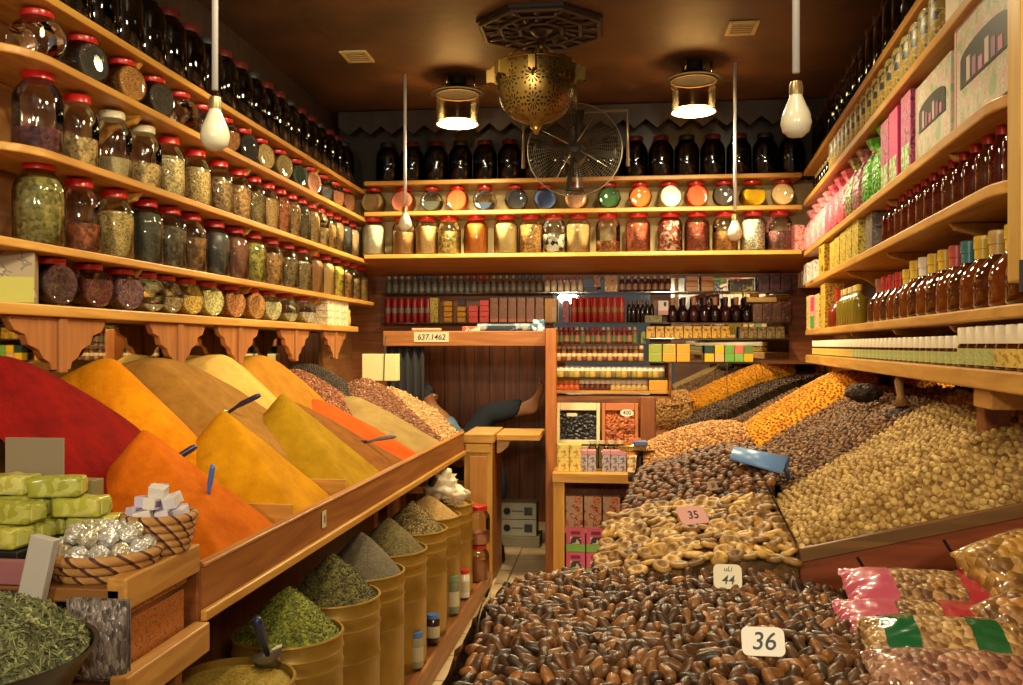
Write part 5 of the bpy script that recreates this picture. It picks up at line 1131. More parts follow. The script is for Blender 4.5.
# clear bag of silvery sticks
t = thing('clear_bag', 'clear plastic bag of grey pieces leaning below the upper step board', 'bag', (-1.0, 1.68, zL - .045)); 
t.location = (-1.04, 1.735, zL + .002)
PLAST = plain((110, 100, 92), .18, coat=1.)
b = MB(); n_ = 14
for j in range(n_ + 1):
    for i in range(n_ + 1):
        u, v_ = i / n_, j / n_; bul = (math.sin(PI * u) * math.sin(PI * min(1, v_ * 1.15))) ** .5 if 0 < i < n_ and 0 < j < n_ else 0
        b.v.append(((u - .5) * .13, -.03 * bul - .006 * noise.noise((u * 9, v_ * 9, 1)) - .012, v_ * .165))
nn = len(b.v)
b.v += [(x, -y * .2, z) for x, y, z in b.v]
q = lambda j, i, o: o + j * (n_ + 1) + i
b.f = [(q(j, i, 0), q(j, i + 1, 0), q(j + 1, i + 1, 0), q(j + 1, i, 0)) for j in range(n_) for i in range(n_)] + [(q(j, i, nn), q(j + 1, i, nn), q(j + 1, i + 1, nn), q(j, i + 1, nn)) for j in range(n_) for i in range(n_)]
obj('bag_body', b.mesh('bag_body', grain((150, 140, 134), (80, 72, 68), 150, 1., .2, (1, 1, .35)), 1), t)
carton('grey_carton', 'box', (-1.22, 1.73, zL + .001), (.2, .05, .1), printed((90, 90, 96), [(60, 60, 70), (140, 140, 150)], 10), 'grey-blue printed packet behind the herb bowl, under the upper board', rot=.1)
# soap table: raised board behind, with wrapped soaps
zS = 1.062
sb = thing('soap_table', 'raised board carrying the yellow-green wrapped soaps', 'table', (-1.4, 1.9, 0)); sp = sb; iv = Matrix.Translation((1.4, -1.9, 0))
b = MB(); b.box(-1.8, 1.78, zS - .02, -1.252, 2.06, zS); b.box(-1.252, 1.935, zS - .02, -1.13, 2.06, zS); spart('board', b, M_BLACK)
b = MB(); b.box(-1.8, 1.95, zU + .001, -1.24, 2.05, zS - .021); spart('riser', b, M_BLACK)
SOAP = [printed((176, 174, 64), [(196, 192, 100)], 22, .26), printed((156, 158, 58), [(184, 184, 96)], 22, .26), printed((190, 186, 84), [(212, 208, 128)], 22, .26)]
sm = []
for q_ in range(3):
    bm = bmesh.new(); bmesh.ops.create_cube(bm, size=1.)
    for v_ in bm.verts: v_.co = Vector((v_.co.x * .11, v_.co.y * .068, (v_.co.z + .5) * .044))
    bmesh.ops.bevel(bm, geom=list(bm.edges), offset=.006, segments=2, affect='EDGES', profile=.5)
    bmesh.ops.subdivide_edges(bm, edges=[e_ for e_ in bm.edges if e_.calc_length() > .015], cuts=7, use_grid_fill=True)
    for v_ in bm.verts:
        p_ = v_.co.copy(); k_ = Vector((noise.noise(p_ * 34 + Vector((q_ * 7, 0, 0))), noise.noise(p_ * 34 + Vector((0, q_ * 7, 5))), noise.noise(p_ * 34 + Vector((9, 0, q_ * 7)))))
        v_.co += k_ * .0045 * Vector((1, 1, 1 if p_.z > .01 else .2)).length / 1.73 if p_.z > .008 else Vector((0, 0, 0))
    me = bpy.data.meshes.new('wrapped_soap'); bm.to_mesh(me); bm.free(); me.polygons.foreach_set('use_smooth', [True] * len(me.polygons)); sm.append(me)
def soap(x, y, z, r, label, k, tx_=0, ty_=0):
    t = thing('wrapped_soap', label, 'soap', (x, y, z), (tx_, ty_, r), 'yellow-green wrapped soaps')
    obj('wrapper', sm[k], t, SOAP[k])
    obj('folded_end', boxm('folded_end', (.0545, -.024, .006), (.0595, .024, .038), SOAP[(k + 1) % 3], .003) if k == 0 and 'folded_end' not in bpy.data.meshes else bpy.data.meshes['folded_end'], t)
sx = 0
rows_ = [('front', 1.82, 4, 0), ('middle', 1.895, 4, 1), ('rear', 1.97, 4, 2)]
for rn, y, n_, kk in rows_:
    for i in range(n_):
        soap(-1.315 - .122 * i + (.125 if rn == 'rear' else 0), y, zS + .001, random.uniform(-.2, .2), f'wrapped yellow-green soap, bottom layer, {rn} row, {nth(i)} from the baskets', (i + kk) % 3)
for rn, y, n_, kk in (('front', 1.855, 3, 1), ('rear', 1.945, 3, 0)):
    for i in range(n_):
        soap(-1.31 + (.1 if rn == 'rear' else 0) - .123 * i, y, zS + .0475, random.uniform(-.25, .25), f'wrapped yellow-green soap, second layer, {rn} row, {nth(i)} from the baskets', (i + kk) % 3)
for i, (x, y, r) in enumerate(((-1.26, 1.93, .3), (-1.385, 1.95, -.1), (-1.51, 1.94, .1))):
    soap(x, y, zS + .094, r, f'wrapped yellow-green soap on top of the pile, {nth(i)} from the baskets', (i + 1) % 3)
c0 = PY(12, 470, 2.02); c1 = PY(70, 437, 2.02)
for i in range(3):
    carton('soap_box', 'box', (-1.285 - .13 * i, 2.035, zS + .001), (.12, .05, .115 if i == 0 else .1), plain((156, 150, 60), .4) if i else plain((140, 130, 90), .4), f'{"grey-tan" if i == 0 else "green"} carton behind the wrapped soaps, {nth(i)} from the paprika', 'cartons behind the soaps')
t = tag(obj('grey_card', boxm('grey_card', (c0[0], 1.995, zS + .001), (c1[0], 1.999, c1[2]), plain((140, 126, 104), .7), .001)), 'blank grey-brown card standing behind the wrapped soaps', 'card')
# grey-white plank leaning in front
p0 = PY(40, 545, 1.66); 
t = tag(obj('white_carton', boxm('white_carton', (-.026, -.012, 0), (.026, .012, .16), plain((176, 172, 166), .6), .003), loc=(PY(22, 602, 1.68)[0], 1.7, zU - .045), rot=(-.05, .2, 0)), 'upright pale grey narrow carton between the soaps and the herb bowl', 'box')
carton('pink_folder', 'folder', (PY(8, 557, 1.74)[0] - .03, 1.75, zU + .002), (.2, .02, .05), plain((150, 96, 100), .5), 'dull pink folder under the soap board')
carton('black_case', 'case', (PY(8, 580, 1.71)[0] - .04, 1.71, zU - .07), (.17, .025, .068), printed((24, 22, 24), [(24, 22, 24), (150, 120, 50)], 14), 'black case with gold ornament under the pink folder')
# baskets
def basket(loc, r, h, label, s2=1.):
    t = thing('woven_basket', label, 'basket', loc, None, 'coiled straw baskets')
    k = max(3, int(h / .018))
    for i in range(k):
        u = (i + .5) / k; rr = r * (.72 + .28 * u ** .7)
        pts = [(rr * math.cos(a), rr * math.sin(a), .009 + i * h / k) for a in [q * 2 * PI / 40 for q in range(40)]]
        obj('straw_coil', MB().tube(pts, h / k * .58, 8, True).mesh('straw_coil', BSK, 1), t)
    obj('basket_base', MB().lathe([(0, .0), (r * .72, .0), (r * .74, .012), (0, .012)], 30).mesh('basket_base', BSK, 2), t)
    return t
def bsk():
    m, nt, b = newmat('coiled_straw'); N = nt.nodes; L = nt.links; tc = N.new('ShaderNodeTexCoord')
    ck = N.new('ShaderNodeTexGradient'); ck.gradient_type = 'RADIAL'; L.new(tc.outputs['Object'], ck.inputs[0])
    m1 = N.new('ShaderNodeMath'); m1.operation = 'MULTIPLY'; m1.inputs[1].default_value = 14; L.new(ck.outputs['Fac'], m1.inputs[0])
    sx_ = N.new('ShaderNodeSeparateXYZ'); L.new(tc.outputs['Object'], sx_.inputs[0]); m2 = N.new('ShaderNodeMath'); m2.operation = 'MULTIPLY_ADD'; m2.inputs[1].default_value = 26.
    L.new(sx_.outputs[2], m2.inputs[0]); L.new(m1.outputs[0], m2.inputs[2]); fr = N.new('ShaderNodeMath'); fr.operation = 'FRACT'; L.new(m2.outputs[0], fr.inputs[0])
    r = ramp(nt, [(.0, (176, 128, 70)), (.62, (166, 116, 60)), (.64, (70, 34, 26)), (.84, (80, 40, 30)), (.86, (186, 140, 84))]); L.new(fr.outputs[0], r.inputs[0]); L.new(r.outputs[0], b.inputs['Base Color']); b.inputs['Roughness'].default_value = .7
    n = N.new('ShaderNodeTexNoise'); n.inputs['Scale'].default_value = 120; L.new(tc.outputs['Object'], n.inputs['Vector']); bp = N.new('ShaderNodeBump'); bp.inputs['Strength'].default_value = .6; bp.inputs['Distance'].default_value = .003; L.new(n.outputs[0], bp.inputs['Height']); L.new(bp.outputs[0], b.inputs['Normal'])
    return m
BSK = bsk()
bx1 = PY(104, 540, 1.86)[0]
b1 = basket((bx1, 1.86, zU + .001), .116, .058, 'shallow coiled straw basket of silver foil balls')
bx2 = -1.045
b2 = basket((-1.045, 1.985, zU + .023), .078, .09, 'deeper coiled straw basket of small white boxes beside the paprika')
FOIL = [plain((214, 212, 210), .3, .55), plain((200, 198, 192), .35, .5), plain((206, 198, 176), .3, .6)]
fb = [lump('foil_ball', .0215, None, '', '', None, .2, s_, (1, 1, .85), 2.4) for s_ in (1, 5, 9)]
i = 0
for lay, rr, zz in ((0, .088, .058), (0, .046, .062), (0, .0, .062), (1, .06, .088), (1, .02, .094)):
    n_ = max(1, int(2 * PI * rr / .041)) if rr else 1
    for q_ in range(n_):
        a = 2 * PI * q_ / n_ + rr * 20
        tag(obj('foil_ball', fb[i % 3], None, FOIL[i % 3], (bx1 + rr * math.cos(a), 1.86 + rr * math.sin(a), zU + .001 + zz), (i, i * 2, i * 3)), 'silver foil-wrapped ball heaped in the shallow straw basket', 'wrapped ball', 'foil balls in the straw basket'); i += 1
for me in fb: me.polygons.foreach_set('use_smooth', [False] * len(me.polygons))
cm = MB().box(-.019, -.014, -.013, .019, .014, .013).mesh('amber_box', None, bevel=.0015)
cl_ = boxm('printed_panel', (-.012, -.0146, -.007), (.012, -.01415, .007), plain((120, 100, 150), .5))
i = 0
for lay, n_, rr, zz in ((0, 7, .05, .086), (0, 1, 0, .09), (1, 5, .034, .113), (2, 2, .016, .138)):
    for q_ in range(n_):
        a = 2 * PI * q_ / n_ + lay
        t = thing('amber_box', f'tiny white and lilac box in the deeper basket, {["bottom", "middle", "top"][lay]} layer', 'box', (-1.045 + rr * math.cos(a), 1.985 + rr * math.sin(a), zU + .025 + zz), (random.uniform(-.3, .3), random.uniform(-.4, .4), random.uniform(0, 6)), 'tiny boxes, ' + ['bottom', 'middle', 'top'][lay] + ' layer')
        obj('carton_body', cm, t, plain([(206, 200, 210), (190, 180, 206), (216, 210, 206)][i % 3], .4)); obj('printed_panel', cl_, t); i += 1
# herb bowl
hb_ = thing('herb_bowl', 'wide dark metal bowl heaped with grey-green dried herb, nearest the camera side', 'bowl', (-1.10, 1.42, .865))
hb_['label'] = 'wide dark metal bowl heaped with grey-green dried herb'
BWR = .205
obj('bowl_shell', MB().lathe([(0, 0), (.1, .0), (.17, .04), (BWR, .11), (BWR + .008, .112), (BWR + .004, .105), (.165, .045), (0, .012)], 40, cap=False).mesh('bowl_shell', plain((60, 58, 54), .3, .8), 2), hb_)
fh = lambda x, y: .10 + .095 * max(0, 1 - (x * x + y * y) / (BWR * .97) ** 2) ** .8 + .008 * noise.noise((x * 22, y * 22, 3))
b = MB(); nr, na = 18, 44; b.v.append((0, 0, fh(0, 0)))
for r_ in range(1, nr + 1):
    for a in range(na):
        rr = (BWR - .008) * r_ / nr; xx, yy = rr * math.cos(2 * PI * a / na), rr * math.sin(2 * PI * a / na); b.v.append((xx, yy, fh(xx, yy)))
b.f = [(0, 1 + a, 1 + (a + 1) % na) for a in range(na)] + [(1 + (r_ - 1) * na + a, 1 + r_ * na + a, 1 + r_ * na + (a + 1) % na, 1 + (r_ - 1) * na + (a + 1) % na) for r_ in range(1, nr) for a in range(na)]
ch = obj('dried_herb', b.mesh('dried_herb', grain((120, 120, 80), (66, 70, 46), 120, 1., .9), 1), hb_); ch['kind'] = 'stuff'
leaf = MB().add([(-.009, 0, 0), (-.003, .0035, .002), (.004, .003, .001), (.010, 0, -.002), (.004, -.003, .002), (-.003, -.0035, .001)], [(0, 1, 2, 3, 4, 5)])
leaf2 = MB().add([(-.01, 0, 0), (0, .003, .004), (.012, .001, .001), (.001, -.003, .002)], [(0, 1, 2, 3)])
pts = poisson(4200, -BWR, BWR, -BWR, BWR, .0046, lambda x, y: math.hypot(x, y) < BWR - .012, 14)
obj('loose_leaves', merged('loose_leaves', [leaf, leaf2, ellipsoid(.014, .0012, .0012, 4, 3)], pieces((176, 176, 124), (80, 86, 54), (134, 138, 90), .9), [pose(fh, x, y, .004, .9) for x, y in pts], False), ch)['kind'] = 'stuff'
tag(obj('bowl_stool', MB().lathe([(0, 0), (.14, 0), (.12, .3), (.13, .83), (.16, .84), (.16, .863), (0, .863)], 28, cap=False).mesh('bowl_stool', brownw(2), 2), loc=(-1.10, 1.42, 0)), 'round dark stool carrying the herb bowl', 'stool')

# ------------------------------------------------------------------ right hand display of nuts and dates
def TRr(X, Y):
    """surface of the sloping goods on the right"""
    def sm_(a, b, t): u = min(1, max(0, (t - a) / (b - a))); return u * u * (3 - 2 * u)
    z = .985 + .50 * (X - .5)
    if X < .5: z = .985 + .33 * (X - .5)
    if Y > 3.2: z -= .07 * sm_(3.2, 4.4, Y)
    if X > .95: z -= .25 * (X - .95) ** 2
    z = min(z, .955 + .25 * max(0, X - .48) + .9 * (Y - 2.4)) if X > .45 else z
    z += .012 * noise.noise((X * 4, Y * 4, 8))
    return min(z, 1.33) if X > XR(Y) - .06 else z
yb32 = lambda X: 2.95 + .55 * (X - .5)           # pale nuts | almonds
yb21 = lambda X: 4.25 + .65 * (X - .62)          # almonds | orange ridge
def z_pale(X, Y): return TRr(X, Y) + .01
def z_alm(X, Y): return TRr(X, Y) + .012
def z_org(X, Y):
    t_ = min(1, max(0, (Y - yb21(X)) / .62)); return min(TRr(X, Y) + .012 + .1 * math.sin(PI * t_) ** .8, 1.35 if X > XR(Y) - .06 else 9)
def z_far(X, Y): return TRr(X, Y) - .02
XRW = lambda Y: XR(Y) + RW - .03
XW1 = 1.5
top_floor = .72
st_ = thing('nut_counter', 'wooden stepped counter under the nuts and dates on the right side', 'counter', (.6, 3.8, 0)); sp = st_; iv = Matrix.Translation((-.6, -3.8, 0))
b = MB(); b.prism([(-.06, 2.32), (.0, 3.1), (.12, 4.0), (.17, 5.2), (.26, 5.9), (XRW(5.9), 5.9), (XRW(2.40), 2.40), (.47, 2.40), (.47, 2.32)], .0, .84, lambda a, b_, q: (a, b_, q)); spart('cabinet', b, wood((160, 96, 44), (116, 64, 28), 2), .004)
bb = MB()
zt_ = lambda x: .978 + .235 * (x - .484)
bb.add([(.478, 2.375, .70), (XRW(2.39), 2.375, .70), (XRW(2.39), 2.375, zt_(XRW(2.39))), (.478, 2.375, zt_(.478)), (.478, 2.398, .70), (XRW(2.39), 2.398, .70), (XRW(2.39), 2.398, zt_(XRW(2.39))), (.478, 2.398, zt_(.478))], [(0, 1, 2, 3), (4, 7, 6, 5), (0, 4, 5, 1), (3, 2, 6, 7), (0, 3, 7, 4), (1, 5, 6, 2)])
spart('front_board', bb, wood((146, 72, 34), (108, 48, 22), 0), .003)
bb = MB(); bb.add([(.478, 2.362, zt_(.478) - .032), (XRW(2.39), 2.362, zt_(XRW(2.39)) - .032), (XRW(2.39), 2.362, zt_(XRW(2.39)) + .004), (.478, 2.362, zt_(.478) + .004), (.478, 2.374, zt_(.478) - .032), (XRW(2.39), 2.374, zt_(XRW(2.39)) - .032), (XRW(2.39), 2.374, zt_(XRW(2.39)) + .004), (.478, 2.374, zt_(.478) + .004)], [(0, 1, 2, 3), (4, 7, 6, 5), (0, 4, 5, 1), (3, 2, 6, 7), (0, 3, 7, 4), (1, 5, 6, 2)])
spart('edge_strip', bb, wood((120, 84, 40), (86, 56, 26), 0), .002)
for (x_, y_) in ((.62, -.05), (.83, -.01)):
    bb = MB(); bb.tube([(x_, 2.3745, zt_(x_) - .05), (x_ + .015, 2.3745, zt_(x_) - .075), (x_ + .04, 2.3745, zt_(x_) - .1)], .004, 6); spart('crack', bb, M_BLACK, 0)
def rheap(name, x0, x1, y0, y1, fn, keep, mat, label, cat, zb_=.842, kind='stuff'):
    me = surf(name, x0, x1, y0, y1, 60, 70, fn, mat, keep); solid(me, zb_)
    return tag(obj(name, me), label, cat, None, kind)
inR = lambda x, y: x < XRW(y) - .02
# pale nuts
kp = lambda x, y: x > .485 and y > 2.405 and y < yb32(x) and inR(x, y)
PALE = pieces((222, 190, 116), (172, 130, 64), (202, 164, 90), .6, 60)
pn = rheap('hazelnuts', .48, 1.25, 2.40, 3.45, z_pale, kp, grain((196, 160, 92), (120, 84, 40), 55, 1.), 'pale hazelnuts heaped against the right wall, deeper ones of the pile', 'nuts')
pts = poisson(4200, .49, 1.22, 2.405, 3.4, .0162, kp, 20)
def camd(p): return -SN * p[0] + CS * p[1]
pts.sort(key=camd)
HZ = [ellipsoid(.0108, .010, .0096, 10, 6), ellipsoid(.0105, .0092, .0098, 10, 6)]
hm = [s.mesh('hazelnut', PALE, 1, recalc=False) for s in HZ]
HZL = [ellipsoid(.0108, .010, .0096, 7, 5), ellipsoid(.0105, .0092, .0098, 7, 5)]
def vis(p): x, y = pix(p); return 0 < x < 1023 and 0 < y < 685
ind = [p for p in pts if vis((p[0], p[1], z_pale(*p)))][:300]; s_ind = set(ind)
def each(name, meshes, pts, fn, lift, tilt, label, cat, group, sc_=(.9, 1.1)):
    for i, (x, y) in enumerate(pts):
        o = obj(name, meshes[i % len(meshes)]); o.matrix_world = pose(fn, x, y, lift, tilt) @ Matrix.Scale(random.uniform(*sc_), 4); tag(o, label, cat, group)
each('hazelnut', hm, ind, z_pale, .004, 3., 'pale hazelnut on the heap nearest the sloping front board', 'nut', 'hazelnuts along the front board')
obj('loose_nuts', merged('loose_nuts', HZL, PALE, [pose(z_pale, x, y, .004, 3.) for x, y in pts if (x, y) not in s_ind]), pn)['kind'] = 'stuff'
# almonds
ka = lambda x, y: x > .56 and yb32(x) <= y < yb21(x) and inR(x, y)
ALM = pieces((166, 118, 66), (90, 54, 26), (130, 86, 44), .6, 60)
al_ = rheap('brown_almonds', .55, 1.32, 2.95, 4.95, z_alm, ka, grain((130, 88, 48), (70, 42, 22), 60, 1.), 'brown almonds between the pale hazelnuts and the orange ridge', 'nuts')
pts = poisson(3200, .56, 1.3, 2.95, 4.9, .0185, ka, 14)
obj('loose_nuts', merged('loose_nuts', [ellipsoid(.0145, .0085, .007, 7, 5), ellipsoid(.013, .009, .0075, 7, 5)], ALM, [pose(z_alm, x, y, .004, 1.) for x, y in pts]), al_)['kind'] = 'stuff'
# orange ridge
ko = lambda x, y: x > .6 and yb21(x) <= y < yb21(x) + .62 and inR(x, y)
og = rheap('orange_kernels', .6, 1.36, 4.2, 5.5, z_org, ko, powder((222, 154, 40), (190, 120, 20)), 'bright orange-yellow ridge of small kernels near the mirror', 'spice')
pts = poisson(2200, .6, 1.36, 4.2, 5.5, .0165, ko, 12)
obj('loose_kernels', merged('loose_kernels', [ellipsoid(.009, .006, .006, 6, 4)], pieces((238, 172, 50), (204, 128, 22), None, .6), [pose(z_org, x, y, .003, 1.) for x, y in pts]), og)['kind'] = 'stuff'
# dark mixed nuts beyond the ridge, up to the mirror
kf = lambda x, y: x > .5 and yb21(x) + .62 <= y < 5.9 and inR(x, y)
fr_ = rheap('dark_nuts', .5, 1.45, 4.7, 5.9, z_far, kf, plain((80, 54, 30), .8), 'dark brown nuts between the orange ridge and the mirror', 'nuts')
pts = poisson(1400, .5, 1.45, 4.7, 5.9, .02, kf, 12)
obj('loose_nuts', merged('loose_nuts', [ellipsoid(.013, .0085, .0075, 6, 4)], pieces((140, 96, 50), (70, 42, 22)), [pose(z_far, x, y, .003, 1.) for x, y in pts]), fr_)['kind'] = 'stuff'
# pale peanuts in a clear-edged tray
xl_ = lambda y: -.06 + (.12 + .06) * (y - 2.32) / (4.0 - 2.32) if y < 4 else .12 + .05 * (y - 4) / 1.2
def z_pea(X, Y):
    u = (X - .36) / .34; v_ = (Y - 4.55) / .6; return .955 + .33 * (X - .3) + .09 * max(0, 1 - u * u * .8 - v_ * v_ * .7) + .008 * noise.noise((X * 9, Y * 9, 2))
kpe = lambda x, y: xl_(y) + .02 < x < .62 and 4.08 < y < 5.15
pe_ = rheap('peanuts', .1, .66, 4.05, 5.18, z_pea, kpe, grain((200, 150, 80), (140, 92, 44), 60, 1.), 'pale golden peanuts piled behind the brown dates, next to the brass scale', 'nuts')
pts = poisson(1500, .1, .66, 4.05, 5.18, .0185, kpe, 14)
obj('loose_nuts', merged('loose_nuts', [ellipsoid(.0135, .0085, .008, 7, 5)], pieces((232, 180, 100), (176, 110, 46)), [pose(z_pea, x, y, .003, 1.) for x, y in pts]), pe_)['kind'] = 'stuff'
# brown dates (second heap)
def z_dk(X, Y):
    u = (X - .3) / .34; v_ = (Y - 3.45) / .62
    return .885 + .30 * max(-.02, X - .02) + .085 * max(0, 1 - u * u * .7 - v_ * v_ * .7) + .012 * noise.noise((X * 6, Y * 6, 5))
kdk = lambda x, y: xl_(y) + .015 < x < min(.56, .50 + .2 * (y - 2.9) if y > 2.9 else .49) and 2.83 < y < 4.06
DD = pieces((160, 98, 46), (70, 42, 22), (118, 70, 34), .5, 50, .0)
dk = rheap('brown_dates', -.05, .6, 2.8, 4.1, z_dk, kdk, grain((76, 46, 26), (30, 20, 12), 50, 1.), 'deeper layer of the small brown dates behind the figs', 'dates')
pts = poisson(1300, -.05, .6, 2.8, 4.1, .028, kdk, 25); pts.sort(key=camd)
DS = [ellipsoid(.0195, .0128, .0115, 10, 7), ellipsoid(.0172, .0135, .012, 10, 7), ellipsoid(.021, .012, .0112, 10, 7)]
dm = [s.mesh('small_date', DD, 1, recalc=False) for s in DS]
ind = pts[:300]; s_ind = set(ind)
each('small_date', dm, ind, z_dk, .006, .6, 'small brown date on the heap behind the figs', 'date', 'small dates behind the figs')
obj('loose_dates', merged('loose_dates', DS, DD, [pose(z_dk, x, y, .006, .6) for x, y in pts if (x, y) not in s_ind]), dk)['kind'] = 'stuff'
# figs
def z_fig(X, Y): return .872 + .16 * (Y - 2.32) + .12 * max(0, X - .0) + .03 * max(0, 1 - ((X - .25) / .28) ** 2) + .01 * noise.noise((X * 8, Y * 8, 1))
kfg = lambda x, y: xl_(y) + .01 < x < .468 and 2.345 < y < 2.83
FG = pieces((220, 172, 84), (128, 88, 34), (182, 134, 58), .5, 60, .05)
fg = rheap('fig_layer', -.07, .49, 2.33, 2.85, z_fig, kfg, grain((130, 88, 34), (70, 44, 18), 40, 1.), 'lower layer of the flat dried figs', 'figs')
b_ = MB(); b_.lathe([(0, -.001), (.004, -.001), (.009, .004), (.015, .007), (.0225, .004), (.0245, -.001), (.02, -.006), (0, -.007)], 16, cap=False, wob=lambda a: 1 + .04 * math.sin(2 * a + .5))
b2_ = MB(); b2_.lathe([(0, .0005), (.004, .0005), (.009, .005), (.014, .007), (.021, .003), (.0225, -.002), (.017, -.006), (0, -.007)], 16, cap=False, wob=lambda a: 1 + .05 * math.sin(3 * a))
fm = [b_.mesh('dried_fig', FG, 1), b2_.mesh('dried_fig', FG, 1)]
pts = poisson(420, -.07, .49, 2.33, 2.85, .033, kfg, 40)
each('dried_fig', fm, pts[:300], z_fig, .010, .42, 'flat round dried fig in the tray behind the dates', 'fig', 'dried figs in the tray', (1.05, 1.25))
# the big date heap in front
def z_dt(X, Y):
    z = .905 - .055 * max(0, (X - .35) / .25) ** 2 - .05 * max(0, (-.08 - X) / .2) ** 2 - .09 * max(0, (1.85 - Y) / .5) ** 2 + .022 * noise.noise((X * 4, Y * 4, 3))
    return z
kdt = lambda x, y: -.285 < x < .60 and 1.38 < y < 2.315
DT = pieces((160, 104, 52), (60, 42, 30), (110, 72, 42), .36, 45, .0)
dh = rheap('date_layer', -.29, .61, 1.37, 2.32, z_dt, kdt, grain((70, 42, 24), (26, 16, 10), 40, 1.), 'lower layer of the big brown dates filling the front tray', 'dates', .80)
pts = poisson(3200, -.29, 0.61, 1.37, 2.32, .0238, kdt, 25)
pts = [p for p in pts]; pts.sort(key=camd)
def dshape(a, b, sd):
    m = ellipsoid(a, b, b * .95, 12, 9)
    m.v = [tuple(Vector(v) * (1 + .22 * noise.noise(Vector(v) * 62 + Vector((sd, 0, 0))))) for v in m.v]; return m
DTS = [dshape(.0265, .0125, 1), dshape(.0235, .0138, 4), dshape(.0285, .012, 8), dshape(.0245, .0122, 12)]
dtm = [s.mesh('dried_date', DT, 1, recalc=False) for s in DTS]
visp = [p for p in pts if vis((p[0], p[1], z_dt(*p)))]
ind = visp[:300]; s_ind = set(ind)
each('dried_date', dtm, ind, z_dt, .011, 1.0, 'glossy brown date in the front of the big heap', 'date', 'dates in the front of the big heap')
rest = [p for p in pts if p not in s_ind]
obj('loose_dates', merged('loose_dates', DTS, DT, [pose(z_dt, x, y, .011, 1.0) for x, y in rest]), dh)['kind'] = 'stuff'
dtb = thing('date_table', 'low wooden table under the big heap of dates', 'table', (.16, 1.85, 0))
obj('table_top', boxm('table_top', (-.46, -.5, .75), (.44, .47, .79), brownw(0), .004), dtb)
for xx in (-.44, .37):
    for yy in (-.48, .4): obj('leg', boxm('leg', (xx, yy, 0), (xx + .06, yy + .06, .749), brownw(2), .003), dtb)
# clear wrap at the left edge of the dates
def wrap(pts0, h, label, seed):
    b = MB(); n_ = len(pts0)
    for j in range(6):
        for i, p in enumerate(pts0):
            k = j / 5; b.v.append((p[0] - .012 * math.sin(k * PI) + .008 * noise.noise((i * .7, j * .9, seed)), p[1] + .01 * noise.noise((i * .5, j * .8, seed + 4)), p[2] + h * (k - .6) + .008 * noise.noise((i * .9, 2, seed))))
    b.f = [(j * n_ + i, j * n_ + i + 1, (j + 1) * n_ + i + 1, (j + 1) * n_ + i) for j in range(5) for i in range(n_ - 1)]
    return tag(obj('plastic_wrap', b.mesh('plastic_wrap', glass((235, 235, 230), 1., .12), 1)), label, 'plastic wrap')
wrap([(-.297, 1.4 + .04 * i, .86) for i in range(24)], .12, 'clear plastic wrap along the aisle side of the big date heap', 1)
wrap([(.2 + .02 * i, 2.328, .925 + .012 * (i / 15)) for i in range(15)], .09, 'crumpled clear plastic between the figs and the big date heap', 7)
t = tag(obj('divider_strip', MB().add([(.470, 2.40, .9), (.476, 2.40, .9), (.476, 2.40, .99), (.470, 2.40, .99), (.470, 2.93, 1.0), (.476, 2.93, 1.0), (.476, 2.93, 1.085), (.470, 2.93, 1.085)], [(0, 1, 2, 3), (4, 7, 6, 5), (0, 4, 5, 1), (3, 2, 6, 7), (0, 3, 7, 4), (1, 5, 6, 2)]).mesh('divider_strip', glass((236, 226, 200), 1., .1))), 'clear plastic divider between the figs and the pale hazelnuts', 'divider')
# price cards
def pcard(px, py, Y, w, h, txt, tilt, rz, label, colr=(232, 226, 212), size=.03, sub=None, roll=0.):
    p = PY(px, py, Y) + Vector((0, -.012, .016)); t = thing('price_card', label, 'price card', p, Euler((tilt, roll, rz)))
    r = min(w, h) * .22; poly = []
    for cx_, cy_, a0 in ((w / 2 - r, h / 2 - r, 0), (-w / 2 + r, h / 2 - r, PI / 2), (-w / 2 + r, -h / 2 + r, PI), (w / 2 - r, -h / 2 + r, 1.5 * PI)):
        poly += [(cx_ + r * math.cos(a0 + q * PI / 8), cy_ + r * math.sin(a0 + q * PI / 8)) for q in range(5)]
    obj('card_sheet', MB().prism(poly, -.001, .001, lambda a, b, q: (a, b, q)).mesh('card_sheet', plain(colr, .5)), t)
    obj('lettering', text_mesh(txt, size, plain((40, 44, 60), .5), shear=.2), t, loc=(0, -.001 if not sub else -.009, .0013))
    if sub: obj('lettering', text_mesh(sub, size * .55, plain((60, 60, 80), .5), shear=.3), t, loc=(0, h * .3, .0013))
    return t
pcard(762, 648, 1.72, .078, .052, '36', 1.1, .0, 'white price card reading 36 lying on the big date heap', size=.045)
pcard(727, 582, 2.2, .066, .058, '44', 1.15, -.05, 'cream price card reading 44 at the back of the big date heap', (226, 216, 186), .03, 'uLi')
pcard(692, 520, 2.58, .09, .06, '35', .75, .5, 'pink price card lying on the dried figs', (226, 170, 164), .036)
pcard(712, 490, 2.9, .05, .03, '50', 1.2, .9, 'tiny pale card stuck in the small brown dates', (200, 170, 140), .02)
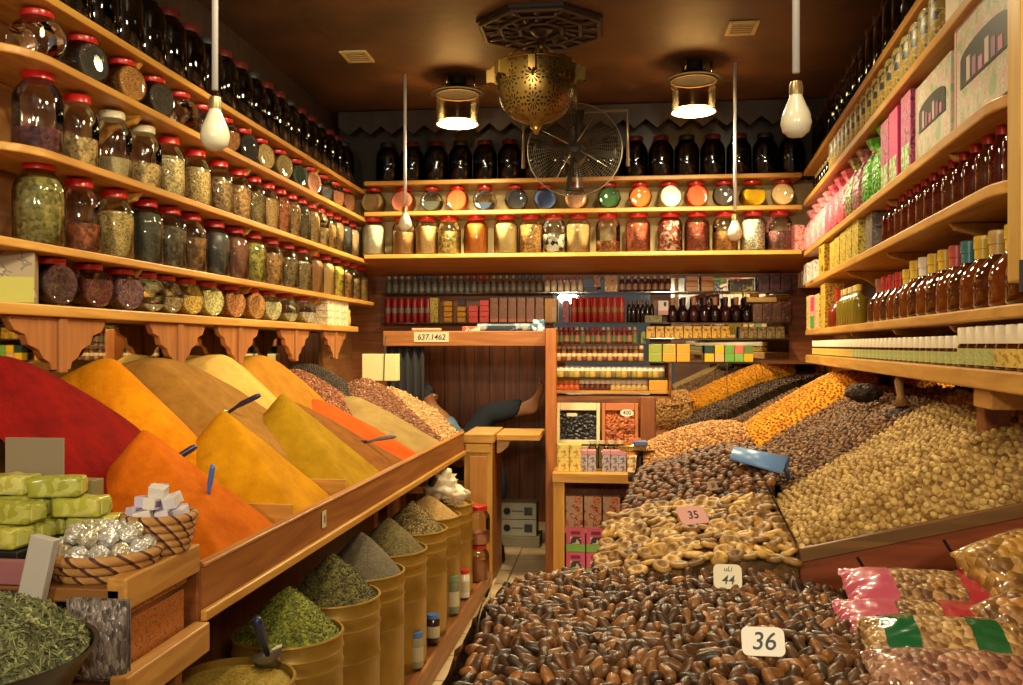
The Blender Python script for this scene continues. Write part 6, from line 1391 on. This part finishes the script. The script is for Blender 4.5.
# blue scoop lying on the nuts
b = MB(); n_ = 16
for i in range(n_ + 1):
    a = -.2 + PI * .95 * i / n_
    for k in range(2): b.v.append(((-.095 if k == 0 else .085), .062 * math.cos(a) * (1 if k else .75), .05 * math.sin(a) * (1 if k else .8)))
b.f = [(2 * i, 2 * i + 1, 2 * i + 3, 2 * i + 2) for i in range(n_)] + [tuple(2 * i for i in range(n_ + 1))]
p = PY(760, 464, 3.12)
t = thing('blue_scoop', 'light blue plastic scoop lying between the almonds and the dates', 'scoop', (p[0], 3.12, p[2] - .004), (.3, .2, -.35))
o = obj('blade', b.mesh('blade', plain((110, 150, 206), .35), 1), t); sd = o.modifiers.new('thick', 'SOLIDIFY'); sd.thickness = .003
obj('handle', MB().tube([(.08, 0, .012), (.09, 0, .004), (.1, 0, -.03)], [.008, .008, .006], 10).mesh('handle', plain((60, 80, 120), .4), 1), t)
# dark sack and paper cone near the wall
p = PY(905, 418, 3.35)
o = tag(obj('dark_bundle', lump('dark_bundle', .055, grain((60, 40, 34), (24, 16, 16), 90, 1.), '', '', None, .25, 2, (1.2, 1, .75), 3), loc=p), 'round bundle of dark dried fruit on the nuts under the lowest right shelf', 'bundle')
obj('tied_neck', MB().tube([(-.01, 0, .045), (-.015, 0, .08), (-.02, .005, .13), (-.02, 0, .16)], [.03, .012, .015, .006], 10).mesh('tied_neck', plain((150, 110, 60), .5), 1), o)
p = PY(870, 392, 3.75)
tag(obj('dark_sack', lump('dark_sack', .055, grain((70, 48, 32), (30, 20, 14), 90, 1.), '', '', None, .2, 6, (1.3, 1, .7), 3), loc=p + Vector((0, .1, -.01))), 'dark sack slumped on the almonds under the lowest right shelf', 'sack')
p = PY(990, 412, 2.62)
cab('wall_bracket_post', 'brown wooden stub post under the lowest right shelf', 'post', [('shaft', (-.035, -.03, -.06), (.035, .03, .085), wood((150, 90, 40), (110, 62, 26), 2)), ('block', (-.05, -.04, .0855), (.05, .04, .105), pine(0))], (p[0] + .01, 2.62, p[2] - .01))
# brass scale
p = PY(645, 462, 4.35)
t = thing('brass_scale', 'shop scale with round brass pan behind the brown dates', 'scale', (p[0] - .02, 4.42, .842))
obj('base', boxm('base', (-.06, -.06, 0), (.06, .06, .03), plain((30, 28, 28), .4), .006), t)
obj('column', MB().lathe([(0, .0305), (.03, .0305), (.022, .06), (.018, .12), (.03, .135), (0, .135)], 18).mesh('column', plain((34, 30, 28), .35), 2), t)
obj('pan', MB().lathe([(0, .137), (.06, .139), (.1, .147), (.122, .158), (.124, .16), (.12, .156), (.09, .149), (0, .142)], 36, cap=False).mesh('pan', plain((206, 160, 76), .22, .95), 2), t)
carton('blue_tub', 'tub', (t.location[0], 4.42, 1.006), (.07, .07, .03), plain((90, 100, 150), .4), 'shallow blue-grey plastic tub on the brass scale pan', None, 0, None, .012)

# ------------------------------------------------------------------ packets at the right front
pk = thing('packet_crate', 'low wooden crate under the packets in the near right corner', 'crate', (.95, 2.0, 0))
for nm, a, bq in (('crate_top', (-.33, -.36, .80), (.17, .34, .83)), ('crate_side', (-.33, -.36, 0), (-.3, .34, .799)), ('crate_side', (.14, -.36, 0), (.17, .34, .799)), ('crate_front', (-.299, -.36, 0), (.139, -.34, .799))): obj(nm, boxm(nm, a, bq, brownw(0), .003), pk)
def pillow(w, d, h, n_=26, seed=0, bump=.006, fr=40):
    b = MB()
    for s_ in (1, -1):
        for j in range(n_ + 1):
            for i in range(n_ + 1):
                u, v_ = 2 * i / n_ - 1, 2 * j / n_ - 1
                e = max(0, (1 - abs(u) ** 3.2)) ** .55 * max(0, (1 - abs(v_) ** 2.6)) ** .55
                x = u * w / 2 * (1 + .03 * noise.noise((u * 3, v_ * 3, seed))); y = v_ * d / 2
                z = s_ * h / 2 * e + (bump * noise.noise((x * fr, y * fr, seed + s_)) * e) + (.004 * math.sin(v_ * 20 + seed) if abs(u) > .9 else 0)
                b.v.append((x, y, z))
    N1 = (n_ + 1) ** 2
    b.f = [(o_ + j * (n_ + 1) + i, o_ + j * (n_ + 1) + i + 1, o_ + (j + 1) * (n_ + 1) + i + 1, o_ + (j + 1) * (n_ + 1) + i) if o_ == 0 else (o_ + j * (n_ + 1) + i, o_ + (j + 1) * (n_ + 1) + i, o_ + (j + 1) * (n_ + 1) + i + 1, o_ + j * (n_ + 1) + i + 1) for o_ in (0, N1) for j in range(n_) for i in range(n_)]
    return b
def film(c1, c2, sc_, c3=None, bump=1.):
    m = grain(c1, c2, sc_, bump, .4, None, c3)
    k = ('film', c1, c2, sc_)
    if k in MATS: return MATS[k]
    m2 = m.copy(); b = m2.node_tree.nodes['Principled BSDF']; b.inputs['Coat Weight'].default_value = 1.; b.inputs['Coat Roughness'].default_value = .12; MATS[k] = m2; return m2
def bag(name, px, py, Y, w, d, h, mat, rot, label, group, bands=(), seed=0, lift=0):
    p = PY(px, py, Y); t = thing(name, label, 'bag', (p[0], Y, p[2]), rot, group)
    pb = pillow(w, d, h, seed=seed); obj('pouch', pb.mesh('pouch', mat, 1), t)
    n_ = 26; N1 = (n_ + 1) ** 2
    for (u0, u1, m, nm) in bands:       # printed bands on the film, lying on the pouch
        i0, i1 = int((u0 + 1) / 2 * n_), int((u1 + 1) / 2 * n_); b = MB()
        for j in range(n_ + 1):
            for i in range(i0, i1 + 1):
                v = pb.v[j * (n_ + 1) + i]; b.v.append((v[0], v[1] * 1.004, v[2] + .0025))
        k = i1 - i0 + 1; b.f = [(j * k + i, j * k + i + 1, (j + 1) * k + i + 1, (j + 1) * k + i) for j in range(n_) for i in range(k - 1)]
        obj(nm, b.mesh(nm, m, 1), t)
    return t
NUTF = film((176, 130, 70), (100, 66, 36), 70); PINKF = plain((170, 50, 56), .3, coat=1.); PINK2 = plain((186, 80, 104), .3, coat=1.); GRNF = plain((24, 90, 50), .2, coat=1.)
bag('nut_bag', 932, 597, 2.1, .37, .17, .085, NUTF, (.35, .02, -.03), 'nut bag with pink and red ends, lying in front of the sloping board', 'pink-ended nut bags', ((-1, -.4, PINK2, 'printed_band'), (.35, 1, PINKF, 'printed_band')), 1)
bag('nut_bag', 922, 625, 1.98, .34, .15, .07, NUTF, (.3, 0, -.02), 'nut bag with pink ends tucked under the upper pink bag', 'pink-ended nut bags', ((-1, -.3, PINK2, 'printed_band'), (.3, 1, PINKF, 'printed_band')), 2)
bag('almond_bag', 948, 648, 1.84, .315, .15, .09, film((196, 156, 96), (130, 90, 50), 70), (.4, 0, -.05), 'bag of pale nuts with two green foil stripes', None, ((-.75, -.35, GRNF, 'green_band'), (.28, .66, GRNF, 'green_band')), 3)
bag('peanut_bag', 955, 682, 1.66, .29, .14, .08, film((170, 120, 90), (110, 66, 50), 60), (.4, 0, -.04), 'bag of pinkish brown nuts below the green-striped bag', None, (), 4)
bag('pasta_bag', 1012, 570, 2.12, .2, .17, .12, film((190, 140, 60), (120, 80, 30), 45), (.7, -.25, .3), 'clear bag of golden pieces at the right edge before the board', None, (), 5)
bag('pasta_bag', 1018, 628, 1.95, .14, .16, .1, film((176, 120, 56), (100, 66, 30), 45), (.5, -.3, .3), 'clear bag of brown-gold pieces under the bag of golden pieces', None, (), 6)

# ------------------------------------------------------------------ hanging things
def hbulb(px, ptop, pbulb_top, pbulb_bot, Y, label, zt_=ZC):
    p = PY(px, pbulb_top, Y); q = PY(px, pbulb_bot, Y); L = p[2] - q[2]; r = L * .33
    t = thing('hanging_bulb', label, 'light bulb', (p[0], Y, p[2]), None, 'white bulbs hanging on pipes')
    obj('pipe', MB().tube([(0, 0, .02 + L * .2), (0, 0, zt_ - p[2] - .002)], .0075 if Y < 3 else .009, 12).mesh('pipe', plain((190, 188, 190), .4), 1), t)
    obj('socket', MB().lathe([(.0, -.006), (L * .15, -.006), (L * .15, L * .1), (L * .12, L * .22), (0, L * .24)], 16).mesh('socket', plain((150, 130, 90), .3, .7), 2), t)
    obj('bulb_glass', MB().lathe([(0, -L), (r * .5, -L * .965), (r * .86, -L * .86), (r, -L * .68), (r * .9, -L * .48), (r * .6, -L * .25), (r * .42, -L * .1), (r * .4, -.004)], 24, cap=False).mesh('bulb_glass', plain((204, 198, 176), .25, coat=.5), 1), t)
hbulb(215, 0, 107, 151, 2.08, 'large white bulb hanging on a pipe before the left wall shelves')
hbulb(796, 0, 92, 138, 1.85, 'large white bulb hanging on a pipe before the right wall shelves')
hbulb(405, 112, 211, 231, 5.2, 'small white bulb on a pipe before the left part of the back shelves')
hbulb(735, 102, 219, 241, 5.2, 'small white bulb on a pipe before the right part of the back shelves')
def clamp_(px, Y, label):
    x = ratio(px) * Y; t = thing('ceiling_lamp', label, 'ceiling lamp', (x, Y, ZC), None, 'round glass ceiling lamps')
    obj('canopy', MB().lathe([(0, -.001), (.05, -.001), (.05, -.05), (.12, -.085), (.16, -.098), (.162, -.103), (.13, -.104), (0, -.1)], 32, cap=False).mesh('canopy', plain((16, 11, 8), .7, spec=.2), 2), t)
    for a in range(3): obj('stem', MB().tube([(.1 * math.cos(a * 2.1), .1 * math.sin(a * 2.1), -.002), (.1 * math.cos(a * 2.1), .1 * math.sin(a * 2.1), -.09)], .008, 8).mesh('stem', plain((220, 200, 160), .15, 1.), 1), t)
    shp = [(.125, -.105), (.128, -.12), (.122, -.27), (.126, -.285)]
    m = glass((220, 190, 140), .6, .15)
    obj('glass_shade', MB().lathe(shp, 32, cap=False, wob=lambda a: 1 + .012 * math.sin(12 * a)).mesh('glass_shade', m, 2), t)
    for zz in (-.108, -.284): obj('metal_ring', MB().tube([(.127 * math.cos(a), .127 * math.sin(a), zz) for a in [q * 2 * PI / 32 for q in range(32)]], .004, 8, True).mesh('metal_ring', plain((110, 80, 40), .4, .6), 1), t)
    obj('lit_disc', MB().lathe([(0, -.272), (.114, -.272), (.118, -.28), (.112, -.288), (0, -.296)], 28, cap=False).mesh('lit_disc', emit((255, 226, 170), 30.), 2), t)
    l = bpy.data.lights.new('lamp_light', 'SPOT'); l.energy = SPOT; l.color = WARM; l.spot_size = 2.75; l.spot_blend = .5; l.shadow_soft_size = .1
    lo = bpy.data.objects.new('lamp_light', l); COL.objects.link(lo); lo.location = (x, Y, ZC - .33)
WARM = (1., .82, .47); SPOT = 190.
clamp_(457.5, 5.3, 'lit round ceiling lamp in front of the left part of the back wall')
clamp_(693.5, 5.17, 'lit round ceiling lamp in front of the right part of the back wall')
for px, py, lb_ in ((357, 48, 'square pale vent in the ceiling above the left shelves'), (742, 34, 'square pale vent in the ceiling above the right lamp')):
    Y = 1.6 * F / (345 - py); x = ratio(px) * Y
    t = thing('ceiling_vent', lb_, 'vent', (x, Y, ZC - .012), None, 'ceiling vents')
    w = .075
    for a, bq in (((-w, -w * 1.25, 0), (-w + .02, w * 1.25, .011)), ((w - .02, -w * 1.25, 0), (w, w * 1.25, .011)), ((-w + .021, -w * 1.25, 0), (w - .021, -w * 1.25 + .02, .011)), ((-w + .021, w * 1.25 - .02, 0), (w - .021, w * 1.25, .011))): obj('frame', boxm('frame', a, bq, plain((176, 160, 110), .5), .002), t)
    obj('grille', boxm('grille', (-w + .021, -w * 1.25 + .021, .004), (w - .021, w * 1.25 - .021, .010), plain((110, 96, 60), .5)), t)
    for q in range(5): obj('slat', boxm('slat', (-w + .022, -w * .85 + q * w * .42, .0), (w - .022, -w * .85 + q * w * .42 + .008, .0035), plain((176, 160, 110), .5)), t)
# ceiling rosette and brass lantern
RYc = 4.5; RXc = ratio(541) * RYc
t = thing('ceiling_rosette', 'carved dark wooden rosette on the ceiling above the brass lantern', 'rosette', (RXc, RYc, ZC))
oct_ = [(.335 * math.cos(a) , .335 * math.sin(a)) for a in [PI / 8 + q * PI / 4 for q in range(8)]]
obj('backing', MB().prism(oct_, -.02, -.001, lambda a, b, q: (a, b, q)).mesh('backing', plain((30, 20, 15), .6)), t)
CW = plain((60, 44, 34), .45)
for rr in (.31, .21, .11): obj('carved_ring', MB().tube([(rr * math.cos(a), rr * math.sin(a), -.026) for a in [PI / 8 + q * PI / 4 for q in range(8)]], .011, 8, True).mesh('carved_ring', CW), t)
for k in range(16):
    a = 2 * PI * k / 16
    for rr, ln in ((.26, .042), (.16, .036)):
        b = ellipsoid(ln, .014, .008, 8, 5); o = obj('carved_petal', b.mesh('carved_petal', CW, 1), t, loc=(rr * math.cos(a), rr * math.sin(a), -.027), rot=(0, 0, a + (.5 if rr < .2 else 0)))
obj('boss', MB().lathe([(0, -.06), (.03, -.055), (.055, -.03), (.06, -.02), (0, -.02)], 20, cap=False).mesh('boss', CW, 1), t)
def pierced():
    m = bpy.data.materials.new('pierced_brass'); m.use_nodes = True; nt = m.node_tree; N = nt.nodes; L = nt.links; b = N['Principled BSDF']; o = N['Material Output']
    b.inputs['Base Color'].default_value = lin((104, 80, 34)); b.inputs['Metallic'].default_value = .7; b.inputs['Roughness'].default_value = .36
    tc = N.new('ShaderNodeTexCoord'); sx_ = N.new('ShaderNodeSeparateXYZ'); L.new(tc.outputs['Object'], sx_.inputs[0])
    def mt(op, a_, b_=None, c_=None):
        n = N.new('ShaderNodeMath'); n.operation = op
        for i_, v_ in enumerate((a_, b_, c_)):
            if v_ is None: continue
            if isinstance(v_, (int, float)): n.inputs[i_].default_value = v_
            else: L.new(v_, n.inputs[i_])
        return n.outputs[0]
    ang = mt('ARCTAN2', sx_.outputs[1], sx_.outputs[0])
    u = mt('MULTIPLY', mt('SUBTRACT', mt('FRACT', mt('MULTIPLY', ang, 10 / (2 * PI))), .5), 1.05)      # ten rosettes round the bowl
    v = mt('SUBTRACT', mt('FRACT', mt('MULTIPLY_ADD', sx_.outputs[2], 8.6, .22)), .5)
    rr = mt('SQRT', mt('ADD', mt('MULTIPLY', u, u), mt('MULTIPLY', v, v)))
    pet = mt('COSINE', mt('MULTIPLY', mt('ARCTAN2', v, u), 12))
    h1 = mt('MULTIPLY', mt('GREATER_THAN', pet, .1), mt('MULTIPLY', mt('GREATER_THAN', rr, .13), mt('LESS_THAN', rr, .33)))
    h2 = mt('MULTIPLY', mt('LESS_THAN', pet, -.5), mt('MULTIPLY', mt('GREATER_THAN', rr, .4), mt('LESS_THAN', rr, .5)))
    h3 = mt('LESS_THAN', rr, .06)
    c = N.new('ShaderNodeMath'); c.operation = 'MAXIMUM'; L.new(mt('MAXIMUM', h1, h2), c.inputs[0]); L.new(h3, c.inputs[1])
    d = N.new('ShaderNodeBsdfTransparent'); x = N.new('ShaderNodeMixShader'); L.new(c.outputs[0], x.inputs[0]); L.new(b.outputs[0], x.inputs[1]); L.new(d.outputs[0], x.inputs[2]); L.new(x.outputs[0], o.inputs[0]); return m
PB = pierced(); BRS = plain((120, 86, 36), .35, .8)
LX = ratio(536) * RYc; zr = PY(536, 69, RYc)[2]; zbt = PY(536, 131, RYc)[2]; hL = zr - zbt; RL = .195
t = thing('brass_lantern', 'pierced brass bowl lantern hanging from the ceiling rosette', 'lantern', (LX, RYc, zr))
prof = [(.012, -hL), (.02, -hL + .02), (.04, -hL + .035)] + [(RL * math.cos(a) ** .75, -.085 - (hL - .125) * math.sin(a)) for a in [1.36, 1.2, 1.02, .84, .66, .48, .3, .14, 0]] + [(RL * 1.01, -.04)] + [(RL * 1.0, .012)]
obj('bowl', MB().lathe(prof, 48, cap=False).mesh('bowl', PB, 1), t)
obj('bowl_lining', MB().lathe([(p[0] * .93, p[1] * .93) for p in prof], 36, cap=False).mesh('bowl_lining', plain((22, 16, 10), .7), 1), t)
obj('finial', MB().lathe([(0, -hL - .02), (.012, -hL - .012), (.014, -hL), (.03, -hL + .018), (0, -hL + .02)], 16, cap=False).mesh('finial', BRS, 1), t)
obj('rim', MB().tube([(RL * 1.02 * math.cos(a), RL * 1.02 * math.sin(a), .012) for a in [q * 2 * PI / 48 for q in range(48)]], .008, 8, True).mesh('rim', BRS, 1), t)
for k in range(8):
    a = 2 * PI * k / 8; rot = (0, 0, a)
    obj('bracket_wing', MB().prism([(RL, .03), (RL + .04, .0), (RL + .055, -.002), (RL + .055, -.075), (RL + .03, -.065), (RL - .012, -.085)], -.018, .018, lambda p_, q_, s_: (p_, s_, q_)).mesh('bracket_wing', PB, bevel=.002), t, rot=rot)
    obj('rosette_boss', MB().lathe([(0, .006), (.016, .004), (.024, 0), (0, 0)], 14).mesh('rosette_boss', BRS, 1), t, loc=(RL * .965 * math.cos(a + .39), RL * .965 * math.sin(a + .39), -.06), rot=Euler((0, PI / 2 + .1, a + .39)))
for k in range(4):
    a = 2 * PI * k / 4 + .4
    obj('chain', MB().tube([(RL * math.cos(a), RL * math.sin(a), .015), (RL * .5 * math.cos(a), RL * .5 * math.sin(a), .09), (RXc - LX, 0, ZC - zr - .08)], .004, 6).mesh('chain', BRS, 1), t)
obj('stem', MB().tube([(RXc - LX, 0, ZC - zr - .14), (RXc - LX, 0, ZC - zr - .062)], .014, 10).mesh('stem', BRS, 1), t)
# fan
FY = 5.35; fc_ = PY(575, 152, FY)
t = thing('hanging_fan', 'large round wire fan hung from a bracket under the ceiling', 'fan', fc_, (-.06, 0, 0)); R_ = 46.5 * FY / F
GR = plain((120, 110, 90), .4, .4)
for k in range(22):
    rr = R_ * (k + 2.) / 23.; dz = .05 * (1 - (rr / R_) ** 2)
    obj('grille_ring', MB().tube([(rr * math.cos(a), -.05 - dz, rr * math.sin(a)) for a in [q * 2 * PI / 64 for q in range(64)]], .0007 if k < 21 else .004, 5, True).mesh('grille_ring', GR, 1), t)
for k in range(60):
    a = 2 * PI * k / 60; obj('grille_wire', MB().tube([(r_ * math.cos(a), -.05 - .05 * (1 - (r_ / R_) ** 2), r_ * math.sin(a)) for r_ in (R_ * .1, R_ * .4, R_ * .7, R_ * .99)], .0006, 5).mesh('grille_wire', GR, 1), t)
for k in range(4):
    a = PI / 4 + k * PI / 2 + .25; obj('grille_bar', MB().tube([(r_ * math.cos(a), -.054 - .05 * (1 - (r_ / R_) ** 2), r_ * math.sin(a)) for r_ in (R_ * .14, R_ * .4, R_ * .78)], .0035, 6).mesh('grille_bar', plain((190, 186, 170), .25, .8), 1), t)
obj('hub', MB().lathe([(0, -.01), (.032, -.01), (.034, 0), (.03, .008), (0, .01)], 24, Matrix.Translation((0, -.108, 0)) @ Matrix.Rotation(PI / 2, 4, 'X')).mesh('hub', plain((40, 36, 34), .35), 2), t)
for k in range(4):
    b = MB(); n_ = 8
    for i in range(n_ + 1):
        u = i / n_; rr = R_ * (.14 + .76 * u); wd = .5 - .18 * u
        for s_ in (-1, 1): a = k * PI / 2 + s_ * wd * .7; b.v.append((rr * math.cos(a), -.02 + s_ * .02, rr * math.sin(a)))
    b.f = [(2 * i, 2 * i + 1, 2 * i + 3, 2 * i + 2) for i in range(n_)]
    o = obj('blade', b.mesh('blade', glass((226, 220, 208), .25, .3), 1), t); o.modifiers.new('thick', 'SOLIDIFY').thickness = .003
obj('motor', MB().lathe([(0, 0), (.06, 0), (.07, .03), (.06, .1), (0, .11)], 24, Matrix.Translation((0, .01, 0)) @ Matrix.Rotation(-PI / 2, 4, 'X')).mesh('motor', plain((50, 46, 42), .35), 2), t)
bw = R_ + .035; bz = (152 - 109) * FY / F
obj('hanger_frame', MB().tube([(-bw, .04, -.08), (-bw, .04, bz), (bw, .04, bz), (bw, .04, -.08)], .011, 8).mesh('hanger_frame', plain((130, 116, 90), .35, .6), 1), t)
obj('hanger_pipe', MB().tube([(0, .04, bz + .011), (0, .04 - .06 * (ZC - fc_[2] - bz), ZC - fc_[2] - .004)], .012, 8).mesh('hanger_pipe', plain((110, 96, 70), .35, .6), 1), t)

# ------------------------------------------------------------------ light
def lamp(kind, loc, energy, color, size=.2, rot=(0, 0, 0), spot=None):
    l = bpy.data.lights.new('unseen_lamp', kind); l.energy = energy; l.color = color
    if kind == 'AREA': l.shape = 'DISK'; l.size = size
    else: l.shadow_soft_size = size
    if spot: l.spot_size = spot; l.spot_blend = .6
    o = bpy.data.objects.new('unseen_lamp', l); COL.objects.link(o); o.location = loc; o.rotation_euler = rot; return o
# further ceiling lamps of the same shop, nearer the street than the photograph shows
for x, y, e_ in ((-.5, 3.3, 48.), (.35, 3.3, 40.), (-.5, 1.2, 40.), (.35, 1.2, 22.)):
    lamp('SPOT', (x, y, ZC - .3), e_, WARM, .09, (0, 0, 0), 2.9)
def aimed(loc, tgt, e_, size):  # unseen spots, added to brighten the back shelves and the left wall jars
    d = (Vector(tgt) - Vector(loc)).to_track_quat('-Z', 'Y').to_euler()
    lamp('SPOT', loc, e_, WARM, .06, d, size)
aimed((-.45, 3.35, 2.85), (-.78, 6.2, 2.33), 170., .54)
aimed((.4, 3.35, 2.85), (.5, 6.2, 2.33), 145., .54)
aimed((.25, 1.9, 2.85), (XLW, 3.0, 2.05), 150., 1.3)
aimed((.15, 3.3, 2.9), (XLW, 4.6, 2.05), 130., 1.2)
for x in (-.7, .8):
    lamp('POINT', (x, -1.3, 2.3), 165., (1., .87, .6), .14)  # unseen lights behind the camera, added for even frontal light
lamp('POINT', (-.95, 7.1, 1.85), 10., WARM, .06)  # fill light added to lift the dark alcove, hidden behind the beam
w = bpy.data.worlds.new('street_daylight'); sc.world = w; w.use_nodes = True
w.node_tree.nodes['Background'].inputs[0].default_value = (.92, .92, .92, 1); w.node_tree.nodes['Background'].inputs[1].default_value = .12

# ------------------------------------------------------------------ camera
cam = bpy.data.cameras.new('camera'); co = bpy.data.objects.new('camera', cam); COL.objects.link(co); sc.camera = co
cam.sensor_width = 36.; cam.lens = F * 36. / 1023; co.location = (0, 0, H); co.rotation_euler = (PI / 2, 0, math.atan(T)); cam.clip_start = .05
cam.shift_y = (CY - 342.5) / 1023 * 1.0
sc.view_settings.view_transform = 'Standard'; sc.view_settings.look = 'None'; sc.view_settings.gamma = 1; sc.view_settings.exposure = 0.
sc.view_settings.use_curve_mapping = False
sc.cycles.transparent_max_bounces = 24; sc.cycles.max_bounces = 8; sc.cycles.sample_clamp_indirect = 6.
